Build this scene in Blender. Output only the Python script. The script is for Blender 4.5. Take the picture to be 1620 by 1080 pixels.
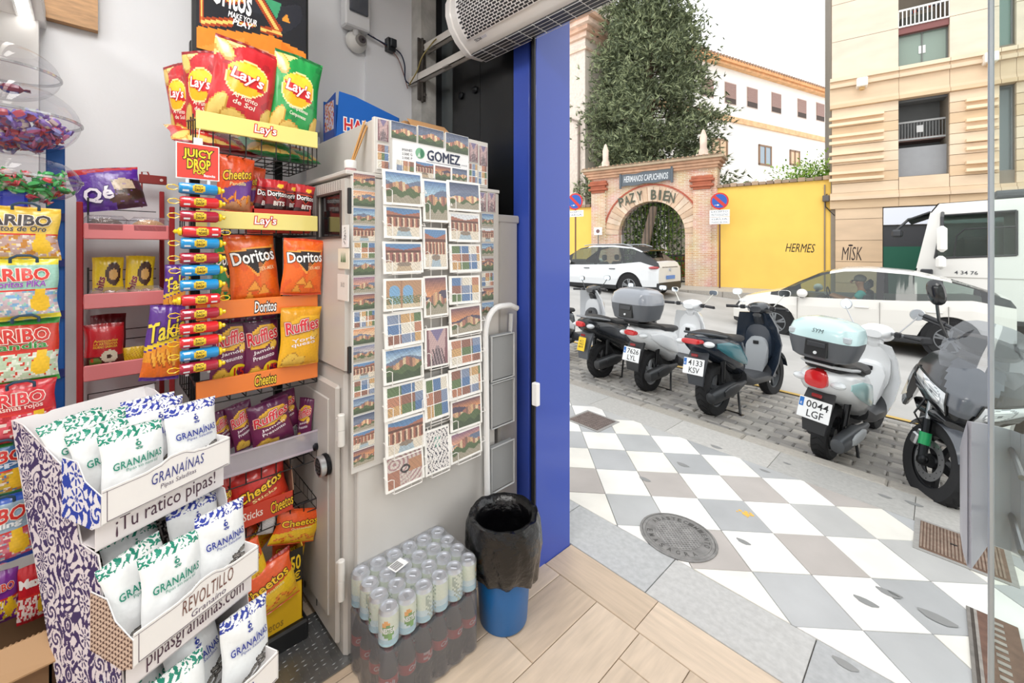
import bpy, math, random
import numpy as np
from math import radians, pi, sin, cos, sqrt
from mathutils import Matrix, Vector

for o in list(bpy.data.objects):
    bpy.data.objects.remove(o)
SC = bpy.context.scene
COL = SC.collection
R2 = sqrt(2)
# ------------------------------------------------------------------ camera
CAMZ, HOR, FPX = 1.53, 395.0, 672.0
cam = bpy.data.objects.new('camera', bpy.data.cameras.new('camera'))
COL.objects.link(cam)
cam.location = (0, 0, CAMZ)
cam.rotation_euler = (pi/2, 0, pi/4)
cam.data.sensor_fit = 'HORIZONTAL'
cam.data.sensor_width = 36
cam.data.lens = 36*FPX/1620
cam.data.shift_y = -(540-HOR)/1620
cam.data.clip_start = 0.05
cam.data.clip_end = 400
SC.camera = cam
# ------------------------------------------------------------------ world: bright overcast sky
w = bpy.data.worlds.new('overcast_sky'); SC.world = w; w.use_nodes = True
nt = w.node_tree; bg = nt.nodes['Background']
tc = nt.nodes.new('ShaderNodeTexCoord'); sp = nt.nodes.new('ShaderNodeSeparateXYZ')
rmp = nt.nodes.new('ShaderNodeValToRGB')
nt.links.new(tc.outputs['Generated'], sp.inputs[0]); nt.links.new(sp.outputs['Z'], rmp.inputs[0])
rmp.color_ramp.elements[0].position = 0.0; rmp.color_ramp.elements[0].color = (1.0, 0.98, 0.94, 1)
rmp.color_ramp.elements[1].position = 0.6; rmp.color_ramp.elements[1].color = (0.95, 0.98, 1.0, 1)
nt.links.new(rmp.outputs[0], bg.inputs[0]); bg.inputs[1].default_value = 1.8
sun = bpy.data.objects.new('hazy_sun', bpy.data.lights.new('hazy_sun', 'SUN'))
sun.data.energy = 0.7; sun.data.angle = radians(25); sun.data.color = (1, .96, .9)
sun.rotation_euler = (radians(42), 0, radians(20)); COL.objects.link(sun)
def ceiling_fill_at(x, y, sx, sy, watts):  # unseen area lights added under the ceiling to brighten the shop interior
    l = bpy.data.objects.new('ceiling_lamp', bpy.data.lights.new('ceiling_lamp', 'AREA'))
    l.data.shape = 'RECTANGLE'; l.data.size = sx; l.data.size_y = sy; l.data.energy = watts
    l.data.color = (1, .985, .96); l.location = (x, y, 3.18); COL.objects.link(l)
ceiling_fill_at(-0.9, -0.1, 1.2, .6, 33)
ceiling_fill_at(0.9, 0.1, 1.2, .6, 27)
ceiling_fill_at(-0.6, -1.6, 1.2, .6, 34)
ceiling_fill_at(1.2, -1.7, 1.2, .6, 22)
SC.view_settings.view_transform = 'Standard'
SC.view_settings.look = 'None'
SC.view_settings.gamma = 1
SC.view_settings.use_curve_mapping = False
SC.view_settings.exposure = 0.0

# ------------------------------------------------------------------ geometry of the photograph -> places in the world
def camxy(X, Y): return ((X-Y)/R2, (X+Y)/R2)
def tt(px): return (px-810)/FPX
def yonx(px, x0):
    t = tt(px); return x0*(t+1)/(t-1)
def xony(px, y0):
    t = tt(px); return y0*(t-1)/(t+1)
def depth(x, y): return (y-x)/R2
def zat(py, x, y): return CAMZ+(HOR-py)/FPX*depth(x, y)
def boxx(x0, l, t, r, b):
    y0, y1 = yonx(l, x0), yonx(r, x0); yc = (y0+y1)/2
    return yc, abs(y1-y0), zat(b, x0, yc), zat(t, x0, yc)
def g(x, y): return -.038*(x+y)
def sm(a, b, t):
    t = min(1, max(0, (t-a)/(b-a))); return t*t*(3-2*t)
def road(x, y):
    return g(x, y)-.07+.05*max(0, -x-1)*sm(6, 10, y)+.26*sm(10.5, 14.5, y)

# ------------------------------------------------------------------ colour
def lin(c):
    if isinstance(c, str):
        c = c.lstrip('#'); c = [int(c[i:i+2], 16)/255 for i in (0, 2, 4)]
    return tuple(x/12.92 if x <= .04045 else ((x+.055)/1.055)**2.4 for x in c[:3])
_lc = {}
def L(h):
    if isinstance(h, str):
        if h not in _lc: _lc[h] = lin(h)
        return _lc[h]
    return h

# ------------------------------------------------------------------ materials (all procedural; print and paint come as mesh colour)
_mats = {}
def mat(name, rough=.5, metal=0, bump=0, bscale=40, var=0, vscale=8, coat=0, trans=0, ior=1.45, spec=.5, emit=0, stretch=None, bdist=.01, alpha=1):
    if name in _mats: return _mats[name]
    m = bpy.data.materials.new(name); m.use_nodes = True; _mats[name] = m
    n, l = m.node_tree.nodes, m.node_tree.links
    p = n['Principled BSDF']
    a = n.new('ShaderNodeAttribute'); a.attribute_name = 'Col'
    out = a.outputs['Color']
    tc = n.new('ShaderNodeTexCoord'); mp = n.new('ShaderNodeMapping')
    l.new(tc.outputs['Object'], mp.inputs[0])
    if stretch: mp.inputs['Scale'].default_value = stretch
    if var:
        nz = n.new('ShaderNodeTexNoise'); nz.inputs['Scale'].default_value = vscale; nz.inputs['Detail'].default_value = 5
        l.new(mp.outputs[0], nz.inputs[0])
        mr = n.new('ShaderNodeMapRange'); mr.inputs[1].default_value = .3; mr.inputs[2].default_value = .7
        mr.inputs[3].default_value = 1-var; mr.inputs[4].default_value = 1+var*.6
        l.new(nz.outputs[0], mr.inputs[0])
        mx = n.new('ShaderNodeVectorMath'); mx.operation = 'SCALE'
        l.new(out, mx.inputs[0]); l.new(mr.outputs[0], mx.inputs['Scale']); out = mx.outputs[0]
    l.new(out, p.inputs['Base Color'])
    p.inputs['Roughness'].default_value = rough; p.inputs['Metallic'].default_value = metal
    p.inputs['Coat Weight'].default_value = coat; p.inputs['Coat Roughness'].default_value = .08
    p.inputs['Specular IOR Level'].default_value = spec
    if trans:
        p.inputs['Transmission Weight'].default_value = trans; p.inputs['IOR'].default_value = ior
    p.inputs['Alpha'].default_value = alpha
    if emit:
        l.new(a.outputs['Color'], p.inputs['Emission Color']); p.inputs['Emission Strength'].default_value = emit
    if bump:
        nb = n.new('ShaderNodeTexNoise'); nb.inputs['Scale'].default_value = bscale; nb.inputs['Detail'].default_value = 4
        l.new(mp.outputs[0], nb.inputs[0])
        b = n.new('ShaderNodeBump'); b.inputs['Strength'].default_value = bump; b.inputs['Distance'].default_value = bdist
        l.new(nb.outputs[0], b.inputs['Height']); l.new(b.outputs[0], p.inputs['Normal'])
    return m
def thinglass(name, tint, refl=.1, rough=.03, op=0.0, wrinkle=0):
    """clear sheet: see-through, tinted, with a fresnel shine"""
    if name in _mats: return _mats[name]
    m = bpy.data.materials.new(name); m.use_nodes = True; _mats[name] = m
    n, l = m.node_tree.nodes, m.node_tree.links
    n.clear()
    o = n.new('ShaderNodeOutputMaterial'); tr = n.new('ShaderNodeBsdfTransparent'); tr.inputs[0].default_value = (*L(tint), 1)
    gl = n.new('ShaderNodeBsdfGlossy'); gl.inputs['Roughness'].default_value = rough
    fr = n.new('ShaderNodeLayerWeight'); fr.inputs[0].default_value = .5
    pw = n.new('ShaderNodeMath'); pw.operation = 'POWER'; pw.inputs[1].default_value = 3.5; l.new(fr.outputs['Facing'], pw.inputs[0])
    mr = n.new('ShaderNodeMath'); mr.operation = 'MULTIPLY_ADD'; mr.inputs[1].default_value = .6; mr.inputs[2].default_value = refl
    l.new(pw.outputs[0], mr.inputs[0])
    mx = n.new('ShaderNodeMixShader'); l.new(mr.outputs[0], mx.inputs[0]); l.new(tr.outputs[0], mx.inputs[1]); l.new(gl.outputs[0], mx.inputs[2])
    last = mx.outputs[0]
    if op:
        df = n.new('ShaderNodeBsdfDiffuse'); df.inputs[0].default_value = (*L(tint), 1)
        m2 = n.new('ShaderNodeMixShader'); m2.inputs[0].default_value = op; l.new(last, m2.inputs[1]); l.new(df.outputs[0], m2.inputs[2]); last = m2.outputs[0]
    if wrinkle:
        nb = n.new('ShaderNodeTexNoise'); nb.inputs['Scale'].default_value = wrinkle; nb.inputs['Detail'].default_value = 3
        b = n.new('ShaderNodeBump'); b.inputs['Strength'].default_value = .6; b.inputs['Distance'].default_value = .01
        tcn = n.new('ShaderNodeTexCoord'); l.new(tcn.outputs['Object'], nb.inputs[0])
        l.new(nb.outputs[0], b.inputs['Height']); l.new(b.outputs[0], gl.inputs['Normal']); l.new(b.outputs[0], fr.inputs['Normal'])
    l.new(last, o.inputs[0])
    return m
PAINT = mat('satin_paint', .45, bump=.05, bscale=60)
MATTE = mat('matte_paint', .8, var=.04, vscale=6)
WALLM = mat('wall_plaster', .7, bump=.15, bscale=90, bdist=.002, var=.025, vscale=2)
METAL = mat('brushed_metal', .35, .9, bump=.03, bscale=120)
STEEL = mat('painted_sheet_steel', .38, 0, bump=.04, bscale=25, var=.04, vscale=5)
CHROME = mat('chrome', .12, 1)
PLASTIC = mat('moulded_plastic', .4, bump=.05, bscale=200, bdist=.001)
GLOSSP = mat('gloss_plastic', .18, coat=.4)
CARPAINT = mat('car_paint', .25, coat=.7, bump=.0)
RUBBER = mat('tyre_rubber', .85, bump=.3, bscale=80, bdist=.003, var=.1)
FOIL = mat('printed_foil', .3, 0, bump=.22, bscale=26, bdist=.012, coat=.25, spec=.6)
PAPER = mat('printed_card', .45, coat=.15)
CARD = mat('printed_cardboard', .7, bump=.03, bscale=60)
WIRE = mat('coated_wire', .4, .2)
GLASS = thinglass('clear_glass', '#f4faf8', .05)
CLEAR = thinglass('clear_acrylic', '#fbfbfd', .03)
FILM = thinglass('shrink_film', '#f3f4f8', .07, .12, .10, wrinkle=45)
FILM2 = thinglass('cloudy_film', '#c9c9ce', .05, .15, .17, wrinkle=35)
CARGLASS = thinglass('car_window_glass', '#c4d0cb', .08, .03)

# ------------------------------------------------------------------ text
_tc = {}
def tmesh(s, off=0.0, shear=0.0, space=1.0):
    k = (s, off, shear, space)
    if k in _tc: return _tc[k]
    cu = bpy.data.curves.new('t', 'FONT'); cu.body = s; cu.size = 1; cu.offset = off; cu.shear = shear; cu.space_character = space
    cu.resolution_u = 2
    ob = bpy.data.objects.new('t', cu)
    me = bpy.data.meshes.new_from_object(ob)
    v = np.array([tuple(p.co) for p in me.vertices], dtype=float).reshape(-1, 3)[:, :2]
    f = [tuple(p.vertices) for p in me.polygons]
    bpy.data.objects.remove(ob); bpy.data.curves.remove(cu); bpy.data.meshes.remove(me)
    _tc[k] = (v, f); return v, f
def plane(o, u, v, n=(0, 0, 0)):
    o, u, v, n = (np.array(a, float) for a in (o, u, v, n))
    return lambda U, V, e=0.0: o+np.outer(U, u)+np.outer(V, v)+e*n

# ------------------------------------------------------------------ mesh builder
class MB:
    def __init__(s, col='#ffffff'):
        s.v = []; s.f = []; s.c = []; s.m = []; s.n = 0; s.col = col; s.mi = 0; s.X = None
    def add(s, verts, faces, col=None, cols=None):
        verts = np.asarray(verts, float).reshape(-1, 3)
        if s.X is not None: verts = verts@s.X[0].T+s.X[1]
        s.v.append(verts); n = s.n
        s.f.extend([tuple(i+n for i in f) for f in faces])
        if cols is not None: s.c.extend([tuple(c) for c in cols])
        else: s.c.extend([L(col or s.col)]*len(faces))
        s.m.extend([s.mi]*len(faces)); s.n += len(verts)
    def rot(s, ax, ang, loc=(0, 0, 0)):
        s.X = (np.array(Matrix.Rotation(ang, 3, ax)), np.array(loc, float)); return s
    def xf(s, M3=None, loc=(0, 0, 0)):
        s.X = (np.array(M3 if M3 is not None else np.eye(3)), np.array(loc, float)); return s
    def box(s, x0, y0, z0, x1, y1, z1, col=None, b=0):
        if b:
            b = min(b, abs(x1-x0)*.45, abs(y1-y0)*.45, abs(z1-z0)*.45)
            vs = []; 
            for (z, i) in ((z0, b), (z0+b, 0), (z1-b, 0), (z1, b)):
                for (x, y) in ((x0+i, y0+i), (x1-i, y0+i), (x1-i, y1-i), (x0+i, y1-i)):
                    if i == 0: # bevel the upright edges too
                        sx = b if x == x0 else -b; sy = b if y == y0 else -b
                        pr = [(x, y+sy, z), (x+sx, y, z)]
                        if (x == x0) != (y == y0): pr = pr[::-1]
                        vs += pr
                    else: vs += [(x, y, z), (x, y, z)]
            fs = [tuple(range(7, -1, -1)), tuple(range(24, 32))]
            for k in range(3):
                for i in range(8):
                    j = (i+1) % 8
                    fs.append((k*8+i, k*8+j, k*8+8+j, k*8+8+i))
            # drop duplicate points of caps
            mp = list(range(32))
            for i in range(0, 8, 2): mp[i+1] = i; mp[24+i+1] = 24+i
            ff = []
            for f in fs:
                q = []
                for i in f:
                    if mp[i] not in q: q.append(mp[i])
                if len(q) > 2: ff.append(tuple(q))
            s.add(vs, ff, col); return s
        v = [(x, y, z) for z in (z0, z1) for y in (y0, y1) for x in (x0, x1)]
        s.add(v, [(0, 2, 3, 1), (4, 5, 7, 6), (0, 1, 5, 4), (2, 6, 7, 3), (0, 4, 6, 2), (1, 3, 7, 5)], col); return s
    def poly(s, pts, col=None):
        s.add(pts, [tuple(range(len(pts)))], col); return s
    def prism(s, pts, d, col=None):
        """planar outline pts (3D) pushed by vector d"""
        p = np.array(pts, float); d = np.array(d, float); n = len(p)
        v = np.vstack([p, p+d])
        f = [tuple(range(n-1, -1, -1)), tuple(range(n, 2*n))]+[(i, (i+1) % n, n+(i+1) % n, n+i) for i in range(n)]
        s.add(v, f, col); return s
    def tube(s, path, r, seg=8, col=None, cap=True, closed=False):
        P = np.array(path, float); n = len(P)
        rr = r if hasattr(r, '__len__') else [r]*n
        if closed: T = np.roll(P, -1, 0)-np.roll(P, 1, 0)
        else: T = np.gradient(P, axis=0)
        T /= np.linalg.norm(T, axis=1)[:, None]+1e-12
        up = np.array([0, 0, 1.]) if abs(T[0][2]) < .9 else np.array([1., 0, 0])
        a = np.cross(T[0], up); a /= np.linalg.norm(a)
        vs = []; th = np.arange(seg)*2*pi/seg
        for i in range(n):
            a = a-T[i]*a.dot(T[i]); a /= np.linalg.norm(a)+1e-12; b = np.cross(T[i], a)
            vs.append(P[i]+rr[i]*(np.outer(np.cos(th), a)+np.outer(np.sin(th), b)))
        f = []
        for i in range(n if closed else n-1):
            k = (i+1) % n
            for j in range(seg):
                q = (j+1) % seg
                f.append((i*seg+j, i*seg+q, k*seg+q, k*seg+j))
        if cap and not closed: f += [tuple(range(seg-1, -1, -1)), tuple(range((n-1)*seg, n*seg))]
        s.add(np.vstack(vs), f, col); return s
    def loft(s, rings, col=None, cap=True, closed=True, cols=None):
        n = len(rings); k = len(rings[0]); f = []
        for i in range(n-1):
            for j in range(k if closed else k-1):
                q = (j+1) % k
                f.append((i*k+j, i*k+q, (i+1)*k+q, (i+1)*k+j))
        if cap: f += [tuple(range(k-1, -1, -1)), tuple(range((n-1)*k, n*k))]
        s.add(np.vstack([np.array(r, float) for r in rings]), f, col, cols); return s
    def lathe(s, prof, seg=20, c=(0, 0, 0), axis='z', col=None, cols=None, cap=True):
        """prof: (radius, height) list"""
        th = np.arange(seg)*2*pi/seg; rings = []
        for r, h in prof:
            x, y, z = r*np.cos(th), r*np.sin(th), np.full(seg, h)
            if axis == 'x': x, y, z = z, x, y
            elif axis == 'y': x, y, z = y, z, x
            rings.append(np.stack([x, y, z], 1)+np.array(c))
        cc = None
        if cols: cc = [L(cols[i]) for i in range(len(prof)-1) for _ in range(seg)]+([L(cols[0]), L(cols[-1])] if cap else [])
        return s.loft(rings, col, cap, cols=cc)
    def sphere(s, c, r, seg=16, rings=10, col=None):
        r = r if hasattr(r, '__len__') else (r, r, r)
        pr = [(max(1e-4, sin(pi*i/rings)), -cos(pi*i/rings)) for i in range(rings+1)]
        th = np.arange(seg)*2*pi/seg
        return s.loft([np.stack([c[0]+r[0]*a*np.cos(th), c[1]+r[1]*a*np.sin(th), np.full(seg, c[2]+r[2]*b)], 1) for a, b in pr], col)
    def grid(s, fn, nu, nv, art=None, u0=-1, u1=1, v0=-1, v1=1, flip=False, col=None):
        U, V = np.meshgrid(np.linspace(u0, u1, nu+1), np.linspace(v0, v1, nv+1))
        P = fn(U.ravel(), V.ravel())
        i = np.arange(nu)[None, :]+np.arange(nv)[:, None]*(nu+1); i = i.ravel()
        F = np.stack([i, i+1, i+nu+2, i+nu+1], 1)
        if flip: F = F[:, ::-1]
        cols = None
        if art is not None:
            uc = (np.linspace(u0, u1, nu+1)[:-1]+np.linspace(u0, u1, nu+1)[1:])/2
            vc = (np.linspace(v0, v1, nv+1)[:-1]+np.linspace(v0, v1, nv+1)[1:])/2
            A, B = np.meshgrid(uc, vc); cols = art(A.ravel(), B.ravel())
        s.add(P, F.tolist(), col, cols); return s
    def text(s, t, fn, cx, cy, w, h, col, off=0, shear=0, e=.001, rot=0, space=1.0, keep=False):
        """words fitted to a w x h box centred on (cx,cy) of the surface fn(u,v,lift)"""
        v0, _ = tmesh(t, 0, shear, space); v, f = tmesh(t, off, shear, space)
        if not len(v): return s
        a, b = v0.min(0), v0.max(0); c = (a+b)/2; sz = b-a
        sx, sy = w/sz[0], h/sz[1]
        if keep: sx = sy = min(sx, sy)
        q = (v-c)*np.array([sx, sy])
        if rot:
            cr, sr = cos(rot), sin(rot); q = np.stack([q[:, 0]*cr-q[:, 1]*sr, q[:, 0]*sr+q[:, 1]*cr], 1)
        s.add(fn(q[:, 0]+cx, q[:, 1]+cy, e), f, col); return s
    def build(s, name, m, parent=None, smooth=35, loc=None, rz=None):
        V = np.vstack(s.v) if s.v else np.zeros((0, 3))
        me = bpy.data.meshes.new(name); me.from_pydata(V.tolist(), [], s.f)
        mats = m if isinstance(m, (list, tuple)) else [m]
        for q in mats: me.materials.append(q)
        n = len(s.f)
        if len(mats) > 1: me.polygons.foreach_set('material_index', np.array(s.m, 'i'))
        lt = np.array([len(f) for f in s.f]); at = me.attributes.new('Col', 'FLOAT_COLOR', 'CORNER')
        C = np.ones((n, 4)); C[:, :3] = np.array(s.c).reshape(-1, 3)
        if len(at.data) == lt.sum(): at.data.foreach_set('color', np.repeat(C, lt, 0).ravel())
        if smooth:
            me.shade_smooth() if hasattr(me, 'shade_smooth') else None
            me.set_sharp_from_angle(angle=radians(smooth))
        me.update()
        o = bpy.data.objects.new(name, me); COL.objects.link(o)
        if parent: o.parent = parent
        if loc is not None: o.location = loc
        if rz is not None: o.rotation_euler = (0, 0, rz)
        return o
def tag(o, label=None, cat=None, group=None, kind=None):
    if label: o['label'] = label
    if cat: o['category'] = cat
    if group: o['group'] = group
    if kind: o['kind'] = kind
    return o
def thing(name, label, cat, loc=(0, 0, 0), rz=0, group=None):
    o = bpy.data.objects.new(name, None); COL.objects.link(o); o.empty_display_size = .05
    o.location = loc; o.rotation_euler = (0, 0, rz)
    return tag(o, label, cat, group)
def struct(o): o['kind'] = 'structure'; return o
KIDS = {}
def copy_tree(o, loc=None, rot=None, label=None, group=None, scale=None):
    r = o.copy(); COL.objects.link(r)
    for ch in o.children:
        c = ch.copy(); COL.objects.link(c); c.parent = r
        for gc in ch.children:
            d = gc.copy(); COL.objects.link(d); d.parent = c
    if loc is not None: r.location = loc
    if rot is not None: r.rotation_euler = rot
    if label: r['label'] = label
    if group: r['group'] = group
    if scale is not None: r.scale = scale
    return r
RNG = random.Random(7)
def arc(cx, cy, r, a0, a1, n): return [(cx+r*cos(a0+(a1-a0)*i/n), cy+r*sin(a0+(a1-a0)*i/n)) for i in range(n+1)]
def rrect(w, h, r, n=4):
    p = []
    for cx, cy, a in ((w/2-r, h/2-r, 0), (-w/2+r, h/2-r, pi/2), (-w/2+r, -h/2+r, pi), (w/2-r, -h/2+r, 1.5*pi)):
        p += arc(cx, cy, r, a, a+pi/2, n)
    return p
# =================================================================== SETTING: shop shell
def bx(name, x0, y0, z0, x1, y1, z1, col, m=MATTE, parent=None, b=0):
    mb = MB(col); mb.box(x0, y0, z0, x1, y1, z1, b=b); return mb.build(name, m, parent)
WH = '#e6e7ea'
struct(bx('wall_left', -2.6, -2.9, -.3, -2.4, 1.50, 3.2, WH, WALLM))
struct(bx('wall_rear', -2.6, -3.1, -.3, 2.8, -2.9, 3.2, WH, WALLM))
struct(bx('wall_right', 2.6, -2.9, -.3, 2.8, 1.85, 3.2, WH, WALLM))
struct(bx('ceiling', -2.6, -3.1, 3.2, 2.8, 1.85, 3.3, '#f2f2f2', WALLM))
struct(bx('trim_1', -2.41, -.23, -.2, -2.33, yonx(61, -2.33), 3.2, '#e8e8ea', WALLM))      # pilaster beside the sweets
struct(bx('trim_2', -2.41, yonx(579, -2.38), -.2, -2.38, 1.50, 3.2, '#e2e3e7', WALLM))
# facade lintel above the doorway, wide enough to close the room
struct(bx('wall_front', -1.36, 1.58, 2.80, 2.7, 1.84, 3.2, '#3b3f4a', PAINT))
# old plaster reveal, steel mullion and smoked glazing behind the cabinet
struct(bx('trim_3', -2.42, 1.47, -.2, -2.27, 1.66, 3.2, '#b9b7b2', mat('rough_plaster', .9, bump=.6, bscale=30, bdist=.01, var=.25, vscale=9)))
struct(bx('trim_4', -2.30, 1.58, -.2, -2.262, 1.66, 3.2, '#1b1c1e', PAINT))
sg = MB('#4d5355'); sg.box(-2.262, 1.62, -.2, -2.12, 1.64, 3.2); struct(sg.build('window_1', mat('smoked_glass', .12, coat=.5)))
bp = MB('#121314'); bp.box(-2.12, 1.60, -.2, -1.86, 1.66, 3.2); bp.box(-1.857, 1.60, -.2, -1.577, 1.66, 3.2)
wp = struct(bp.build('wall_back', mat('black_panel', .3, bump=.02, bscale=30, coat=.2)))
for zz in (2.46, 2.15):
    for yy in (-2.03, -1.90):
        k = MB('#2a2b2d'); k.lathe([(.022, 0), (.022, .012), (.012, .018), (.004, .02)], 12, axis='y')
        o = k.build('bolt_cap', METAL, wp, loc=(yy, 1.60, zz)); o.rotation_euler = (0, 0, 0); o.scale = (1, -1, 1)
# blue jambs
BLUE = '#3550b2'
jm = mat('blue_lacquer', .42, coat=.25, bump=.03, bscale=6)
mb = MB(BLUE); mb.box(-1.577, 1.585, -.2, -1.463, 1.66, 3.2, b=.004); struct(mb.build('trim_5', jm))
mb = MB('#0c0d10'); mb.box(-1.463, 1.60, -.2, -1.37, 1.655, 3.2); struct(mb.build('trim_6', PAINT))
mb = MB(BLUE); mb.box(-1.376, 1.524, -.2, -1.36, 1.79, 3.2, b=.003); jb = struct(mb.build('trim_7', jm))
mb = MB('#0b0c10'); mb.box(-1.380, 1.512, -.2, -1.361, 1.524, 3.2, b=.002); mb.build('dark_gap_strip', PLASTIC, jb)  # black strip on the jamb edge, standing in for the dark gap
mb = MB('#f3f3f3'); mb.box(-1.36, 1.49, zat(640, -1.36, 1.5), -1.325, 1.515, zat(604, -1.36, 1.5), b=.004)
mb.build('door_contact', PLASTIC, jb)
# fixed glazing on the right of the doorway: glass sheet with its polished edge and steel channel
DX = xony(1573, 1.76)
gl = MB(); gl.box(DX, 1.755, -.12, 2.55, 1.767, 2.80); pane = struct(gl.build('window_2', GLASS, smooth=0))
ed = MB('#a9b2b8'); ed.box(DX-.012, 1.752, -.12, DX, 1.770, 2.80, b=.003); ed.build('edge_strip', mat('glass_edge', .2, .3), pane)
# soffit with led strip and timber panel, top left
mb = MB('#f3f3f4'); mb.box(-2.4, -2.9, 2.37, -1.2, -.11, 2.43); so = struct(mb.build('trim_8', WALLM))
t_ = thing('led_strip', 'bright white LED strip light set in the white soffit', 'light', (0, 0, 0))
mb = MB('#ffffff'); mb.box(-2.335, -.172, 2.362, -1.3, -.142, 2.371, '#fffaf0'); mb.build('diffuser', mat('led_glow', emit=6), t_)
mb = MB('#dcdcdc'); mb.box(-2.345, -.18, 2.366, -1.29, -.134, 2.3715); mb.build('frame', METAL, t_)
mb = MB('#b98d5e'); mb.box(-2.395, yonx(63, -2.36), zat(41, -2.36, -.02), -2.36, yonx(155, -2.36), 3.1)
wd = mb.build('wood_panel', mat('oak_veneer', .5, bump=.05, var=.25, vscale=6, stretch=(3, 3, 18)))
tag(wd, 'light oak veneer panel mounted high on the white wall', 'panel')
# ------------------------------------------------------------------ shop floor: laid planks (each a part)
mb = MB('#b9a78f')
def gp(x, y, z=0): return (x, y, g(x, y)+z)
mb.prism([gp(-2.4, -2.9, -.012), gp(2.6, -2.9, -.012), gp(2.6, 1.8, -.012), gp(-2.4, 1.8, -.012)], (0, 0, -.1))
floor = struct(mb.build('floor', MATTE))
WOODM = mat('wood_effect_tile', .38, bump=.08, bscale=30, bdist=.002, var=.13, vscale=5, stretch=(9, 1.1, 1))
WOODM2 = mat('wood_effect_tile_across', .38, bump=.08, bscale=30, bdist=.002, var=.13, vscale=5, stretch=(1.1, 9, 1))
def slab(name, poly, th, col, m, parent, inset=.0015, bev=.002, zf=g, z=0, smooth=0):
    """thin stone or plank from a convex outline on sloping ground, edges eased"""
    p = np.array(poly, float); c = p.mean(0); n = len(p)
    def off(d):
        out = []
        for i in range(n):
            a, b, e = p[i-1], p[i], p[(i+1) % n]
            u = (b-a)/np.linalg.norm(b-a); v = (e-b)/np.linalg.norm(e-b)
            nu = np.array([-u[1], u[0]]); nv = np.array([-v[1], v[0]])
            k = nu+nv; k = k/max(.35, (k@nu)); out.append(b+k*d)
        return out
    A = sum(p[i-1][0]*p[i][1]-p[i][0]*p[i-1][1] for i in range(n)); sg = 1 if A > 0 else -1
    r1, r2 = off(sg*inset), off(sg*(inset+bev))
    V = [(q[0], q[1], zf(*q)+z-th) for q in r1]+[(q[0], q[1], zf(*q)+z-bev) for q in r1]+[(q[0], q[1], zf(*q)+z) for q in r2]
    F = [(i, (i+1) % n, n+(i+1) % n, n+i) for i in range(n)]+[(n+i, n+(i+1) % n, 2*n+(i+1) % n, 2*n+i) for i in range(n)]+[tuple(range(2*n, 3*n))]
    if sg < 0: F = [f[::-1] for f in F]
    mb = MB(col); mb.add(V, F); return mb.build(name, m, parent, smooth=0)
PC = ['#d2bea8', '#cab59e', '#d8c7b2', '#c7b29b', '#cfbba5', '#d5c3ad']
xs = [-.856+.205*k for k in range(-8, 17)]
for i, x in enumerate(xs[:-1]):
    ys = [1.59]+[1.59-((i*.47) % 1.2)-1.2*k for k in range(0, 4)]
    if ys[1] > 1.45: ys.pop(1)
    for a, b in zip(ys[1:], ys[:-1]):
        if a < -1.9: continue
        slab('plank', [(x, a), (x+.205, a), (x+.205, b), (x, b)], .012, PC[RNG.randrange(6)], WOODM, floor)
for a, b in ((-1.36, -.878), (-.878, .32), (.32, 1.52), (1.52, 2.6)):
    slab('plank', [(a, 1.59), (b, 1.59), (b, 1.80), (a, 1.80)], .012, PC[(int(a*7)) % 6], WOODM2, floor)
# chequered metal plate beside the safe
tp = MB('#8f9193'); P0 = [(-1.80, .10), (-1.50, .10), (-1.50, .72), (-1.80, .72)]
tp.prism([(x, y, g(x, y)+.002) for x, y in P0], (0, 0, .004))
pl = tag(tp.build('metal_plate', mat('tread_metal', .35, .8, var=.15, vscale=20)), 'grey chequered steel tread plate lying on the floor by the safe', 'plate')
lz = MB('#a5a7a9')
for i in range(14):
    for j in range(24):
        cx, cy = -1.79+i*.0205+.01, .11+j*.0255+.008
        a = 0 if (i//2+j//2) % 2 else pi/2
        d = np.array([cos(a), sin(a)]); e = np.array([-sin(a), cos(a)]); z = g(cx, cy)+.006
        q = [(*(np.array([cx, cy])+d*.008), z), (*(np.array([cx, cy])+e*.002), z), (*(np.array([cx, cy])-d*.008), z), (*(np.array([cx, cy])-e*.002), z)]
        lz.add(q+[(cx+d[0]*.004, cy+d[1]*.004, z+.002), (cx-d[0]*.004, cy-d[1]*.004, z+.002)], [(0, 1, 4), (1, 5, 4), (1, 2, 5), (2, 3, 5), (3, 4, 5), (3, 0, 4)])
o = lz.build('tread', mat('tread_metal', .35, .8), pl, smooth=0); o['kind'] = 'stuff'

# =================================================================== SETTING: pavement
def clip(poly, a, b, c):     # keep a*x+b*y<=c
    out = []
    for i in range(len(poly)):
        p, q = poly[i-1], poly[i]; dp, dq = a*p[0]+b*p[1]-c, a*q[0]+b*q[1]-c
        if (dp <= 0) != (dq <= 0):
            t = dp/(dp-dq); out.append((p[0]+t*(q[0]-p[0]), p[1]+t*(q[1]-p[1])))
        if dq <= 0: out.append(q)
    return out
XW, XE = -9.0, 4.5
mb = MB('#6e6a64'); mb.prism([(x, y, g(x, y)-.012) for x, y in ((XW, 1.8), (XE, 1.8), (XE, 4.0), (XW, 4.0))], (0, 0, -.15))
pav = struct(mb.build('pavement', mat('bedding', .9, var=.3, vscale=20)))
STONE = mat('marble_paving', .42, bump=.07, bscale=40, bdist=.003, var=.10, vscale=3.5)
GRAN = mat('granite_slab', .6, bump=.12, bscale=120, bdist=.003, var=.12, vscale=40)
GREY = ['#b4b5b5', '#bcbbb9', '#aeafb0', '#b8b1ac', '#b6b7b8']; WHT = ['#efece6', '#f1eeea', '#ece8df', '#f3f1ed']
nx, ny = .2955, .309; n_t = 0
HOLES = []
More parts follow.
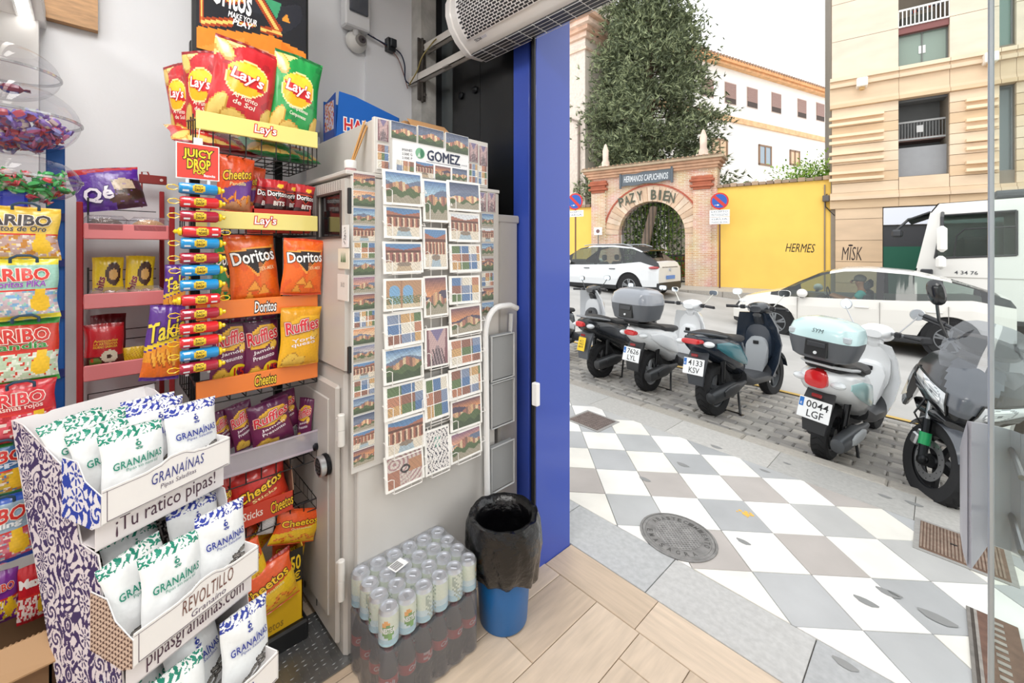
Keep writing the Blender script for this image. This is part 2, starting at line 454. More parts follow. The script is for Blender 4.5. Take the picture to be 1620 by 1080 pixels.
for i in range(-16, 22):
    for j in range(-14, 16):
        X0, Y0 = .599+nx*i, 2.725+ny*j
        if X0 < -1.5 and Y0 < 1: continue
        po = [camxy(*q) for q in ((X0, Y0), (X0+nx, Y0), (X0+nx, Y0+ny), (X0, Y0+ny))]
        po = clip(po, 0, 1, 3.6); po = clip(po, 0, -1, -2.12) if po else po
        if len(po) < 3: continue
        c = np.mean(po, 0)
        if c[0] < -4.2 or c[0] > 2.2: continue
        wh = (i+j) % 2 == 0
        slab('tile', po, .012, (WHT if wh else GREY)[RNG.randrange(4 if wh else 5)], STONE, pav, inset=.0018, z=RNG.uniform(-.0012, .0012)); n_t += 1
x = -4.5; k = 0
while x < 3.4:
    nxt = {0: -3.9}.get(k, x+.593)
    slab('slab', [(x, 1.80), (x+.593, 1.80), (x+.593, 2.12), (x, 2.12)], .012, GREY[k % 5], GRAN, pav, inset=.002); x += .593; k += 1
x = -4.9; k = 0
while x < 3.4:
    slab('slab', [(x, 3.6), (x+.8, 3.6), (x+.8, 4.0), (x, 4.0)], .012, ['#b9b6b1', '#c2bfba', '#b4b2ae'][k % 3], GRAN, pav, inset=.0015); x += .8; k += 1
x = -5.0; k = 0
kerb = MB('#8d8a85'); kerb.prism([(x_, y_, g(x_, y_)-.02) for x_, y_ in ((XW, 4.0), (XE, 4.0), (XE, 4.14), (XW, 4.14))], (0, 0, -.15)); kb = struct(kerb.build('kerb', GRAN))
while x < 3.4:
    slab('kerb_stone', [(x, 4.0), (x+.95, 4.0), (x+.95, 4.15), (x, 4.15)], .09, ['#aca69c', '#b5afa6', '#a59f97'][k % 3], GRAN, kb, inset=.002, bev=.012, z=.002); x += .95; k += 1
# fallen leaves' stain and small spots are left out; iron covers
IRON = mat('cast_iron', .55, .45, bump=.3, bscale=90, bdist=.002, var=.25, vscale=25)
def gm(x, y): return lambda V: np.stack([V[:, 0]+x, V[:, 1]+y, -.038*(V[:, 0]+V[:, 1]+x+y)+V[:, 2]], 1)
class GMB(MB):      # a mesh laid on the sloping ground
    def __init__(s, x, y, col): super().__init__(col); s.gx, s.gy = x, y
    def add(s, verts, faces, col=None, cols=None):
        V = np.asarray(verts, float).reshape(-1, 3)
        if s.X is not None: V = V@s.X[0].T+s.X[1]
        X = s.X; s.X = None
        V = np.stack([V[:, 0]+s.gx, V[:, 1]+s.gy, -.038*(V[:, 0]+V[:, 1]+s.gx+s.gy)+V[:, 2]], 1)
        super().add(V, faces, col, cols); s.X = X
mx_, my_ = camxy(.916, 2.345)
mh = GMB(mx_, my_, '#8e8c8a'); mh.lathe([(.201, -.004), (.201, .004), (.189, .005)], 40, cap=False)
mh.lathe([(.189, .001), (.186, .0045), (.172, .0045), (.170, .002), (.168, .0045), (.125, .0045), (.123, .003), (.0001, .003)], 40, cap=False, cols=None)
man = tag(mh.build('manhole_cover', IRON), 'round cast iron manhole cover with raised lettering in the pavement', 'manhole cover')
rg = GMB(mx_, my_, '#b0aeac')
for i in range(-7, 8):
    for a in (pi/4, 3*pi/4+.1):
        d = i*.0165; hl = sqrt(max(0, .118**2-d*d)); c_, s_ = cos(a), sin(a)
        if hl < .01: continue
        q = [(-hl, d-.0018), (hl, d-.0018), (hl, d+.0018), (-hl, d+.0018)]
        rg.prism([(x*c_-y*s_, x*s_+y*c_, .003) for x, y in q], (0, 0, .0025))
o = rg.build('rib', IRON, man, smooth=0); o['kind'] = 'stuff'
lt = GMB(mx_, my_, '#6f6d6b')
for s_, a0, a1 in (('ABASTECIMIENTO', 3.0, .2), ('EMASAGRA', 3.7, 5.7)):
    for k, ch in enumerate(s_):
        a = a0+(a1-a0)*k/(len(s_)-1); r = .148; dn = 1 if a0 < pi and a1 < a0 else -1
        ux, uy = (sin(a)*dn, -cos(a)*dn); vx, vy = (cos(a)*dn, sin(a)*dn)
        lt.text(ch, plane((r*cos(a), r*sin(a), 0), (ux, uy, 0), (vx, vy, 0), (0, 0, 1)), 0, 0, .02, .028, '#5c5a58', off=.02, e=.0052)
lt.build('lettering', IRON, man, smooth=0)
def cover(name, label, corners, slots, col):
    (x0, y0), (x1, y1) = corners; m = GMB(0, 0, '#9d9a96')
    m.box(x0-.025, y0-.025, -.01, x1+.025, y1+.025, .003); r = tag(m.build(name, GRAN, smooth=0), label, 'drain cover')
    m = GMB(0, 0, col); m.box(x0, y0, -.005, x1, y1, .0045)
    m.build('plate', IRON, r, smooth=0); m = GMB(0, 0, col)
    if slots:
        n = int((x1-x0)/.014)
        for k in range(n):
            x = x0+.007+k*.014
            m.box(x-.004, y0+.012, .004, x+.004, y1-.012, .008, '#a08c7d')
        m.build('rib', IRON, r, smooth=0)['kind'] = 'stuff'
        m = GMB(0, 0, '#1a1614')
        for s2 in (-.03, .03): m.box((x0+x1)/2+s2-.014, (y0+y1)/2-.007, .0075, (x0+x1)/2+s2+.014, (y0+y1)/2+.007, .0086)
        m.build('key_slot', MATTE, r, smooth=0)
    else:
        for a in range(10):
            for b in range(10): m.box(x0+.016+a*.029, y0+.016+b*.029, .004, x0+.032+a*.029, y0+.032+b*.029, .0065, '#8c7f79')
        m.build('stud', IRON, r, smooth=0)['kind'] = 'stuff'
    return r
cover('drain_cover', 'small square rusty drain cover near the blue door frame', ((-2.39, 3.13), (-2.085, 3.435)), False, '#7d706b')
cover('drain_cover', 'large rectangular rusty ribbed drain cover on the right', ((-.07, 3.26), (.265, 3.62)), True, '#84695a')
m = GMB(0, 0, '#5b534d'); m.box(.095, 1.82, -.02, .25, 2.87, .002); tr_ = tag(m.build('trench_drain', IRON, smooth=0), 'long narrow rusty trench drain running from the doorway', 'drain')
for x0, x1, c, z in ((.095, .107, '#8a8580', .007), (.118, .128, '#a39d97', .007), (.128, .25, '#7b5d50', .006)):
    m = GMB(0, 0, c); m.box(x0, 1.83, 0, x1, 2.86, z)
    if x1 == .25:
        for k in range(22): m.box(.17, 1.86+k*.045, .005, .205, 1.88+k*.045, .0085, '#b0a8a2')
    m.build('rail' if x1 < .2 else 'grating', IRON, tr_, smooth=0)
# rag of spilt yellow on a white tile
m = GMB(*camxy(1.42, 2.585), '#edbb55')
for k in range(26):
    a, r = RNG.uniform(0, 6.3), abs(RNG.gauss(0, .03)); q = RNG.uniform(.003, .012)
    m.poly([(r*cos(a)+q*cos(b), r*sin(a)+q*sin(b), .0018+k*.00003) for b in (0, 1, 2.2, 3.1, 4.2, 5.3)])
o = m.build('yellow_splash', MATTE, smooth=0); tag(o, 'small yellow splash of spilt paint on a white paving tile', 'stain', kind='stuff')

m = GMB(0, 0, '#8e8e8d')       # worn dark spots on the slabs
for px, py, r in ((1133, 707, .05), (1210, 745, .04), (1020, 758, .045), (1080, 735, .05), (1176, 857, .04), (1370, 952, .05), (1405, 938, .05), (1483, 978, .07), (1337, 1051, .045), (1416, 940, .03), (1245, 733, .03), (1400, 785, .04), (1446, 797, .05)):
    d = 1.53*FPX/(py-(HOR+.0537*(px-810))); x, y = camxy(tt(px)*d, d)
    m.poly([(x+r*cos(b)*.9*(1+.2*sin(3*b)), y+r*.45*sin(b), .0018) for b in np.linspace(0, 2*pi, 13)[:-1]])
o = m.build('worn_spot', MATTE, pav, smooth=0); o['kind'] = 'stuff'
# =================================================================== SETTING: road
ys_ = [4.0, 4.6, 5.2, 5.8, 6.4, 7.2, 8, 9, 10, 11, 12, 12.6, 13.2, 13.8, 14.5, 18, 60]
xs_ = [-40, -25, -16, -12]+[-10+k for k in range(0, 25)]+[22, 30]
V = [(x, y, road(x, y)-(.03 if y < 6.2 else 0)) for y in ys_ for x in xs_]
F = [(j*len(xs_)+i, j*len(xs_)+i+1, (j+1)*len(xs_)+i+1, (j+1)*len(xs_)+i) for j in range(len(ys_)-1) for i in range(len(xs_)-1)]
m = MB('#b3b1ae'); m.add(V, F); rd = struct(m.build('road', mat('worn_asphalt', .75, bump=.25, bscale=60, bdist=.01, var=.12, vscale=1.5)))
# granite setts of the parking strip: nearest ones single, the far rest joined
SETT = mat('granite_sett', .55, bump=.25, bscale=60, bdist=.006, var=.15, vscale=12)
setts = []; r_ = 0; y = 4.16
while y < 6.05:
    x = -5.2+(r_ % 2)*.1
    while x < 2.0:
        X, Y = (x+y)/R2, (y-x)/R2
        if Y > .5 and -0.05 < X/Y < 1.22 and X/Y > .12: setts.append((Y, x, y))
        x += .205
    y += .122; r_ += 1
setts.sort(); SC_ = ['#a19d98', '#aba7a1', '#989590', '#b3aea7', '#918e8b']
rest = MB()
for q, (Y, x, y) in enumerate(setts):
    j = [RNG.uniform(-.006, .006) for _ in range(4)]
    po = [(x+j[0], y+j[1]), (x+.2+j[1], y+j[2]), (x+.2+j[3], y+.117+j[0]), (x+j[2], y+.117+j[3])]
    zz = RNG.uniform(-.004, .004)
    if q < 300: slab('sett', po, .03, SC_[q*7 % 5], SETT, rd, inset=.003, bev=.012, zf=road, z=zz)
    else:
        a = [(u, v, road(u, v)+zz) for u, v in po]; c = np.mean(a, 0)
        b = [tuple(np.array(t)*.86+c*.14) for t in a]
        rest.add([(u, v, ww-.03) for u, v, ww in a]+b, [(i, (i+1) % 4, 4+(i+1) % 4, 4+i) for i in range(4)]+[(4, 5, 6, 7)], SC_[q*7 % 5])
if rest.n: rest.build('sett_field', SETT, rd, smooth=0)['kind'] = 'stuff'
m = MB('#cfae63'); xx = np.linspace(-6, 3.5, 40)
V = [(x, yy, road(x, yy)+.004) for x in xx for yy in (6.16, 6.24)]
m.add(V, [(2*i, 2*i+2, 2*i+3, 2*i+1) for i in range(39)]); struct(m.build('trim_9', MATTE))
# =================================================================== printed art
def NZ(U, V, k=1.0, p=0.0):
    return (np.sin(11.3*k*U+5.1*k*V+p)+np.sin(-7.7*k*U+13.9*k*V+2.1*p+1)+np.sin(17.9*k*U-9.3*k*V+3*p+2)+np.sin(4.1*k*U+21.7*k*V+p*1.7))/4
class Art:
    def __init__(s, U, V, base):
        s.U, s.V = U, V; s.c = np.tile(np.array(L(base)), (len(U), 1))
    def put(s, m, col, k=1.0):
        s.c[m] = s.c[m]*(1-k)+np.array(L(col))*k; return s
    def band(s, a, b, col, tilt=0, wob=0, k=1):
        q = s.V+tilt*s.U+wob*np.sin(5*s.U+1); return s.put((q > a) & (q < b), col, k)
    def ell(s, cx, cy, rx, ry, col, rot=0, k=1):
        x, y = s.U-cx, s.V-cy; c_, s_ = cos(rot), sin(rot)
        return s.put(((x*c_+y*s_)/rx)**2+((-x*s_+y*c_)/ry)**2 < 1, col, k)
    def tri(s, P, col, k=1):
        m = np.ones(len(s.U), bool); A = sum(P[i-1][0]*P[i][1]-P[i][0]*P[i-1][1] for i in range(len(P)))
        for i in range(len(P)):
            a, b = P[i-1], P[i]; cr = (b[0]-a[0])*(s.V-a[1])-(b[1]-a[1])*(s.U-a[0])
            m &= (cr >= 0) if A > 0 else (cr <= 0)
        return s.put(m, col, k)
    def var(s, amt, k=1, p=0):
        s.c *= (1+amt*NZ(s.U, s.V, k, p))[:, None]; np.clip(s.c, 0, 1, s.c); return s
    def chip(s, cx, cy, r, rot=0, c1='#e9c66a', c2='#c9953a'):
        s.ell(cx, cy, r, r*.62, c2, rot); return s.ell(cx, cy+.02, r*.88, r*.5, c1, rot)
class Bag(MB):
    """foil pillow bag standing on its lower seal, front towards -Y, flat print in its mesh colours"""
    def __init__(s, w, h, th, art, back='#b0b0b0', seed=0, nu=26, nv=36, wr=1.0, skew=0.0, seal=.05):
        super().__init__(); s.w, s.h = w, h
        r = random.Random(seed); K = [(r.uniform(-1, 1)*pi*4/w, r.uniform(-1, 1)*pi*4/h, r.uniform(0, 6)) for _ in range(5)]
        sk = r.uniform(-.02, .02)
        def fn(u, v, e=0.0, side=-1):
            u, v = np.asarray(u, float), np.asarray(v, float)
            a = np.clip(np.abs(u)/(w/2), 0, 1); V = np.clip(2*v/h-1, -1, 1); b = np.clip(np.abs(V)/(1-seal), 0, 1)
            body = np.power(np.clip(1-a**2.6, 0, 1), .62)*np.power(np.clip(1-b**3.2, 0, 1), .6)
            wn = sum(np.sin(p*u+q*v+t) for p, q, t in K)/5
            y = th/2*body*(1+.22*wr*wn)+.0035*wr*np.sin(u/w*34+sk*90)*np.clip(b*b*b*b, 0, 1)*(1-a)*.8
            x = u*(1-.055*np.cos(V*pi/2)*a)+skew*V*w*.2+.012*w*np.sin(9*v/h+seed)
            z = v-.012*h*(1-np.cos(u/w*pi*2))*np.sign(V)*.5*(np.abs(V)**3)
            return np.stack([x, side*(y+e), z], -1)
        s.fn = fn
        s.grid(lambda U, V: fn(U*w/2, (V+1)/2*h), nu, nv, art)
        s.grid(lambda U, V: fn(U*w/2, (V+1)/2*h, 0, 1), nu//5, nv//5, None, flip=True, col=back)
    def logo(s, t, cx, cy, w, h, col, out=None, off=.0, oo=.05, shear=0, rot=0, e=.0012, out2=None, oo2=.09, space=1.0):
        """cx,cy,w,h in fractions of the bag; cy from its foot"""
        k = dict(shear=shear, rot=rot, space=space); e = max(e, .016*h, .0035*w)
        a = (t, s.fn, cx*s.w, cy*s.h, w*s.w, h*s.h)
        if out2: s.text(*a, out2, oo2, e=e, **k)
        if out: s.text(*a, out, oo, e=e+.0006, **k)
        s.text(*a, col, off, e=e+.0012, **k); return s
def FB(x): return x    # marker
# --- bag designs --------------------------------------------------------------
def art_lays(base, dark, seed):
    def f(U, V):
        a = Art(U, V, base); a.put(V-.45*U > .95, '#ecd98c'); a.put((V-.6*U > 1.35), dark)
        a.put(NZ(U, V, .6, seed) > .45, dark, .5); a.chip(-.72, .68, .34, -.6); a.put((V < -.86+.1*np.sin(6*U)), '#e3c36d'); a.chip(-.72, -.62, .36, .9); a.chip(-.2, -.86, .42, -.1); a.chip(.82, -.62, .3, .9)
        a.ell(0, .12, .68, .42, '#f4e3a0', .1); a.ell(0, .12, .63, .385, '#f6b81c', .1); a.put((((U)/.6)**2+((V-.28)/.2)**2 < 1), '#ffd83a')
        a.tri([(-.58, .28), (.42, .16), (.62, -.1), (-.38, .04)], '#d8232a')
        a.put(np.abs(V) > .93, dark); return a.var(.05, 2, seed).c
    return f
def bag_lays(base, dark, sub, seed, w=.26, h=.33):
    b = Bag(w, h, .09, art_lays(base, dark, seed), base, seed, 36, 48)
    b.logo("Lay's", 0, .565, .5, .16, '#ffffff', '#d8232a', .02, .06, shear=.15, rot=-.12)
    for i, t in enumerate(sub): b.logo(t, .02, .34-.07*i, .40 if i == 0 else .34, .052, '#f7efe0', off=.012, rot=-.12)
    return b
def art_dor(base, c2, seed):
    def f(U, V):
        a = Art(U, V, base); a.put(NZ(U, V, .5, seed) > .25, c2, .5)
        a.tri([(-.85, .55), (.95, .62), (.05, -.25)], '#f0a040'); a.tri([(-.75, .5), (.85, .57), (.05, -.16)], '#2a2225')
        a.tri([(.1, .3), (.65, -.3), (.2, -.5)], '#e8863a', .5)
        for cx, cy, r in ((-.1, -.5, .34), (.3, -.62, .3), (-.3, -.75, .25)):
            a.tri([(cx-r, cy-.1), (cx+r, cy-.14), (cx, cy+.2)], '#c8641a'); a.tri([(cx-r*.8, cy-.09), (cx+r*.75, cy-.12), (cx, cy+.15)], '#f2a33c')
        a.put(np.abs(V) > .92, c2); return a.var(.08, 3, seed).c
    return f
def bag_dor(base, c2, sub, seed, w=.24, h=.31, th=.08):
    b = Bag(w, h, th, art_dor(base, c2, seed), base, seed, 34, 44)
    b.logo('Doritos', 0, .67, .86, .17, '#ffffff', '#171517', .02, .06, rot=.06)
    b.logo(sub, .22, .49, .34, .05, '#f6d9b0', off=.01, rot=.05); return b
def art_ruf(base, sec, seed):
    def f(U, V):
        a = Art(U, V, base); a.put(V > .55+.2*U, sec); a.ell(0, .35, .85, .34, '#edb82f', .2); a.ell(0, .38, .72, .24, sec, .2, .25)
        for cx, cy, r in ((-.5, -.78, .4), (.6, .05, .22), (-.1, -.85, .34)): a.chip(cx, cy, r, .3, '#efc44e', '#c08a2c')
        a.put(np.abs(V) > .94, sec); return a.var(.07, 3, seed).c
    return f
def bag_ruf(base, sec, seed, w=.19, h=.27, th=.07, sub=('Jamón', 'Presunto'), euro=True):
    b = Bag(w, h, th, art_ruf(base, sec, seed), base, seed, 30, 40)
    b.logo('Ruffles', 0, .69, .84, .19, '#d6283c', '#f5e9dc', .02, .055, rot=.16, out2='#8c1d3a', oo2=.09, shear=.1)
    for i, t in enumerate(sub): b.logo(t, .02, .46-.085*i, .58, .062, '#f6eef4', off=.015, rot=.12)
    if euro:
        b.logo('●', .24, .16, .5, .26, '#f7e02a'); b.logo("1'5", .24, .17, .26, .13, '#c8271f', off=.03, e=.003)
    return b
def art_chee(base, sec, third, seed):
    def f(U, V):
        a = Art(U, V, base); a.put(V < -.05+.3*U, sec); a.put(V < -.62+.3*U, third, .6)
        for k in range(7):
            cx, cy = -.7+.24*k, -.55+.12*sin(k*2.3+seed); a.ell(cx, cy, .2, .06, '#c9601a', k+seed); a.ell(cx, cy+.015, .17, .04, '#f39a2c', k+seed)
        a.put(np.abs(V) > .93, base); return a.var(.1, 2.5, seed).c
    return f
def bag_chee(base, sec, third, seed, w=.2, h=.25, th=.07, sub='Pandilla', keep=.8):
    b = Bag(w, h, th, art_chee(base, sec, third, seed), base, seed, 30, 40)
    b.logo('Cheetos', 0, .66, keep, .17, '#f8c81e', '#1a1416', .02, .065, rot=.15, shear=.12)
    if sub: b.logo(sub, .05, .5, .45, .06, '#f5e3a0', off=.012, rot=.1)
    return b
def stand(mb, name, label, cat, group, x0, rect, roll=0, lean=0, yaw=0, m=FOIL, first=None):
    """put a bag built in metres so that it fills the pixel rectangle on the plane x = x0 (front to +x)"""
    l, t, r, b = rect; yc, wd, z0, z1 = boxx(x0, l, t, r, b)
    o = mb if isinstance(mb, bpy.types.Object) else mb.build(name, m)
    if isinstance(mb, bpy.types.Object): o = copy_tree(mb)
    W, H = o.get('bw', 0) or mb.w, o.get('bh', 0) or mb.h
    o['bw'], o['bh'] = W, H
    o.location = (x0, yc, z0); o.rotation_euler = (-lean, roll, pi/2+yaw)
    o.scale = (wd/W, min(wd/W, (z1-z0)/H), (z1-z0)/H)
    tag(o, label, cat, group); return o
# =================================================================== chips rack
XR = -1.72
RY0, RY1 = .253, .641
rack = thing('chips_rack', 'black wire floor rack of snack bags under a black poster', 'display rack', (0, 0, 0))
def strip(z0, z1, col, words, wc, name='shelf_strip', y0=RY0, y1=RY1, x=XR, out=None, tz=.6, par=rack, tw=.18, dark=None):
    m = MB(col); m.box(x-.012, y0, z0, x, y1, z1, b=.002)
    if words:
        P = plane((x, (y0+y1)/2, (z0+z1)/2), (0, 1, 0), (0, 0, 1), (1, 0, 0))
        if out: m.text(words, P, .01, 0, (y1-y0)*tw, (z1-z0)*tz, out, .09, e=.0006, shear=.1)
        m.text(words, P, .01, 0, (y1-y0)*tw, (z1-z0)*tz, wc, .015, e=.0012, shear=.1)
    return m.build(name, GLOSSP, par)
strip(1.929, 1.991, '#f3e58c', "Lay's", '#ffffff', out='#d8232a')
strip(1.602, 1.662, '#f3e58c', "Lay's", '#ffffff', out='#d8232a')
strip(1.294, 1.357, '#f4853a', 'Doritos', '#ffffff', out='#2a1c1a')
strip(1.03, 1.092, '#f4853a', 'Cheetos', '#f6d23a', out='#3a2410')
DW = -2.06
def basket(z, y0=RY0, y1=RY1, x0=DW, x1=XR-.012, hh=.07, n=9, slope=.0):
    m = MB('#1c1d1f'); r = .0022
    for k in range(n):
        y = y0+(y1-y0)*k/(n-1); m.tube([(x0, y, z+hh*1.6), (x0, y, z), (x1, y, z+slope), (x1, y, z+hh)], r, 5)
    for k in range(5): m.tube([(x0+(x1-x0)*k/4, y0, z+slope*k/4), (x0+(x1-x0)*k/4, y1, z+slope*k/4)], r, 5)
    for y in (y0, y1):
        m.tube([(x0, y, z+hh*1.6), (x1, y, z+hh)], r*1.3, 5)
        for k in range(1, 7): m.tube([(x0+(x1-x0)*k/7, y, z), (x0+(x1-x0)*k/7, y, z+hh*1.3)], r, 5)
    m.tube([(x1, y0, z+hh), (x1, y1, z+hh)], r*1.4, 5); return m.build('wire_basket', WIRE, rack)
basket(1.86, hh=.1); basket(1.585); basket(1.275); basket(1.01); basket(.70, hh=.05); basket(.51, hh=.04)
for yy in (.30, .60):
    m = MB('#141516'); m.box(DW-.03, yy-.016, .06, DW, yy+.016, 2.35, b=.003); m.build('post', WIRE, rack)
m = MB('#17181a'); m.box(DW-.04, RY0-.02, .04, XR+.02, RY1-.04, .12, b=.008); m.build('base', PLASTIC, rack)
for yy in (RY0-.004, RY1+.004):
    m = MB('#202123')
    for x in (XR-.02, XR-.15, XR-.28): m.tube([(x, yy, .12), (x, yy, .8)], .003, 6)
    m.build('side_wire', WIRE, rack)
# header poster
PX = -1.9; py0, py1 = yonx(311, PX), yonx(484, PX); pz0 = zat(98, PX, .45)
m = MB('#101012'); m.box(PX-.03, py0-.012, pz0-.02, PX-.004, py1+.012, 2.95, b=.004)
m.build('poster_frame', PLASTIC, rack)
def poster_art(U, V):
    a = Art(U, V, '#1d2028'); a.put(NZ(U, V, .4, 2) > .2, '#2b2f3a', .6)
    y = lambda py: (zat(py, PX, .45)-pz0)/(2.95-pz0)*2-1
    a.put((V < y(62)+.12*(1-np.abs(U-.3))) & (V < y(42)), '#ee8a2c'); a.tri([(.5, y(98)), (1, y(98)), (1, y(75)), (.5, y(50))], '#f07a1e'); a.tri([(-1, y(98)), (-.2, y(98)), (-.2, y(62))], '#f39b3e')
    a.tri([(-.25, y(98)), (.1, y(80)), (-.2, y(66))], '#c9641e'); a.ell(.15, y(80), .28, .045, '#e8a27c'); a.tri([(.45, y(72)), (.52, y(70)), (.62, y(90)), (.55, y(92))], '#34343a')
    def neon(p, q, wdt=.03):
        p, q = np.array(p), np.array(q); d = q-p; n = np.array([-d[1], d[0]])/np.linalg.norm(d)
        a.tri([tuple(p+n*wdt*1.6), tuple(q+n*wdt*1.6), tuple(q-n*wdt*1.6), tuple(p-n*wdt*1.6)], '#b8481c', .8); a.tri([tuple(p+n*wdt*.6), tuple(q+n*wdt*.6), tuple(q-n*wdt*.6), tuple(p-n*wdt*.6)], '#ffc46a')
    neon((-.93, y(-60)), (-.93, y(60)), .02); neon((-.93, y(58)), (-.4, y(44))); neon((-.3, y(42)), (.0, y(38)), .012); neon((.02, y(-12)), (.47, y(38)), .045); neon((.08, y(40)), (.5, y(37)), .025)
    neon((-.62, y(-30)), (-.5, y(15)), .02); neon((-.5, y(15)), (-.18, y(3)), .02)
    a.tri([(.15, y(-12)), (.5, y(-14)), (.4, y(15))], '#3f9a6e'); a.tri([(.5, y(14)), (.6, y(0)), (.68, y(16))], '#ee9a3a'); a.tri([(.6, y(14)), (.68, y(14)), (1, y(52)), (.95, y(36))], '#b0705a')
    return a.var(.06, 3).c
pp = MB(); pp.grid(lambda U, V: np.stack([np.full(len(U), PX), (py0+py1)/2+U*(py1-py0)/2, pz0+(V+1)/2*(2.95-pz0)], 1), 90, 110, poster_art)
PP = plane((PX, 0, 0), (0, 1, 0), (0, 0, 1), (1, 0, 0))
def ptxt(mb, t, l, tp, r, b, col, **k):
    yc, wd, z0, z1 = boxx(PX, l, tp, r, b); mb.text(t, PP, yc, (z0+z1)/2, wd, z1-z0, col, **k)
ptxt(pp, 'Doritos', 318, -30, 398, 12, '#ffffff', off=.02, e=.002, rot=-.05)
ptxt(pp, 'MAKE YOUR', 361, 25, 406, 34, '#ffffff', off=.02, shear=.2, e=.002, rot=-.03)
ptxt(pp, 'PLAY', 368, 35, 399, 43, '#ffffff', off=.03, shear=.2, e=.002, rot=-.03)
pp.build('poster_print', GLOSSP, rack)

# --- bags on the rack
RED, RD = '#c9202b', '#8f1520'; GRN, GD = '#1d9a4a', '#0f6a33'
b1 = bag_lays(RED, RD, ('Al Punto', 'de Sol'), 3)
G = 'crisp bags on the top rack tray'
lr = stand(b1, 'crisp_bag', 'large red crisp bag at the front of the top tray, lettering fully visible', 'crisp bag', G, -1.775, (320, 66, 426, 205), roll=.12, lean=-.02)
stand(lr, '', 'red crisp bag tucked just behind the front red bag on top tray', 'crisp bag', G, -1.86, (290, 80, 362, 212), roll=-.06, yaw=-.7)
stand(lr, '', 'leftmost red crisp bag on the top tray, turned sideways to the wall', 'crisp bag', G, -1.93, (266, 98, 325, 220), roll=-.16, yaw=-.9)
b2 = bag_lays(GRN, GD, ('Campesinas', 'Camponesas'), 5, w=.24)
gb = stand(b2, 'crisp_bag', 'green crisp bag with chips at its top corner on the top tray', 'crisp bag', G, -1.775, (420, 84, 498, 222), roll=.09)
stand(gb, '', 'green crisp bag half hidden behind the front green one', 'crisp bag', G, -1.9, (404, 110, 470, 225), roll=-.05)
for k, (l, c) in enumerate(((300, 'r'), (350, 'r'), (405, 'g'), (440, 'g'))):
    o = stand(lr if c == 'r' else gb, '', ('red' if c == 'r' else 'green')+' crisp bag lying low in the top wire basket, '+('further left', 'nearer the middle')[k % 2], 'crisp bag', 'crisp bags lying in the top basket', -1.8-.06*(k % 2), (l, 195, l+62, 240), roll=0, lean=1.15)
    o.scale = (.8, .6, .75); o.location.z = 1.895
G2 = 'small snack bags on the second tray'
pc = bag_chee('#e8541e', '#6f3a96', '#f0b02a', 8)
cp = stand(pc, 'snack_bag', 'orange and purple puff bag standing on second tray behind the candy strip', 'snack bag', G2, -1.78, (338, 246, 396, 335), roll=.08)
stand(cp, '', 'orange and purple puff bag behind, beside the small dark red bags', 'snack bag', G2, -1.86, (374, 262, 411, 335), roll=.12, yaw=-.3)
def art_bits(U, V):
    a = Art(U, V, '#7c1520'); a.put(V > .45, '#c2242c'); a.ell(.3, .62, .3, .14, '#f3c02c'); a.tri([(-.7, .3), (.75, .3), (.05, -.35)], '#d8502c'); a.tri([(-.6, .26), (.65, .26), (.05, -.26)], '#241a1e'); a.put(V < -.55, '#30161c'); return a.var(.12, 3).c
bb = Bag(.13, .16, .045, art_bits, '#7c1520', 11, 24, 30); bb.logo('Doritos', 0, .56, .86, .15, '#ffffff', '#151214', .02, .05); bb.logo('BITS', .1, .27, .5, .13, '#efe4e0', '#151214', .03, .05)
bt = stand(bb, 'snack_bag', 'small dark red bag, lettering fully visible, in red box on second tray', 'snack bag', G2, -1.765, (418, 284, 453, 336), roll=.04)
stand(bt, '', 'small dark red bag leftmost in the red box on second tray', 'snack bag', G2, -1.80, (398, 282, 432, 336), roll=.16)
stand(bt, '', 'small dark red bag half hidden between two others in red box', 'snack bag', G2, -1.80, (446, 290, 476, 338), roll=-.03)
stand(bt, '', 'small dark red bag rightmost in the red box on second tray', 'snack bag', G2, -1.765, (463, 292, 494, 341), roll=.1)
m = MB('#c73a2e'); yy0, yy1 = yonx(400, -1.75), yonx(490, -1.75); m.box(-1.755, yy0, 1.60, -1.75, yy1, 1.68); m.box(-1.86, yy0, 1.595, -1.75, yy1, 1.6); m.box(-1.86, yy1, 1.6, -1.75, yy1+.004, 1.69); m.box(-1.86, yy0, 1.6, -1.75, yy0+.004, 1.69)
tag(m.build('display_box', CARD), 'shallow red cardboard box of small bags on the second tray', 'box')
G3 = 'tortilla chip bags on the third tray'
dg = stand(bag_dor('#1e8a4a', '#0f6034', 'CHILLI', 14), 'tortilla_chip_bag', 'green tortilla chip bag at the left of the third tray', 'snack bag', G3, -1.79, (333, 375, 379, 480), roll=.05)
do = stand(bag_dor('#ee6a1c', '#d8481a', 'TEX-MEX', 16), 'tortilla_chip_bag', 'orange tortilla chip bag leaning in the middle of third tray', 'snack bag', G3, -1.76, (367, 368, 446, 480), roll=-.1, lean=.05)
stand(do, '', 'orange tortilla chip bag at the right end of third tray', 'snack bag', G3, -1.705, (443, 377, 508, 467), roll=.06)
G4 = 'ridged crisp bags on the fourth tray'
rp = stand(bag_ruf('#6d1f4e', '#4f1640', 21), 'ridged_crisp_bag', 'purple ridged crisp bag in the middle of the fourth tray', 'snack bag', G4, -1.76, (386, 497, 444, 600), roll=-.04)
stand(rp, '', 'purple ridged crisp bag at left of fourth tray beside candy strip', 'snack bag', G4, -1.77, (330, 500, 391, 606), roll=.05)
stand(bag_ruf('#efb41e', '#d99a14', 23, sub=('York', 'queso'), euro=False), 'ridged_crisp_bag', 'yellow ridged crisp bag at the right end of the fourth tray', 'snack bag', G4, -1.705, (439, 485, 504, 578), roll=.05)
G5 = 'small purple crisp bags in the clear tray'
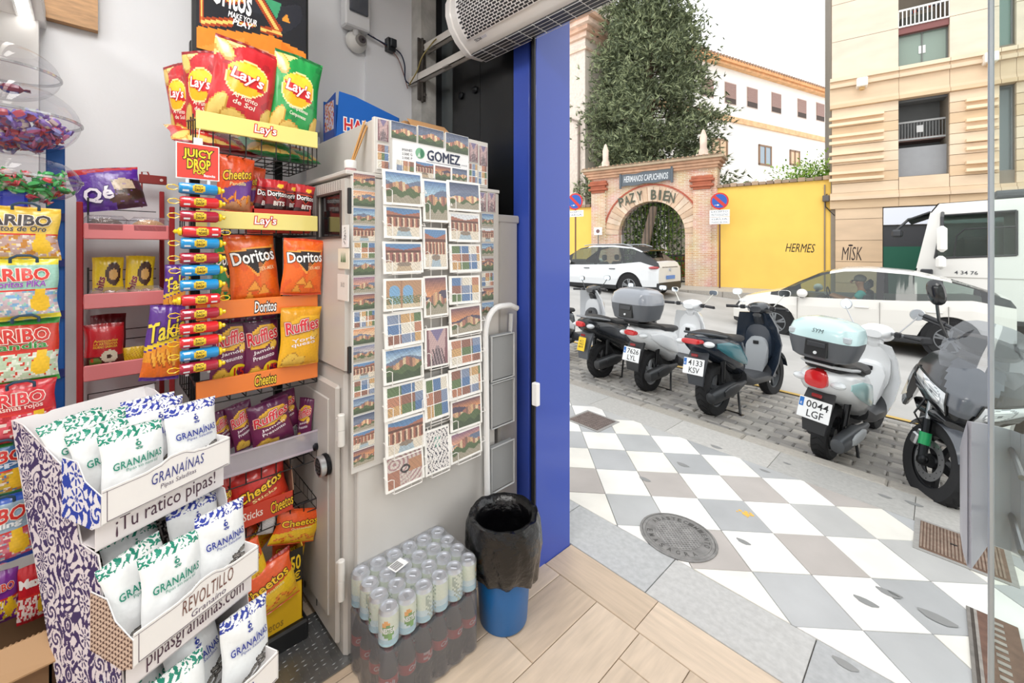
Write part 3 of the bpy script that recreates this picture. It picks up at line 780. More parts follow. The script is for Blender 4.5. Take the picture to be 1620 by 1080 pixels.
rs = stand(bag_ruf('#6d1f4e', '#5a1a48', 25, sub=('Jamón', 'Presunto'), euro=False, w=.14, h=.13, th=.05), 'small_crisp_bag', 'small purple crisp bag at the front right of clear tray', 'snack bag', G5, -1.765, (400, 630, 466, 702), roll=-.15)
for (q, lab) in (((372, 632, 412, 708), 'small purple crisp bag second from the front right one in clear tray'), ((345, 645, 375, 712), 'small purple crisp bag at the left, behind the white seed bags'), ((466, 628, 492, 700), 'small purple crisp bag turned edge-on at the right wall of clear tray'), ((425, 618, 478, 680), 'small purple crisp bag at the back of the clear tray')):
    stand(rs, '', lab, 'snack bag', G5, -1.82 if 'back' in lab or 'left' in lab else -1.79, q, roll=-.2 if 'edge' not in lab else .1, yaw=0 if 'edge' not in lab else -.9)
ct = thing('clear_tray', 'clear acrylic front tray holding the small purple crisp bags', 'tray')
m = MB(); yl = RY0-.02; zt, zb = .822, .75
m.box(XR-.004, yl, zb, XR, RY1, zt+.0); m.box(DW, yl, zb-.004, XR, RY1, zb)
pr = [(DW, RY1, zb), (XR, RY1, zb), (XR, RY1, zt+.03), (XR-.06, RY1, zt+.1), (XR-.16, RY1, zt+.12), (DW, RY1, zt+.12)]
m.prism(pr, (0, .004, 0)); m.build('tray_body', thinglass('frosted_acrylic', '#e9e6ee', .12, .15, .28), ct, smooth=0)
m = MB('#b9aebb'); m.box(XR-.0045, yl, zb-.002, XR+.001, RY1, zb+.006); m.box(XR-.0045, yl, zt-.003, XR+.001, RY1, zt+.002); m.tube([(XR, RY1+.004, zt), (XR-.01, RY1+.004, zt+.06), (XR-.06, RY1+.004, zt+.11), (XR-.16, RY1+.004, zt+.125)], .004, 6)
m.build('tray_edge', GLOSSP, ct)
# red box of sticks
G6 = 'red snack bags in the red box'
yR = yonx(465, XR)
bx6 = thing('display_box', 'red cardboard display box of puff sticks with lettering on its lip', 'box')
m = MB('#c9422c'); m.box(XR-.004, RY0-.03, .556, XR, yR, .622); m.box(-1.98, RY0-.03, .552, XR, yR, .556); m.prism([(XR, yR, .556), (XR, yR, .63), (XR-.02, yR, .70), (XR-.14, yR, .76), (-1.98, yR, .76), (-1.98, yR, .556)], (0, -.004, 0), '#8a6a56')
m.build('box_body', CARD, bx6, smooth=0)
m = MB('#c9422c'); P = plane((XR, 0, .589), (0, 1, 0), (0, 0, 1), (1, 0, 0)); ya = yonx(396, XR); yb = yonx(446, XR)
m.text('Sticks', P, ya+.008, 0, .062, .028, '#f4e2d8', .01, e=.001)
m.text('Cheetos', P, yb, 0, .075, .04, '#1d1510', .07, e=.001, shear=.1, rot=.12); m.text('Cheetos', P, yb, 0, .075, .04, '#f3c022', .015, e=.0016, shear=.1, rot=.12)
m.build('lip_print', PAPER, bx6, smooth=0)
cs = stand(bag_chee('#c2261e', '#d23a22', '#a81e18', 31, sub='Sticks', w=.17, h=.15), 'stick_bag', 'red puff stick bag at the right of the red box', 'snack bag', G6, -1.765, (372, 732, 462, 815), roll=-.18)
stand(cs, '', 'red puff stick bag in the middle of the red box', 'snack bag', G6, -1.82, (355, 738, 425, 822), roll=-.05)
stand(cs, '', 'red puff stick bag at left of red box behind the seed stand', 'snack bag', G6, -1.77, (338, 748, 384, 835), roll=-.1)
# yellow box, 0'50
G7 = 'puff bags piled in the yellow box'
yY = yonx(479, XR); bx7 = thing('display_box', 'yellow and black price box holding a pile of puff bags', 'box')
m = MB('#f2c318'); m.box(XR-.004, RY0-.03, .125, XR, yY, .33); m.box(-1.98, RY0-.03, .121, XR, yY, .125)
m.prism([(XR, yY, .125), (XR, yY, .40), (XR-.1, yY, .44), (-1.98, yY, .44), (-1.98, yY, .125)], (0, -.004, 0), '#c7a22a'); m.build('box_body', CARD, bx7, smooth=0)
m = MB('#1d1a14'); y5 = yonx(448, XR); m.box(XR, y5, .27, XR+.0012, yY, .395); P = plane((XR, 0, 0), (0, 1, 0), (0, 0, 1), (1, 0, 0))
m.text("0'50", P, (y5+yY)/2-.005, .345, .062, .055, '#f5d024', .02, e=.002); m.text('€', P, yY-.022, .295, .024, .03, '#f5d024', .02, e=.002); m.text('Cheetos', P, y5-.05, .15, .1, .03, '#a9801a', .01, e=.001)
m.build('price_print', PAPER, bx7, smooth=0)
co = stand(bag_chee('#e2571c', '#edc322', '#e2a81e', 35, sub='Gustosines'), 'puff_bag', 'orange and yellow puff bag lowest in the yellow box, lettering large', 'snack bag', G7, -1.68, (378, 893, 476, 968), roll=-.2, lean=.1)
for q, lab, rl, yw, x in (((376, 850, 430, 930), 'orange and yellow puff bag at the left side of the pile in yellow box', -.25, 0, -1.70), ((420, 808, 498, 860), 'orange and yellow puff bag sticking out at upper right of the pile', .35, 0, -1.74), ((385, 815, 440, 868), 'orange puff bag at the back left of the yellow box pile', -.6, .2, -1.84), ((425, 850, 478, 895), 'orange puff bag showing its bright side at mid right of the pile', .15, -.2, -1.8)):
    stand(co, '', lab, 'snack bag', G7, x, q, roll=rl, yaw=yw)
for k, (q, rl) in enumerate((((405, 800, 432, 845), .3), ((430, 868, 470, 905), -.3))):
    a = Bag(.12, .16, .05, lambda U, V: Art(U, V, '#d9dadd').put(V > .3, '#c7302a').var(.25, 4).c, '#c9cacd', 41+k)
    stand(a, 'silver_backed_bag', ('upper', 'lower')[k]+' silver backed snack bag turned over in the yellow box pile', 'snack bag', G7, -1.75, q, roll=rl)
# takis bags hanging
def art_tak(U, V):
    a = Art(U, V, '#5a2a8c'); a.put(V < -.05+.2*U, '#ef9a22'); a.put(V < -.5, '#e8701e')
    for k in range(5): a.ell(-.5+.25*k, -.45+.08*(k % 2), .1, .26, '#b85a14', .6); a.ell(-.48+.25*k, -.43+.08*(k % 2), .07, .22, '#f4b23a', .6)
    a.band(-.02, .1, '#f3d02a', -.2); a.put(V < -.9, '#4f2382'); return a.var(.1, 3).c
tk = Bag(.15, .25, .06, art_tak, '#4a2278', 44, 30, 40); tk.logo('Takis', 0, .68, .9, .24, '#f3dc3c', '#2c1450', .02, .05, shear=.2, rot=.25)
tk1 = stand(tk, 'rolled_chip_bag', 'lower purple and orange rolled chip bag hanging by the candy strip', 'snack bag', 'rolled chip bags', -1.80, (218, 482, 282, 602), roll=.12)
stand(tk1, '', 'upper purple rolled chip bag mostly hidden behind the candy strip', 'snack bag', 'rolled chip bags', -1.86, (255, 418, 300, 505), roll=.05)
# =================================================================== juicy candy strip
XJ = -1.665
st = thing('candy_strip', 'red header card and white hanging strip of liquid candy tubes', 'display strip')
yc, wd, z0, z1 = boxx(XJ, 278, 228, 347, 284)
m = MB('#f5f0ee'); m.box(XJ-.002, yc-wd/2, z0, XJ, yc+wd/2, z1); m.box(XJ-.002, yc-.012, z1, XJ, yc+.012, z1+.02, b=.0009)
m.box(XJ, yc-wd/2+.003, z0+.003, XJ+.0006, yc+wd/2-.003, z1-.003, '#e0463a')
P = plane((XJ, yc, (z0+z1)/2), (0, 1, 0), (0, 0, 1), (1, 0, 0))
for t, cx, cy, w_, h_ in (('JUICY', 0, .022, .075, .032), ('DROP', .002, -.008, .06, .03), ('POP', .003, -.032, .03, .014)):
    m.text(t, P, cx, cy, w_, h_, '#3c2a12', .1, e=.0012); m.text(t, P, cx, cy, w_, h_, '#f2d32a', .03, e=.0018)
m.text('Bazooka', P, .03, -.042, .03, .008, '#ffffff', .02, e=.0012)
m.build('header_card', PAPER, st, smooth=0)
m = MB('#eceef0')
for yo in (-.028, .028): m.box(XJ-.003, yc+yo-.004, zat(592, XJ, yc), XJ-.001, yc+yo+.004, z0)
m.tube([(XJ, yc, z1+.015), (XR, RY0+.01, 1.93)], .0012, 4); m.build('hanging_strip', CLEAR and PLASTIC, st, smooth=0)
JC = {'b': ('#1b8fd0', 'blue'), 'r': ('#d8262e', 'red'), 'c': ('#a81f38', 'cherry red')}
jy = [300, 321, 343, 367, 385, 408, 427, 450, 473, 495, 517, 538, 558, 578]; jc = 'brcrbcbbrcrrbc'; proto = {}
ords = ['first', 'second', 'third', 'fourth', 'fifth', 'sixth', 'seventh', 'eighth', 'ninth', 'tenth', 'eleventh', 'twelfth', 'thirteenth', 'bottom']
for k, (py, c) in enumerate(zip(jy, jc)):
    z = zat(py, XJ, yc); flip = k in (3, 8)
    lab = '%s liquid candy tube, %s from the top of the hanging strip' % (JC[c][1], ords[k]) if k < 13 else 'cherry red liquid candy tube at the very bottom of hanging strip'
    if c not in proto:
        t_ = thing('candy_tube', lab, 'candy', group='candy tubes on the hanging strip')
        m = MB(JC[c][0]); m.lathe([(.004, -.05), (.015, -.049), (.0175, -.043), (.0175, .043), (.015, .049), (.004, .05)], 16, axis='y'); m.build('bottle', GLOSSP, t_)
        m = MB('#f4d01e'); m.lathe([(.01, .05), (.013, .052), (.012, .058), (.006, .062), (.007, .068), (.001, .072)], 12, axis='y'); m.build('nozzle', GLOSSP, t_)
        m = MB('#f1c81c'); m.tube([(.0, -.05, .003), (0, -.06, .008), (0, -.074, .006), (0, -.078, 0), (0, -.074, -.006), (0, -.06, -.008), (0, -.05, -.003)], .0017, 6); m.build('hook', GLOSSP, t_)
        m = MB(); Q = lambda u, v, e=0.0: np.stack([(.0178+e)*np.cos(v/.0178), u, (.0178+e)*np.sin(v/.0178)], -1)
        m.grid(lambda U, V: Q(U*.016, V*.014), 6, 6, lambda U, V: Art(U, V, '#e9c42a').put((U**2+V**2) > 1.25, JC[c][0]).var(.3, 4).c)
        m.text('JUICY', Q, 0, .005, .022, .008, '#3c2a12', .03, e=.0005); m.text('DROP', Q, 0, -.005, .02, .008, '#3c2a12', .03, e=.0005)
        m.grid(lambda U, V: Q(-.033+U*.008, V*.012), 3, 4, lambda U, V: Art(U, V, '#e8ecf2').put(np.abs(V) < .4, JC[c][0]).c); m.build('label_print', PAPER, t_)
        proto[c] = t_
    else: t_ = copy_tree(proto[c], label=lab)
    t_.location = (XJ+.017, yc+(.004 if flip else 0)+RNG.uniform(-.003, .003), z); t_.rotation_euler = (pi if flip else 0, 0, 0)
    if flip: t_.rotation_euler = (0, 0, 0); t_.scale = (1, -1, 1)
# =================================================================== safe and cabinets
SX = -1.5
def szx(px, x, y): return None
safe = thing('safe', 'tall light grey steel safe with hinged door and round dial', 'safe')
SB = '#c9c5c0'
zb = g(-1.8, 1.0)
m = MB(SB); m.box(-2.2, .665, zb, SX-.03, 1.385, 1.083, b=.012); m.build('body', STEEL, safe)
m = MB('#cbc8c4'); m.box(SX-.03, .70, zb+.02, SX, 1.385, 1.02, b=.004); m.build('side_panel', STEEL, safe)
m = MB('#bdb8b2'); m.box(-2.12, .645, zb+.045, SX-.055, .668, 1.03, b=.012)
m.box(-2.05, .640, zb+.12, SX-.12, .648, .97, b=.004, col='#c2bdb7'); dr = m.build('door', STEEL, safe)
for (t, b) in ((655, 706), (886, 950)):
    xx = xony(541, .645); z0, z1 = zat(b, xx, .64), zat(t, xx, .64)
    m = MB('#d8d5d0'); m.lathe([(.010, z0), (.013, z0+.003), (.013, (z0+z1)/2-.001), (.011, (z0+z1)/2), (.013, (z0+z1)/2+.001), (.013, z1-.003), (.010, z1)], 12, c=(xx, .642, 0)); m.box(xx-.035, .636, z0+.01, xx, .652, z1-.02, b=.003)
    m.build('hinge', STEEL, safe)
xd = xony(513, .63); zd = zat(735, xd, .63)
m = MB('#2a2a2c'); m.lathe([(.040, .0), (.040, -.012), (.036, -.016)], 28, axis='y', c=(xd, .642, zd)); m.col = '#c8c9cb'
m.lathe([(.036, -.014), (.037, -.034), (.034, -.037), (.031, -.035)], 28, axis='y', c=(xd, .642, zd), cap=False)
m.col = '#37383b'; m.lathe([(.031, -.033), (.0001, -.034)], 28, axis='y', c=(xd, .642, zd), cap=False)
for a in range(3):
    for b in range(4): m.box(xd-.016+a*.013-.003, .604, zd-.017+b*.012-.003, xd-.016+a*.013+.003, .608, zd-.017+b*.012+.003, col='#8b8d90')
m.build('dial', METAL, safe)
m = MB('#33343a'); m.lathe([(.016, 0), (.018, -.012), (.012, -.02), (.0001, -.021)], 16, axis='y', c=(xony(497, .63), .642, zat(706, xony(497, .63), .63))); m.build('knob', METAL, safe)
# small box of colour behind the rack (navy sign) on the safe door
cab = thing('metal_cabinet', 'light grey steel cabinet with dark window standing on the safe', 'cabinet')
CZ0, CZ1 = 1.087, 1.818
CB = '#c3beb8'
m = MB(CB); m.box(-2.2, .675, CZ0, SX, 1.41, CZ1-.018, b=.003); m.box(-2.205, .655, CZ1-.016, SX+.004, 1.413, CZ1, b=.003, col='#cfcbc6'); m.build('body', STEEL, cab)
wx0, wx1 = xony(503, .655), xony(540, .655); wz1, wz0 = zat(308, (wx0+wx1)/2, .655), zat(375, (wx0+wx1)/2, .655)
m = MB(CB); XE_ = SX-.006; dz0, dz1 = CZ0+.006, CZ1-.03
for q in ((-2.18, dz0, wx0, dz1), (wx1, dz0, XE_, dz1), (wx0, wz1, wx1, dz1), (wx0, dz0, wx1, wz0)): m.box(q[0], .655, q[1], q[2], .676, q[3])
cd = m.build('door', STEEL, cab)
m = MB('#1b1a1b'); m.box(wx0, .664, wz0, wx1, .668, wz1); m.build('window_pane', mat('dark_glass', .12, coat=.4), cd)
m = MB('#4a3f3c')
for q in ((wx0-.004, wz0-.006, wx0+.004, wz1+.006), (wx1-.004, wz0-.006, wx1+.004, wz1+.006), (wx0, wz1-.002, wx1, wz1+.006), (wx0, wz0-.006, wx1, wz0+.002)): m.box(q[0], .650, q[1], q[2], .657, q[3])
m.build('window_frame', PLASTIC, cd)
for (t, b) in ((297, 338), (548, 590)):
    x_ = xony(553, .65); m = MB('#1e1e20'); m.box(x_-.005, .643, zat(b, x_, .65), x_+.005, .656, zat(t, x_, .65), b=.002); m.build('hinge', PLASTIC, cd)
m = MB('#8f8b86')
for a in range(16):
    for b in range(6):
        x_ = -1.86+a*.021; m.box(x_, .6535, 1.752+b*.006, x_+.003, .6553, 1.755+b*.006)
m.build('vent_holes', MATTE, cd)['kind'] = 'stuff'
m = MB('#e8e4da')
def stk(mb, l, t, r, b, col):
    a, c = xony(l, .653), xony(r, .653); mid = (a+c)/2; mb.box(a, .6525, zat(b, mid, .653), c, .6556, zat(t, mid, .653), col=col); return (a+c)/2, (zat(b, mid, .653)+zat(t, mid, .653))/2, c-a, zat(t, mid, .653)-zat(b, mid, .653)
c1 = stk(m, 535, 393, 552, 425, '#e6dfcc'); Q = plane((0, .6522, 0), (1, 0, 0), (0, 0, 1), (0, -1, 0))
for dx in (-.014, .001, .015):
    m.poly(Q(np.array([-.006, .006, 0])+c1[0]+dx, np.array([-.012, -.012, .018])+c1[1], .0006), '#3d6a35'); m.poly(Q(np.array([-.004, .004, 0])+c1[0]+dx, np.array([-.002, -.002, .024])+c1[1], .0009), '#4f8040')
c2 = stk(m, 541, 356, 551, 391, '#e9e9ea')
for k in range(22): m.text('▪', Q, c2[0]+RNG.uniform(-.009, .009), c2[1]+RNG.uniform(-.03, .03), .003, RNG.uniform(.002, .007), '#3a3a40', e=.0006)
c3 = stk(m, 534, 434, 551, 475, '#e3e0da')
m.text('31.12', Q, c3[0], c3[1]+.01, .03, .016, '#55555a', e=.0006)
m.build('sticker', PAPER, cd, smooth=0)
TZ0, TZ1 = 1.822, 2.03
top = thing('metal_box', 'light grey steel box with pictures standing on top of the cabinet', 'metal box')
m = MB('#c6c2bd'); m.box(-2.22, .771, TZ0, SX-.005, 1.335, TZ1, b=.004); m.box(SX-.02, .765, TZ0-.002, SX, 1.34, TZ1+.004, b=.002, col='#d3cfca'); m.build('body', STEEL, top)
m = MB('#c9c5c0'); m.box(-2.1, 1.44, .03, SX-.03, 1.575, 1.69, b=.01); m.box(-2.1, 1.435, 1.665, SX-.025, 1.58, 1.705, b=.006); tag(m.build('white_fridge', STEEL), 'narrow pale cabinet squeezed between the safe and the black panel', 'cabinet')
# ------------------------------------------------------------------ pictures for postcards
SK = [('#2f7fc4', '#bfe0ee'), ('#e58a3c', '#f3d3a0'), ('#6b78a8', '#d9c7c0'), ('#3a5f9a', '#8fb6d6'), ('#8a5a8c', '#f0a06a'), ('#c8d4e0', '#f0ece0')]
BD = ['#c98a5a', '#d9a765', '#a8684a', '#e0c08a', '#b5674b', '#8a5a4a']
def scene_art(kind, seed):
    r = random.Random(seed); s0, s1 = SK[r.randrange(6)]
    if kind == 'sunset': s0, s1 = '#6a3f5a', '#f5952c'
    if kind == 'blue': s0, s1 = '#1766ae', '#a9d8ee'
    if kind == 'dusk': s0, s1 = '#27406e', '#7f8fb0'
    hz = r.uniform(-.1, .25)
    def f(U, V):
        a = Art(U, V, s1); t = np.clip((V-hz)/(1-hz), 0, 1)[:, None]; a.c = a.c*(1-t)+np.array(L(s0))*t
        a.c *= (1+.18*NZ(U, V*2.5, .8, seed))[:, None]
        a.put(V < hz+.22+.18*np.sin(2.2*U+seed), '#5d7196' if kind != 'sunset' else '#4a3a5c')
        blk = np.floor((U+1)*5.5+seed); hh = hz-.1+.42*np.abs(np.sin(blk*12.9))*np.exp(-((U-.1)/.8)**2)
        bc = np.array([L(BD[int(k)]) for k in (blk*7+seed) % 6]); mk = V < hh; a.c[mk] = bc[mk]*(1.35 if kind == 'dusk' else 1)*(1+.35*np.sin(U[mk]*60)*np.sin(V[mk]*50))[:, None]
        a.put((V < hz-.3+.14*np.sin(7*U+seed)), '#4f6a34'); a.put((V < -.55+.1*np.sin(9*U)), '#39522b' if seed % 2 else '#a59a80')
        return a.var(.18, 4, seed).c
    def court(U, V):
        a = Art(U, V, '#b4623f' if seed % 2 else '#a9564a'); a.put(V > .55+.25*np.abs(U), '#3f86c4' if seed % 3 else '#dfe6ee'); a.put((V > .35) & (V < .5), '#6b3527')
        cols = (np.sin(U*19+seed) > .45) & (V < .35) & (V > -.35); a.put(cols, '#e9c9a0'); a.put((np.cos(U*19+seed) > .2) & (V < .25) & (V > -.3), '#5a2a22', .8)
        a.put(V < -.35, '#e6d8c0'); a.put((V < -.35) & (np.abs(U) < .28+.3*(-.35-V)), '#9fb9c9' if seed % 2 else '#c4a67c'); a.ell(0, -.5, .4, .16, '#8f7a66'); return a.var(.22, 4, seed).c
    def mosaic(U, V):
        i = np.floor((U+1)*1.5*(1+.15*np.sin(seed))); j = np.floor((V+1)*1.5); k = (i*3+j*5+seed) % 7
        pal = np.array([L(q) for q in ('#3f77b3', '#d7a24f', '#9a5b43', '#e6dcc8', '#5e7f45', '#7a8fb5', '#c77a4e')])
        a = Art(U, V, '#ffffff'); a.c = pal[k.astype(int)]*(1+.45*NZ(U, V, 3, seed))[:, None]
        fu, fv = ((U+1)*1.5) % 1, ((V+1)*1.5) % 1; a.put((fu < .07) | (fv < .07), '#f4f2ee'); np.clip(a.c, 0, 1, a.c); return a.c
    def street(U, V):
        a = Art(U, V, '#c9a0a0'); a.put(V > .3+1.1*np.abs(U), '#7b6aa0'); a.put(np.abs(U) > .75+.1*V, '#8a4f5a'); a.tri([(-.1, .1), (.15, .1), (.6, -1), (-.6, -1)], '#9a8088'); a.put((np.abs(U) < .5-.3*V) & (V < -.1) & (np.sin(U*23+V*9) > .3), '#4a3440'); return a.var(.3, 4, seed).c
    def arches(U, V):
        a = Art(U, V, '#c08a55'); 
        for cx in (-.55, .2): a.put((np.abs(U-cx) < .3) & (V < .2), '#7fb6d8'); a.ell(cx, .2, .3, .45, '#5aa6dc')
        a.put((V < -.1) & (NZ(U, V, 3) > -.1), '#5c7a3a'); a.put(V < -.7, '#d9c29a'); a.put(np.abs(U+.17) < .05, '#b07545'); return a.var(.2, 3, seed).c
    def tiles(U, V):
        a = Art(U, V, '#efe9e6'); p = np.sin(9*U+2*np.sin(7*V))*np.sin(8*V+2*np.sin(8*U)); a.put(np.abs(p) < .16, '#2a2340'); a.put((np.abs(p) < .16) & (np.hypot(U, V-.45) < .32), '#2f9a86'); return a.c
    def pattern(U, V):
        a = Art(U, V, '#d9cbc0'); a.put(np.sin(26*np.hypot(U+.6, V-.5)) > .3, '#b57d84'); a.put((np.sin(30*(U+V)) > 0) & (U < .3) & (V < -.2), '#c5b2a8'); a.put((U > .2) & (V > -.3) & (V < .5), '#c4824c'); a.put((U < -.35) & (V < .1), '#b8704f'); a.put((np.abs(np.hypot(U, V)-.22) < .06), '#231d22'); return a.var(.12, 4).c
    fn_ = {'court': court, 'mosaic': mosaic, 'street': street, 'arches': arches, 'tiles': tiles, 'pattern': pattern}.get(kind, f)
    def soft(U, V):
        c = np.clip(fn_(U, V), 0, 1); lu = c.mean(1, keepdims=True); return np.clip((c*.72+lu*.28)*(1+.28*NZ(U, V, 6, seed)[:, None])*.88+.05, 0, 1)
    return soft
def picture(name, x, rect, kind, seed, label, cat, group, border=.07, th=.003, lean=0, n=34, roll=0, mtl=PAPER, yaw=0):
    l, t, r, b = rect; yc, wd, z0, z1 = boxx(x, l, t, r, b); h = z1-z0
    m = MB('#fbfaf7'); m.box(-wd/2, 0, 0, wd/2, th, h)
    bo = border*min(wd, h); nu = max(6, int(n*min(1, wd/h))); nv = max(6, int(n*min(1, h/wd)))
    m.grid(lambda U, V: np.stack([U*(wd/2-bo), np.full(len(U), -.0006), h/2+V*(h/2-bo)], 1), nu, nv, scene_art(kind, seed))
    o = m.build(name, mtl, smooth=0); o.location = (x, yc, z0); o.rotation_euler = (-lean, roll, pi/2+yaw); return tag(o, label, cat, group)
# magnets / small pictures in the left column
NTH = ['topmost', 'second', 'third', 'fourth', 'fifth', 'sixth', 'seventh', 'eighth', 'ninth', 'tenth', 'eleventh', 'twelfth', 'thirteenth', 'fourteenth', 'fifteenth', 'sixteenth', 'lowest']
m = MB('#d6d3cf'); yl0, yl1 = yonx(555.5, SX+.004), yonx(607, SX+.004); m.box(SX+.0005, yl0, zat(742, SX, .72), SX+.006, yl1+.06, CZ1-.02)
tag(m.build('magnet_board', STEEL), 'long pale metal board on the cabinet holding the small magnet pictures', 'board')
kk = ['sunset', 'land', 'blue', 'court', 'mosaic', 'land', 'land', 'sunset', 'mosaic', 'land', 'land', 'court', 'mosaic', 'land', 'dusk', 'court', 'sunset']
dsc = {'sunset': 'sunset', 'land': 'hill view', 'blue': 'blue sky', 'court': 'courtyard', 'mosaic': 'many-view', 'dusk': 'dusk', 'street': 'narrow street', 'arches': 'garden arches', 'tiles': 'tile pattern', 'pattern': 'ornament pattern'}
T0, TN = 274.0, 735.0
for k in range(17):
    a = T0+(TN-T0)*k/17
    lab = '%s small magnet picture with %s, in the narrow column at the board edge' % (NTH[k], dsc[kk[k]])
    picture('magnet_picture', SX+.010, (558.5, a+1, 593.5-.06*k, a+26), kk[k], 50+k, lab, 'magnet', 'magnets in the long left column', border=.02, n=24)
kk = ['blue', 'court', 'blue', 'sunset', 'mosaic', 'sunset', 'land', 'land']
for k in range(7):
    a = 338+k*23.3
    picture('magnet_picture', SX+.004, (762, a, 781, a+21), kk[k], 80+k, '%s small landscape magnet with %s in the short column at the cabinet edge' % (NTH[k], dsc[kk[k]]), 'magnet', 'magnets in the short right column', border=.02, n=20)
for k, q in enumerate(((757, 304, 769, 335), (771, 305, 784, 336))):
    picture('magnet_picture', SX+.004, q, 'street', 90+k, ('left', 'right')[k]+' one of two upright magnets at the cabinet top corner', 'magnet', 'upright magnets', border=.03, n=24)
# on the top box
for k, (q, kd, lab) in enumerate((((597, 189, 615, 224), 'street', 'upright magnet at the upper left corner of the top box'), ((597, 229, 616, 268), 'mosaic', 'upright magnet below another at the left of the top box'),
        ((618.5, 195, 659, 222), 'dusk', 'lit palace magnet, first in the row above the sign'), ((661, 203, 702, 231), 'dusk', 'lit palace magnet in the middle of the row above the sign'), ((705, 213, 741, 243), 'dusk', 'lit palace magnet at the end of the row above the sign'),
        ((626, 254, 655, 278), 'mosaic', 'many-view magnet under the left of the sign'), ((657.5, 257, 686, 281), 'court', 'courtyard magnet under the sign lettering'), ((688, 263, 713, 286), 'sunset', 'pink sunset magnet under the sign lettering'), ((715, 267, 739, 290), 'dusk', 'golden dusk magnet under the right end of the sign'),
        ((742, 226, 756, 257), 'street', 'upright magnet right of the sign, upper inner one'), ((758, 231, 771, 263), 'street', 'upright magnet right of the sign, upper outer one'), ((742, 259, 755, 290), 'mosaic', 'upright magnet right of the sign, lower inner one'), ((757, 262, 770, 293), 'mosaic', 'upright magnet right of the sign, lower outer one'))):
    dy = 2 if q[0] < 640 else 0
    picture('magnet_picture', SX+.004, q, kd, 100+(k if kd != 'dusk' or k > 5 else 3), lab, 'magnet', 'magnets on the top box', border=.02, n=30)
yc, wd, z0, z1 = boxx(SX+.0018, 621, 226, 741, 281)
m = MB('#f4f5f8'); m.box(SX+.0003, yc-wd/2, z0, SX+.0018, yc+wd/2, z1-.012); P = plane((SX+.0018, yc, (z0+z1)/2), (0, 1, 0), (0, 0, 1), (1, 0, 0))
[m.text('GOMEZ', P, .055+dx, .018+dy, .17, .042, '#26304e', .0, e=.001+.0002*k) for k, (dx, dy) in enumerate(((0, 0), (.0018, 0), (-.0018, 0), (0, .0012), (0, -.0012)))]
for k, (lx) in enumerate((-.031, .005, .034, .058, .083, .112, .14)): pass
m.box(SX+.002, yc-.035, (z0+z1)/2-.0105, SX+.0026, yc+.145, (z0+z1)/2-.009, '#26304e')
m.text('●', P, -.065, .019, .044, .044, '#7db894', e=.001); m.text('◗', P, -.055, .019, .018, .036, '#3f7f60', e=.0016); m.text('▲', P, -.07, .012, .018, .018, '#cfe3d6', e=.0016)
for k, t in enumerate(('IMANES', '2.50€ G', '2.00€ P')): m.text(t, P, -.125, .022-.016*k, .046, .010, '#3a3d44', .0, e=.001, rot=.05)
m.text('postal', P, .165, .0, .03, .008, '#6a6d74', e=.001); m.text('0.50€', P, .167, -.02, .028, .009, '#6a6d74', e=.001)
tag(m.build('name_sign', PAPER, smooth=0), 'white printed name sign in dark blue capitals on the top box', 'sign')
# ------------------------------------------------------------------ wire postcard rack with cards
A_ = [(608, 270, 670, 325, 'blue'), (609, 326, 668, 377, 'court'), (608, 382, 670, 432, 'court'), (608, 440, 670, 490, 'arches'), (610, 493, 671, 547, 'mosaic'), (608, 548, 671, 603, 'land'), (609, 605, 673, 658, 'mosaic'), (611, 660, 673, 716, 'court'), (611, 714, 672, 768, 'pattern')]
B_ = [(671, 284, 711, 351, 'blue'), (671, 360, 709, 425, 'court'), (672, 436, 710, 500, 'sunset'), (673, 518, 711, 580, 'street'), (673, 596, 712, 662, 'mosaic'), (674, 678, 713, 746, 'tiles')]
C_ = [(710, 287, 761, 334, 'dusk'), (712, 336, 760, 382, 'court'), (713, 386, 762, 430, 'mosaic'), (712, 436, 760, 480, 'mosaic'), (713, 483, 763, 528, 'sunset'), (712, 534, 763, 577, 'mosaic'), (712, 580, 763, 627, 'mosaic'), (714, 629, 763, 676, 'sunset'), (714, 678, 763, 724, 'land')]
wr_ = thing('postcard_rack', 'white wire postcard rack of pockets hung on the cabinet side', 'card rack'); XC = -1.462
m = MB('#ece9e4')
for c_ in (A_, B_, C_):
    ys2 = [yonx(c_[0][0]+ (c_[0][2]-c_[0][0])*f_, XC-.012) for f_ in (.28, .7)]
    for y_ in ys2: m.tube([(XC-.014, y_, zat(c_[-1][3], XC, y_)-.01), (XC-.014, y_, zat(c_[0][1], XC, y_)-.02)], .0022, 6)
for z_ in (.80, 1.2, 1.66): m.tube([(XC-.018, yonx(615, XC), z_), (XC-.018, yonx(755, XC), z_)], .0022, 6)
m.build('backbone', WIRE, wr_)
n_ = 0
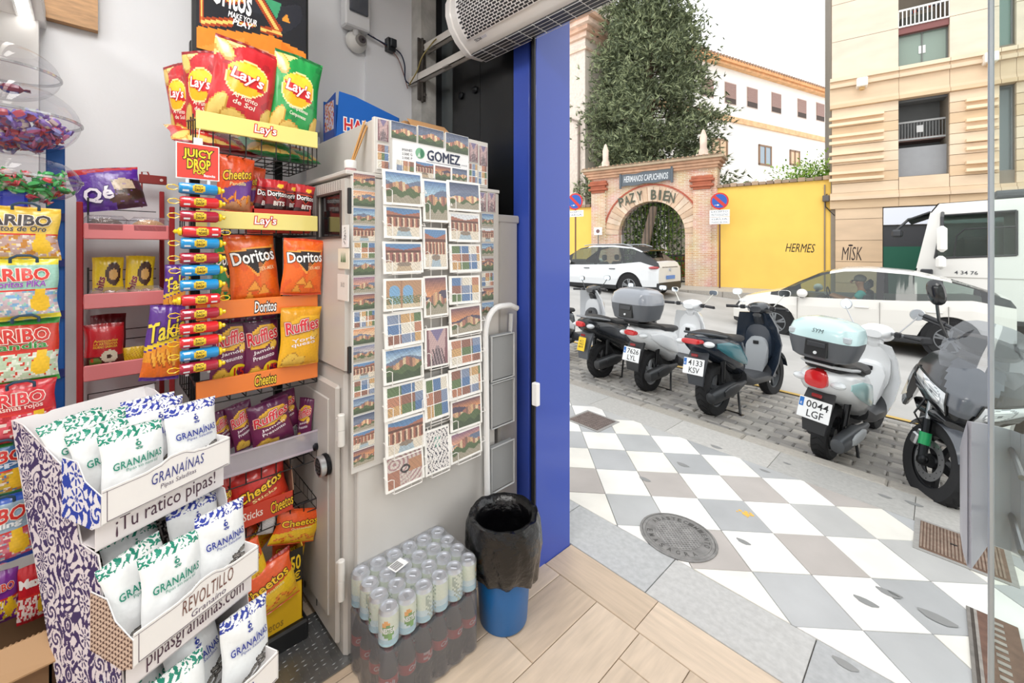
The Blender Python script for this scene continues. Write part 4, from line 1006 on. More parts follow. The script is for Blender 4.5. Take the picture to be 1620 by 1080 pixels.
for ci, (cn, cl) in enumerate((('wide left', A_), ('upright middle', B_), ('wide right', C_))):
    for k, (l, t, r, b, kd) in enumerate(cl):
        lab = '%s postcard in the %s wire column, %s' % (dsc[kd], cn, (NTH[k]+' from the top' if k else 'topmost') if k < len(cl)-1 else 'at the bottom')
        picture('postcard', XC+.006, (l, t, r, b), kd, 200+ci*20+k*3, lab, 'postcard', 'postcards in the wire rack', n=48, lean=.06+.01*(k % 3), roll=(-.015, .01, .0, .02)[k % 4], th=.008)
        yc, wd, z0, z1 = boxx(XC, l, t, r, b); h = z1-z0; m = MB('#efece8'); rr = .0017
        for s_ in (-1, 1):
            ye = yc+s_*wd*.36; yo = yc+s_*wd*.53
            m.tube([(XC-.012, yo, z0+.45*h), (XC+.0, yo+s_*.004, z0+.5*h), (XC+.014, yo, z0+.4*h), (XC+.016, ye+s_*.012, z0+.42*h), (XC+.016, ye, z0+.38*h), (XC+.017, ye, z0-.002), (XC-.012, ye, z0-.006)], rr, 5)
        m.tube([(XC+.017, yc-wd*.36, z0-.002), (XC+.017, yc+wd*.36, z0-.002)], rr, 5)
        m.build('pocket', WIRE, wr_)
# ------------------------------------------------------------------ on the cabinet
df = thing('reed_diffuser', 'small glass reed diffuser with white cap and wooden sticks', 'diffuser', (-1.585, .712, CZ1))
m = MB('#b79090'); m.lathe([(.018, 0), (.021, .004), (.021, .028), (.016, .034)], 18); m.build('jar', GLOSSP, df)
m = MB('#f2f2f0'); m.lathe([(.022, .022), (.023, .024), (.023, .050), (.021, .052), (.010, .052)], 20); m.build('cap', PLASTIC, df)
for k in range(7):
    a = k*.9; m = MB('#c8975a'); m.tube([(.004*cos(a), .004*sin(a), .03), (.012+.010*cos(a), .055+.006*sin(a), .19+.004*k)], .0021, 6); m.build('stick', MATTE, df)
hb = thing('sweets_display_box', 'blue cardboard sweets box with red and white lettering atop the metal box', 'box'); z0_, z1_ = TZ1+.004, zat(143, -2.05, .85)
m = MB('#0f63c0'); ya, yb = .845, 1.19; m.prism([(-2.05, ya, z0_), (-2.05, yb, z0_), (-2.05, yb, z1_-.06), (-2.05, ya+.1, z1_-.005), (-2.05, ya+.02, z1_)], (-.004, 0, 0)); m.box(-2.195, yb-.004, z0_, -2.05, yb, z1_-.06); m.box(-2.195, ya, z0_, -2.191, yb, z1_-.02); m.box(-2.195, ya, z0_, -2.05, yb, z0_+.004)
m.prism([(-2.05, ya, z0_), (-2.05, ya, z1_-.01), (-2.19, ya, z1_-.04), (-2.19, ya, z0_)], (0, .003, 0), '#2a55a8'); m.build('box_body', CARD, hb, smooth=0)
m = MB(); P = plane((-2.05, 0, 0), (0, 1, 0), (0, 0, 1), (1, 0, 0)); m.text('HARIBO', P, ya+.165, 2.145, .24, .06, '#ffffff', .09, e=.001); m.text('HARIBO', P, ya+.165, 2.145, .24, .06, '#d8262c', .025, e=.0016)
m.text('HARIBO', P, ya+.165, 2.125, .24, .06, '#ffffff', .0, e=-.001); P = plane((0, ya, 0), (1, 0, 0), (0, 0, 1), (0, -1, 0))
m.grid(lambda U, V: np.stack([-2.12+U*.055, np.full(len(U), ya-.001), (z0_+z1_)/2+.0+V*.09], 1), 12, 18, lambda U, V: Art(U, V, '#d8cfe0').put(NZ(U, V, 1.2) > .2, '#e2962e').put(NZ(U, V, 1.5, 3) > .3, '#c23a5a').put(V < -.6, '#2a4ba0').c); m.build('box_print', PAPER, hb, smooth=0)
m = MB('#b98d60'); y0_, y1_ = yonx(645, -1.7), yonx(712, -1.7); z_ = TZ1+.004; m.prism([(-1.62, y0_, z_), (-1.62, y1_, z_), (-1.72, y1_-.02, z_+.10), (-1.72, y0_+.01, z_+.10)], (-.004, 0, 0)); m.box(-1.95, y0_, z_, -1.73, y1_, z_+.09); tag(m.build('brown_box', CARD, smooth=0), 'opened brown cardboard box lying on top of the metal box', 'box')
# ------------------------------------------------------------------ folded step ladder
sl = thing('step_ladder', 'folded white tubular step ladder with grey treads behind the bin', 'ladder')
m = MB('#e6e6e6'); x_ = -1.465; y_a = yonx(768, x_); y_b = 1.50
zt = zat(484, x_, 1.4); pts = [(x_+.02, y_a-.0, g(x_, y_a)), (x_, y_a, zt-.12)]+[(x_, y_a+.09-.09*cos(a), zt-.12+.12*sin(a)) for a in np.linspace(.2, pi/2, 6)]+[(x_, y_b-.05, zt+.0), (x_, y_b, zt-.02)]
m.tube(pts, .014, 10); m.tube([(x_-.12, y_b, g(x_, y_b)), (x_-.04, y_b, zt-.05)], .012, 8); m.tube([(x_-.16, y_a+.02, g(x_, y_a)), (x_-.05, y_a+.02, zt-.2)], .010, 8); m.build('frame', GLOSSP, sl)
for z_ in (.50, .80, 1.02):
    m = MB('#8d8f90'); m.box(x_-.03, y_a+.03, z_-.11, x_-.0, y_b-.02, z_+.11, b=.012); tr0 = m.build('tread', PLASTIC, sl)
    m = MB('#b9bbbc'); m.tube([(x_+.003, y_a+.035, z_-.105), (x_+.003, y_a+.035, z_+.105), (x_+.003, y_b-.025, z_+.105), (x_+.003, y_b-.025, z_-.105)], .005, 6, closed=True); m.build('tread_rim', PLASTIC, tr0)
# ------------------------------------------------------------------ cans and bottles
def gz(x, y): return g(x, y)
BZ = .225
def can_art(U, V):
    a = Art(U, V, '#cfe4ea'); a.put(V > -.2, '#e3ecd8'); a.ell(-.06, .42, .13, .30, '#f0a62e'); a.ell(.0, -.02, .20, .40, '#5d9a3a'); a.ell(.06, -.45, .07, .35, '#6fb04a'); a.put((V < -.6), '#a8cfe0'); a.put((U > .5) & (NZ(U, V, 5) > .1), '#a8b8a8'); return a.var(.06, 3).c
def make_can():
    t_ = thing('drink_can', '', 'drink can'); m = MB(); H = .115; R_ = .0325
    Q = lambda u, v, e=0.0: np.stack([(R_+e)*np.sin(u/R_), -(R_+e)*np.cos(u/R_), v+0*u], -1)
    m.grid(lambda U, V: Q(U*pi*R_, .008+(V+1)/2*(H-.02)), 32, 14, can_art); m.text('NESTEA', Q, 0, .058, .042, .016, '#ffffff', .03, e=.0006)
    m.build('body', mat('printed_aluminium', .25, .25), t_)
    m = MB('#dfe1e4'); m.lathe([(.026, 0), (.031, .005), (.0325, .009)], 24); m.lathe([(.0325, H-.013), (.028, H-.003), (.0275, H), (.0262, H), (.0255, H-.006), (.0001, H-.006)], 24, cap=False)
    m.build('lid', mat('bare_aluminium', .35, .85), t_); m = MB('#c3c6ca'); m.box(-.007, -.012, H-.006, .007, .012, H-.003, b=.002); m.build('pull_tab', METAL, t_); return t_
def make_bottle():
    t_ = thing('cola_bottle', '', 'bottle'); m = MB()
    pr = [(.02, .0), (.029, .004), (.031, .012), (.0305, .03), (.029, .05), (.030, .075), (.0315, .10), (.0315, .128), (.030, .140), (.026, .160), (.019, .180), (.0135, .196), (.0125, .203)]
    cl = ['#1d1110']*10+['#2a1a18']*3; m.lathe(pr, 24, cols=cl); m.build('body', mat('cola_plastic', .08, coat=.8), t_)
    m = MB(); R_ = .0318; Q = lambda u, v, e=0.0: np.stack([(R_+e)*np.sin(u/R_), -(R_+e)*np.cos(u/R_), v+0*u], -1)
    m.grid(lambda U, V: Q(U*pi*R_, .115+V*.0165), 24, 4, lambda U, V: Art(U, V, '#c9342e').put((U > .33) & (U < .5) & (np.abs(V) < .7), '#e9e4e0').put((U < -.6) & (NZ(U, V, 6) > 0), '#e8c4be').c)
    m.text('Cola', Q, -.0, .117, .036, .015, '#f6ece8', .02, shear=.35, e=.0006); m.text('▮▮▮', Q, .041, .115, .010, .016, '#3a2a2a', e=.0008); m.build('label', PAPER, t_)
    m = MB('#8c1c1c'); m.lathe([(.0145, .203), (.0148, .205), (.0148, .218), (.013, .222), (.0001, .222)], 18); m.build('cap', PLASTIC, t_); return t_
cpro, bpro = make_can(), make_bottle(); PKX, PKY = -1.27, .665
for i in range(6):
    for j in range(4):
        x_, y_ = PKX-.0665*j, PKY+.033+.0665*i; zg = g(x_, y_)
        c_ = cpro if i == j == 0 else copy_tree(cpro); c_.location = (x_, y_, zg+BZ+.004); c_.rotation_euler = (0, 0, pi/2+([.15, .5, -1.9, 2.2, -2.4, 1.0][(i+2*j) % 6] if not (j == 0 and i < 2) else [-.55, -.15][i]))
        front = j == 0; row = ('front', 'second', 'third', 'back')[j]
        c_['label'] = ('iced tea can in the wrapped pack, %s row facing the room, %s' % (row, ('nearest the camera', 'second along', 'third along', 'fourth along', 'fifth along', 'beside the bin')[i])); c_['group'] = 'iced tea cans in the wrapped pack'
        b_ = bpro if i == j == 0 else copy_tree(bpro); b_.location = (x_, y_, zg+.001); b_.rotation_euler = (0, 0, pi/2+[-.4, .3, 2.6, .2, .4, .1][i])
        b_['label'] = 'dark cola bottle under the cans, %s row facing the room, %s' % (row, ('nearest the camera', 'second along', 'third along', 'fourth along', 'fifth along', 'beside the bin')[i]); b_['group'] = 'cola bottles in the wrapped pack'
def film(name, z0f, z1f, label, R_=.0345, wav=True, tuck=.0):
    out = []; nx_, ny_ = 3, 5; x0_, x1_ = PKX-.0665*3, PKX; y0_, y1_ = PKY+.033, PKY+.033+.0665*5
    per = []
    for (cx, cy, a0) in ((x1_, y0_, -pi/2), (x1_, y1_, 0), (x0_, y1_, pi/2), (x0_, y0_, pi)):
        for q in range(4): per.append((cx, cy, a0+q*pi/6))
    ring = []
    def side(px_, py_, qx, qy, nrm, cnt):
        for k in range(1, cnt*4):
            t_ = k/(cnt*4); d = R_-(.006*(1-abs(cos(pi*cnt*t_))) if wav else 0); ring.append((px_+(qx-px_)*t_+nrm[0]*d, py_+(qy-py_)*t_+nrm[1]*d))
    def corner(k):
        for q in range(4): cx, cy, a = per[k*4+q]; ring.append((cx+R_*cos(a), cy+R_*sin(a)))
    corner(0); side(x1_, y0_, x1_, y1_, (1, 0), 5); corner(1); side(x1_, y1_, x0_, y1_, (0, 1), 3); corner(2); side(x0_, y1_, x0_, y0_, (-1, 0), 5); corner(3); side(x0_, y0_, x1_, y0_, (0, -1), 3)
    ring = np.array(ring); cen = ring.mean(0); rings = []
    for z_, s_ in ((z0f, 1-tuck), ((z0f*2+z1f)/3, 1), (z1f-.01, 1.0), (z1f, .975), (z1f+.002, .9)):
        q = cen+(ring-cen)*s_; rings.append(np.column_stack([q, [z_+g(a, b) for a, b in q]]))
    m = MB(); m.loft(rings, cap=False); top_ = rings[-1]; m.poly(top_); return tag(m.build(name, FILM if name[0] == 'c' else FILM2, smooth=50), label, 'plastic wrap')
film('can_wrap', BZ+.02, BZ+.122, 'clear shrink film stretched tight over the iced tea cans')
film('bottle_wrap', .01, .221, 'clear shrink film wrapped around the cola bottles', wav=True)
m = MB('#f4f4f4'); cx, cy = PKX-.125, PKY+.14; m.xf(np.array(Matrix.Rotation(.2, 3, 'Z')), (cx, cy, g(cx, cy)+BZ+.1285)); m.box(-.022, -.03, 0, .022, .03, .0008)
for k in range(12): m.box(-.018+.003*k, -.025, .0008, -.018+.003*k+(.0012 if k % 3 else .002), .012, .0012, col='#4a4a4e')
tag(m.build('barcode_label', PAPER, smooth=0), 'white barcode label on top of the wrapped can pack', 'label')
# ------------------------------------------------------------------ bin with black bag
bxx, byy = -1.275, 1.225; bz = g(bxx, byy)
bn = thing('waste_bin', 'round blue plastic bin with black bag beside the drinks pack', 'waste bin', (bxx, byy, bz))
m = MB('#1567ad'); m.lathe([(.0001, .003), (.092, .0), (.098, .008), (.118, .30), (.125, .40), (.130, .402), (.130, .412), (.121, .412), (.094, .012), (.0001, .01)], 36, cap=False); m.build('bucket', mat('bin_plastic', .35, bump=.04, bscale=30, var=.06), bn)
r_ = random.Random(5); seg = 72; ph = [(r_.randrange(3, 22), r_.uniform(0, 6.3), r_.uniform(.2, 1)) for _ in range(12)]
def fold(a, z): return sum(w_*np.sin(k_*a+p_+z*14*(1 if k_ % 2 else -1)) for k_, p_, w_ in ph)/4
rings = []
for R_, z_, am in ((.02, .10, .1), (.078, .12, .3), (.088, .25, .5), (.100, .36, .6), (.110, .415, .5), (.123, .436, .3), (.142, .438, .8), (.152, .41, 1.3), (.155, .36, 1.6), (.158, .31, 1.8), (.15, .26, 2), (.138, .225, 2.2), (.13, .215, 1.4)):
    th = np.arange(seg)*2*pi/seg; f_ = fold(th, z_); rr2 = R_+.004*am*f_; rr2 = np.maximum(rr2, .127 if R_ > .125 else 0) if R_ > .125 else rr2
    zz = z_+.006*am*fold(th+1, z_)+(.03*np.maximum(0, np.sin(th-2.6)) if 0 else 0)-(.05*np.maximum(0, np.cos(th-.6))**6 if z_ < .24 and R_ > .125 else 0)
    rings.append(np.stack([rr2*np.cos(th), rr2*np.sin(th), zz], 1))
m = MB('#08080a'); m.loft(rings, cap=False); m.poly(rings[0][::-1]); m.build('bin_bag', mat('black_polythene', .2, bump=.55, bscale=22, bdist=.02, coat=.15, spec=.5), bn, smooth=60)
# ------------------------------------------------------------------ wall fittings
eb = thing('junction_box', 'grey and white electrical junction box high on the wall', 'electrical box')
XW_ = -2.38; ya, yb = yonx(548, XW_+.08), yonx(588, XW_+.08); zb_ = zat(30, XW_+.08, ya)
m = MB('#d5d6d8'); m.box(XW_, ya, zb_-.02, XW_+.07, yb, zb_+.22, b=.008); m.build('case', PLASTIC, eb); m = MB('#4b4f57'); m.box(XW_+.07, ya+.02, zb_+.06, XW_+.085, yb-.02, zb_+.22, b=.004); m.build('window_cover', GLOSSP, eb)
m = MB('#bdbdbd'); m.lathe([(.014, zb_-.055), (.018, zb_-.05), (.018, zb_-.02)], 12, c=(XW_+.035, (ya+yb)/2, 0)); m.build('cable_gland', PLASTIC, eb)
cm = thing('dome_camera', 'small white dome camera with dark lens on the wall', 'camera'); yc_, zc_ = yonx(563, XW_), zat(67, XW_, yonx(563, XW_))
m = MB('#d9d8d4'); m.lathe([(.062, 0), (.062, .012), (.05, .03), (.03, .045)], 26, axis='x', c=(XW_, yc_, zc_)); m.build('housing', PLASTIC, cm)
m = MB('#8e8b86'); m.lathe([(.033, .03), (.034, .05), (.028, .06)], 20, axis='x', c=(XW_, yc_+.01, zc_)); m.col = '#4a4546'; m.lathe([(.027, .055), (.02, .063), (.0001, .064)], 20, axis='x', c=(XW_, yc_+.01, zc_)); m.col = '#17171a'; m.lathe([(.012, .06), (.0001, .07)], 14, axis='x', c=(XW_, yc_+.01, zc_)); m.build('lens', GLOSSP, cm)
def cable(pts, r, col, name, label, par=None):
    P_ = [np.array([x0, yonx(px, x0), zat(py, x0, yonx(px, x0))]) for px, py, x0 in pts]
    out = []
    for i in range(len(P_)-1):
        p0, p1, p2, p3 = P_[max(0, i-1)], P_[i], P_[i+1], P_[min(len(P_)-1, i+2)]
        for t in np.linspace(0, 1, 7)[:-1]: out.append(.5*((2*p1)+(-p0+p2)*t+(2*p0-5*p1+4*p2-p3)*t*t+(-p0+3*p1-3*p2+p3)*t**3))
    out.append(P_[-1]); m = MB(col); m.tube(out, r, 6); o = m.build(name, PLASTIC, par)
    if label: tag(o, label, 'cable')
    return o
cable([(564, 33, -2.34), (568, 42, -2.34), (585, 56, -2.345), (612, 71, -2.35), (632, 83, -2.35), (640, 102, -2.34), (641, 125, -2.33), (648, 133, -2.32)], .0045, '#1e2a44', 'power_cable', 'dark blue cable from the junction box to the iron bracket')
cable([(590, 58, -2.35), (612, 74, -2.36), (628, 90, -2.35), (637, 112, -2.34), (645, 140, -2.33)], .003, '#6b3b34', 'power_cable', 'thin brown cable drooping below the dark blue one')
cable([(562, 33, -2.34), (560, 45, -2.35), (563, 52, -2.36)], .004, '#9a9280', 'camera_cable', 'short beige cable between junction box and dome camera')
cable([(648, 133, -2.31), (660, 112, -2.24), (668, 90, -2.2), (684, 68, -2.15), (690, 62, -2.1)], .004, '#8a7a3a', 'power_cable', 'yellow and dark cable looping along the bracket arm to the heater')
m = MB('#26282c'); y_ = yonx(617, -2.37); z_ = zat(73, -2.37, y_); m.box(-2.4, y_-.03, z_-.04, -2.34, y_+.025, z_+.04, b=.004); m.box(-2.36, y_-.02, z_-.02, -2.32, y_+.02, z_+.03, b=.004); tag(m.build('cable_connector', PLASTIC), 'small black cable connector block on the wall', 'connector')
# iron bracket, arms and air curtain
ac = thing('air_curtain', 'long white air curtain heater with slotted grille over the doorway', 'air curtain')
YB = 1.47; m = MB('#55504b'); xb = -2.27; zt_, zb2 = zat(62, xb, YB), zat(160, xb, YB); m.box(xb, YB-.03, zb2, xb+.01, YB+.03, zt_, b=.003); m.tube([(xb+.014, YB, zb2-.01), (xb+.014, YB, zt_)], .008, 8)
for q in (.04, .2, .33): m.lathe([(.012, 0), (.012, .01), (.0001, .012)], 8, axis='x', c=(xb+.01, YB+.015, zb2+q))
m.build('wall_bracket', mat('rusty_iron', .8, .4, bump=.3, var=.3, vscale=30), ac)
for (pl_, pr_, yy) in (((650, 131), (775, 78), 1.46), ((650, 92), (716, 59), 1.50)):
    xa, xb_ = xony(pl_[0], yy), xony(pr_[0]+10, yy); za = zat(pl_[1], xa, yy)
    m = MB('#cfcac4'); m.box(xa, yy-.02, za-.024, xb_+.1, yy+.02, za-.020); m.box(xa, yy-.02, za-.024, xb_+.1, yy-.016, za+.022); m.box(xa, yy+.016, za-.024, xb_+.1, yy+.02, za+.022)
    m.box((xa+xb_)/2-.03, yy-.022, za-.026, (xa+xb_)/2+.03, yy+.0, za-.018, '#8d8882'); m.build('support_arm', STEEL, ac)
ax0, ax1 = -1.77, -.20; zz0 = 2.55
# cross-section (y,z) of the body: flat outlet below, curved front towards the room
prof = [(1.52, zz0+.01), (1.415, zz0), (1.395, zz0+.012), (1.345, zz0+.05), (1.305, zz0+.10), (1.285, zz0+.16), (1.285, zz0+.22), (1.31, zz0+.28), (1.35, zz0+.32), (1.52, zz0+.32)]
def acx(x, k=1.0, dy=0): return [(x, 1.42+(y-1.42)*k, zz0+.16+(z-zz0-.16)*k) for y, z in prof]
m = MB('#e6e4e2'); m.loft([acx(ax0, .93), acx(ax0+.012, 1.03), acx(ax0+.045, 1.03), acx(ax0+.05, .985), acx(ax1-.05, .985), acx(ax1-.045, 1.03), acx(ax1, .95)]); m.build('casing', GLOSSP, ac, smooth=40)
# grille: dark backing with rows of slots, laid over the curved front
def fr(u, v, e=0.0):   # v metres along the curve from its low edge
    pts = np.array(prof[2:9]); seg_ = np.linalg.norm(np.diff(pts, axis=0), axis=1); s_ = np.concatenate([[0], np.cumsum(seg_)]); v = np.clip(np.asarray(v), 0, s_[-1])
    y = np.interp(v, s_, pts[:, 0]); z = np.interp(v, s_, pts[:, 1]); d = 1e-3; y2 = np.interp(v+d, s_, pts[:, 0]); z2 = np.interp(v+d, s_, pts[:, 1]); n = np.stack([-(z2-z), (y2-y)], 1); n /= np.linalg.norm(n, axis=1)[:, None]+1e-9
    return np.stack([np.asarray(u)+0*y, y+n[:, 0]*(e+.001), z+n[:, 1]*(e+.001)], 1)
m = MB('#f0eeee'); m.grid(lambda U, V: fr(ax0+.09+(U+1)/2*(ax1-ax0-.16), .045+(V+1)/2*.235, .0008), 4, 12); 
m.col = '#2b2b30'
for j in range(19):
    v0 = .05+j*.0122
    for i in range(int((ax1-ax0-.18)/.03)):
        u0 = ax0+.10+i*.03+(j % 2)*.015; a = fr(np.array([u0, u0+.024, u0+.024, u0]), np.array([v0, v0, v0+.0085, v0+.0085]), .002); m.poly(a[::-1])
m.build('grille', PLASTIC, ac, smooth=0)['kind'] = 'stuff'
m = MB('#45474b'); m.box(ax0+.05, 1.42, zz0-.004, ax1-.05, 1.515, zz0+.012); ob = m.build('outlet', PLASTIC, ac)
m = MB('#dcdcdc')
for k in range(18):
    x = ax0+.05+k*(ax1-ax0-.1)/17; m.tube([(x, 1.415, zz0-.006), (x, 1.52, zz0-.006)], .0018, 5)
for y in (1.418, 1.443, 1.468, 1.493, 1.518): m.tube([(ax0+.05, y, zz0-.008), (ax1-.05, y, zz0-.008)], .0015, 5)
m.build('guard_wire', WIRE, ac)
m = MB(); m.text('TECNA', lambda u, v, e=0.0: fr(u, v, e), ax0+.16, .025, .05, .014, '#34343c', .03, e=.003); m.text('EOS', lambda u, v, e=0.0: fr(u, v, e), ax0+.205, .025, .03, .011, '#8890b8', e=.003); m.build('brand_print', PAPER, ac, smooth=0)
# wall outlet boxes behind the rack
for k, (q, lab) in enumerate((((479, 188, 508, 208), 'small white trunking box on wall beside the green bag'), ((484, 215, 508, 258), 'taller white trunking box on wall right of the top tray'))):
    yc, wd, z0, z1 = boxx(-2.3, *q); m = MB('#dfe0e2'); m.box(-2.4, yc-wd/2, z0, -2.3, yc+wd/2, z1, b=.005); tag(m.build('trunking_box', PLASTIC), lab, 'electrical box')
# =================================================================== red shelf by the white wall
XS = -2.05; DK = '#a32226'; PK = '#f08a8c'
rsf = thing('red_shelf', 'red metal display shelf with pink fronts against the white wall', 'shelf')
sy0, sy1 = yonx(126, XS), yonx(272, XS)
for (yy, xx_) in ((sy0, XS), (sy1, XS), (sy0, -2.36), (sy1, -2.36)):
    zt_ = zat(319, XS, sy0) if xx_ == XS else 1.78
    m = MB(DK); m.box(xx_-.008, yy-.008, g(xx_, yy), xx_+.008, yy+.008, zt_, b=.002); m.build('upright', PAINT, rsf)
for k, (t, b) in enumerate(((353, 378), (465, 489), (578, 603), (690, 715))):
    z1 = zat(t, XS, 0)-.0; z0 = zat(b, XS, 0)
    m = MB('#c23a3e'); m.box(-2.36, sy0, z0+.012, XS, sy1, z0+.018); sh = m.build('shelf_board', PAINT, rsf)
    m = MB(PK); m.prism([(XS+.004, sy0+.008, z0), (XS+.004, sy1-.008, z0), (XS+.012, sy1-.008, z0+.004), (XS+.004, sy1-.008, z1), (XS+.004, sy0+.008, z1)], (-.004, 0, 0)) if 0 else m.box(XS, sy0+.009, z0, XS+.01, sy1-.009, z1, b=.003); m.build('price_rail', GLOSSP, sh)
    m = MB('#37383a')
    for zz in (z1+.03, z1+.07): m.tube([(XS-.02, sy0+.02, zz), (-2.35, sy0+.02, zz)], .002, 5); m.tube([(-2.35, sy0+.02, zz), (-2.35, sy1-.02, zz)], .002, 5)
    m.tube([(XS-.02, sy0+.02, z1), (XS-.02, sy0+.02, z1+.09)], .003, 5); m.build('wire_rail', WIRE, sh)
m = MB('#8e2a26'); yc, wd, z0, z1 = boxx(-2.33, 220, 277, 264, 291); m.box(-2.34, yc-wd/2, z0, -2.33, yc+wd/2, z1, b=.002); m.lathe([(.006, 0), (.006, .002), (.0001, .003)], 10, axis='x', c=(-2.33, yc+wd*.3, (z0+z1)/2), col='#e8d8d0')
m.tube([(-2.335, yc-wd*.4, z0-.1), (-2.335, yc-wd*.4, z1+.01), (-2.335, yc-wd*.2, z1+.012), (-2.335, yc-.0, z0)], .003, 5); m.build('top_bracket', PAINT, rsf)
def art_qe(U, V):
    a = Art(U, V, '#5a2a9a'); a.put(V > .75+.1*U, '#b8202c'); a.put((U > .1) & (V < .35), '#4a2a22', .9); a.ell(.45, .05, .34, .34, '#c8b49a'); a.ell(.6, -.4, .42, .28, '#3a241c'); a.ell(.25, -.55, .32, .22, '#5a3a2c'); a.put(NZ(U, V, 1, 2) > .45, '#8a6ac0', .5); return a.var(.15, 3).c
q = Bag(.26, .2, .07, art_qe, '#4a2282', 61, 34, 30); q.logo('Qé', -.18, .32, .4, .34, '#f3ecf6', '#3a1a6a', .03, .07, rot=.1, e=.008)
stand(q, 'biscuit_bag', 'large purple snack bag lying tilted on top of the red shelf', 'snack bag', None, -2.09, (122, 262, 236, 332), roll=-.2, lean=.25)
def tray_cake(name, rect, col, lab, x=-2.10):
    yc, wd, z0, z1 = boxx(x, *rect); t_ = thing(name, lab, 'cake pack', (x, yc, z0)); h = z1-z0
    m = MB(col); m.sphere((0, 0, h*.48), (.05, wd*.43, h*.42), 18, 12); m.col = '#6d4a34'; m.build('cake', mat('baked_crust', .7, bump=.5, bscale=40, var=.25, vscale=20), t_)
    m = MB(); m.box(-.06, -wd/2, .002, .06, wd/2, h, b=.012); m.build('wrapper', FILM, t_, smooth=50); return t_
z_fix = zat(378, XS, 0)+.018
for o_, l in ((tray_cake('cake_pack', (132, 328, 200, 357), '#5b3a2a', 'dark chocolate cake in clear wrapper on the top red shelf'), 0), (tray_cake('cake_pack', (203, 331, 266, 358), '#d39a56', 'golden sponge cake in clear wrapper on the top red shelf'), 0)): o_.location.z = z_fix
def art_bits2(U, V):
    a = Art(U, V, '#f0cf2a'); a.ell(.35, .1, .5, .62, '#4a2a20'); a.ell(.35, .05, .3, .3, '#d9a860'); a.put((U < -.8), '#e2b81c'); return a.var(.08, 3).c
q = Bag(.1, .12, .03, art_bits2, '#e8c524', 63, 24, 26); q.logo('bits', -.25, .3, .42, .2, '#8a2030', '#f8e8c0', .03, .05, rot=1.3)
yb1 = stand(q, 'cookie_bag', 'yellow cookie bag at the left on the middle red shelf', 'snack bag', 'yellow cookie bags on the middle shelf', -2.12, (145, 406, 196, 466), lean=.1)
stand(yb1, '', 'yellow cookie bag at right on the middle red shelf', 'snack bag', 'yellow cookie bags on the middle shelf', -2.12, (196, 404, 243, 466), lean=.1, roll=.04)
for k, (rc, lab) in enumerate((((140, 438, 205, 464), 'clear pack of round buns at left on middle red shelf'), ((203, 437, 258, 464), 'clear pack of round buns at right on the middle red shelf'))):
    yc, wd, z0, z1 = boxx(-2.08, *rc); z0 = zat(489, XS, 0)+.018; t_ = thing('bun_pack', lab, 'bun pack', (-2.085, yc, z0), group='clear bun packs')
    m = MB('#c09a80')
    for i in range(3): m = MB(['#c09078', '#b5806a', '#caa28a'][i]); m.sphere((0, (i-1)*wd*.3, .022), (.035, wd*.19, .02), 12, 8); m.build('bun', mat('baked_crust', .7), t_)
    m = MB(); m.box(-.045, -wd/2, .001, .04, wd/2, .05, b=.014); m.build('wrapper', FILM, t_, smooth=50)
def art_ros(U, V):
    a = Art(U, V, '#c9202a'); a.put(V > .8, '#a8161f'); a.put(V < -.45, '#5a2a24'); a.ell(.25, -.5, .42, .3, '#e8ddc4'); a.ell(.25, -.5, .14, .1, '#4a2a22'); a.ell(-.45, -.7, .3, .2, '#6d8a3a'); a.ell(-.6, -.6, .1, .1, '#d94a2a'); return a.var(.06, 3).c
q = Bag(.15, .17, .06, art_ros, '#b01c26', 65, 30, 34, wr=.5)
for k, t in enumerate(('Anticuadas', 'LA ARTESANA', 'HORNO SABROSA')): q.logo(t, .02, .62-.07*k, .6, .055, '#f4c03a', off=.02)
stand(q, 'pastry_bag', 'bright red pastry bag with ring biscuit picture on lowest visible red shelf', 'snack bag', None, -2.07, (132, 511, 197, 580))
a = Bag(.13, .17, .04, lambda U, V: Art(U, V, '#6d141c').ell(0, .3, .3, .14, '#c9b0a0').var(.1, 3).c, '#6d141c', 66); stand(a, 'pastry_bag', 'dark red pastry bag standing behind the bright red one', 'snack bag', None, -2.2, (143, 496, 200, 575))
a = Bag(.12, .07, .03, lambda U, V: Art(U, V, '#e9c32a').put(NZ(U, V, 2) > .3, '#c98a1a').var(.2, 4).c, '#d0a020', 67); stand(a, 'sweet_bag', 'small yellow sweet bag lying right of the red pastry bag', 'snack bag', None, -2.08, (194, 548, 228, 580))
# =================================================================== sweets wall at far left
XH = -1.75
hr = thing('sweets_stand', 'blue metal post stand behind the hanging sweet bags', 'display stand')
m = MB('#1857a4'); yc = yonx(88, -1.93); m.box(-1.945, yc-.02, g(-1.93, yc), -1.915, yc+.02, zat(230, -1.93, yc), b=.003); m.build('post', PAINT, hr); m = MB('#1857a4'); m.box(-1.945, yc-.45, g(-1.93, yc), -1.915, yc-.41, zat(230, -1.93, yc), b=.003); m.build('post', PAINT, hr)
m = MB('#1c2a6a')
for z_ in (1.63, 1.49, 1.33, 1.15, .97, .83, .66):
    m.box(-1.92, yc-.45, z_-.012, -1.905, yc+.02, z_+.012)
m.build('cross_bar', PAINT, hr)
def art_har(top, mid, low, seed, strip_=None):
    def f(U, V):
        a = Art(U, V, mid); k = NZ(U, V, 1.2, seed)
        a.put(k > .15, low); a.put(NZ(U, V, 1.7, seed+2) > .35, '#f2ede6', .8); a.put(NZ(U, V, 2.1, seed+4) > .45, top)
        a.put(V > .0, top); a.put((V > .78), strip_ or top); a.band(-.06, .0, '#d8352c'); a.put(V < -.85, strip_ or low); a.ell(.62, -.45, .22, .3, '#f1c22a'); a.ell(.62, -.1, .13, .12, '#f1c22a')
        return a.var(.1, 3, seed).c
    return f
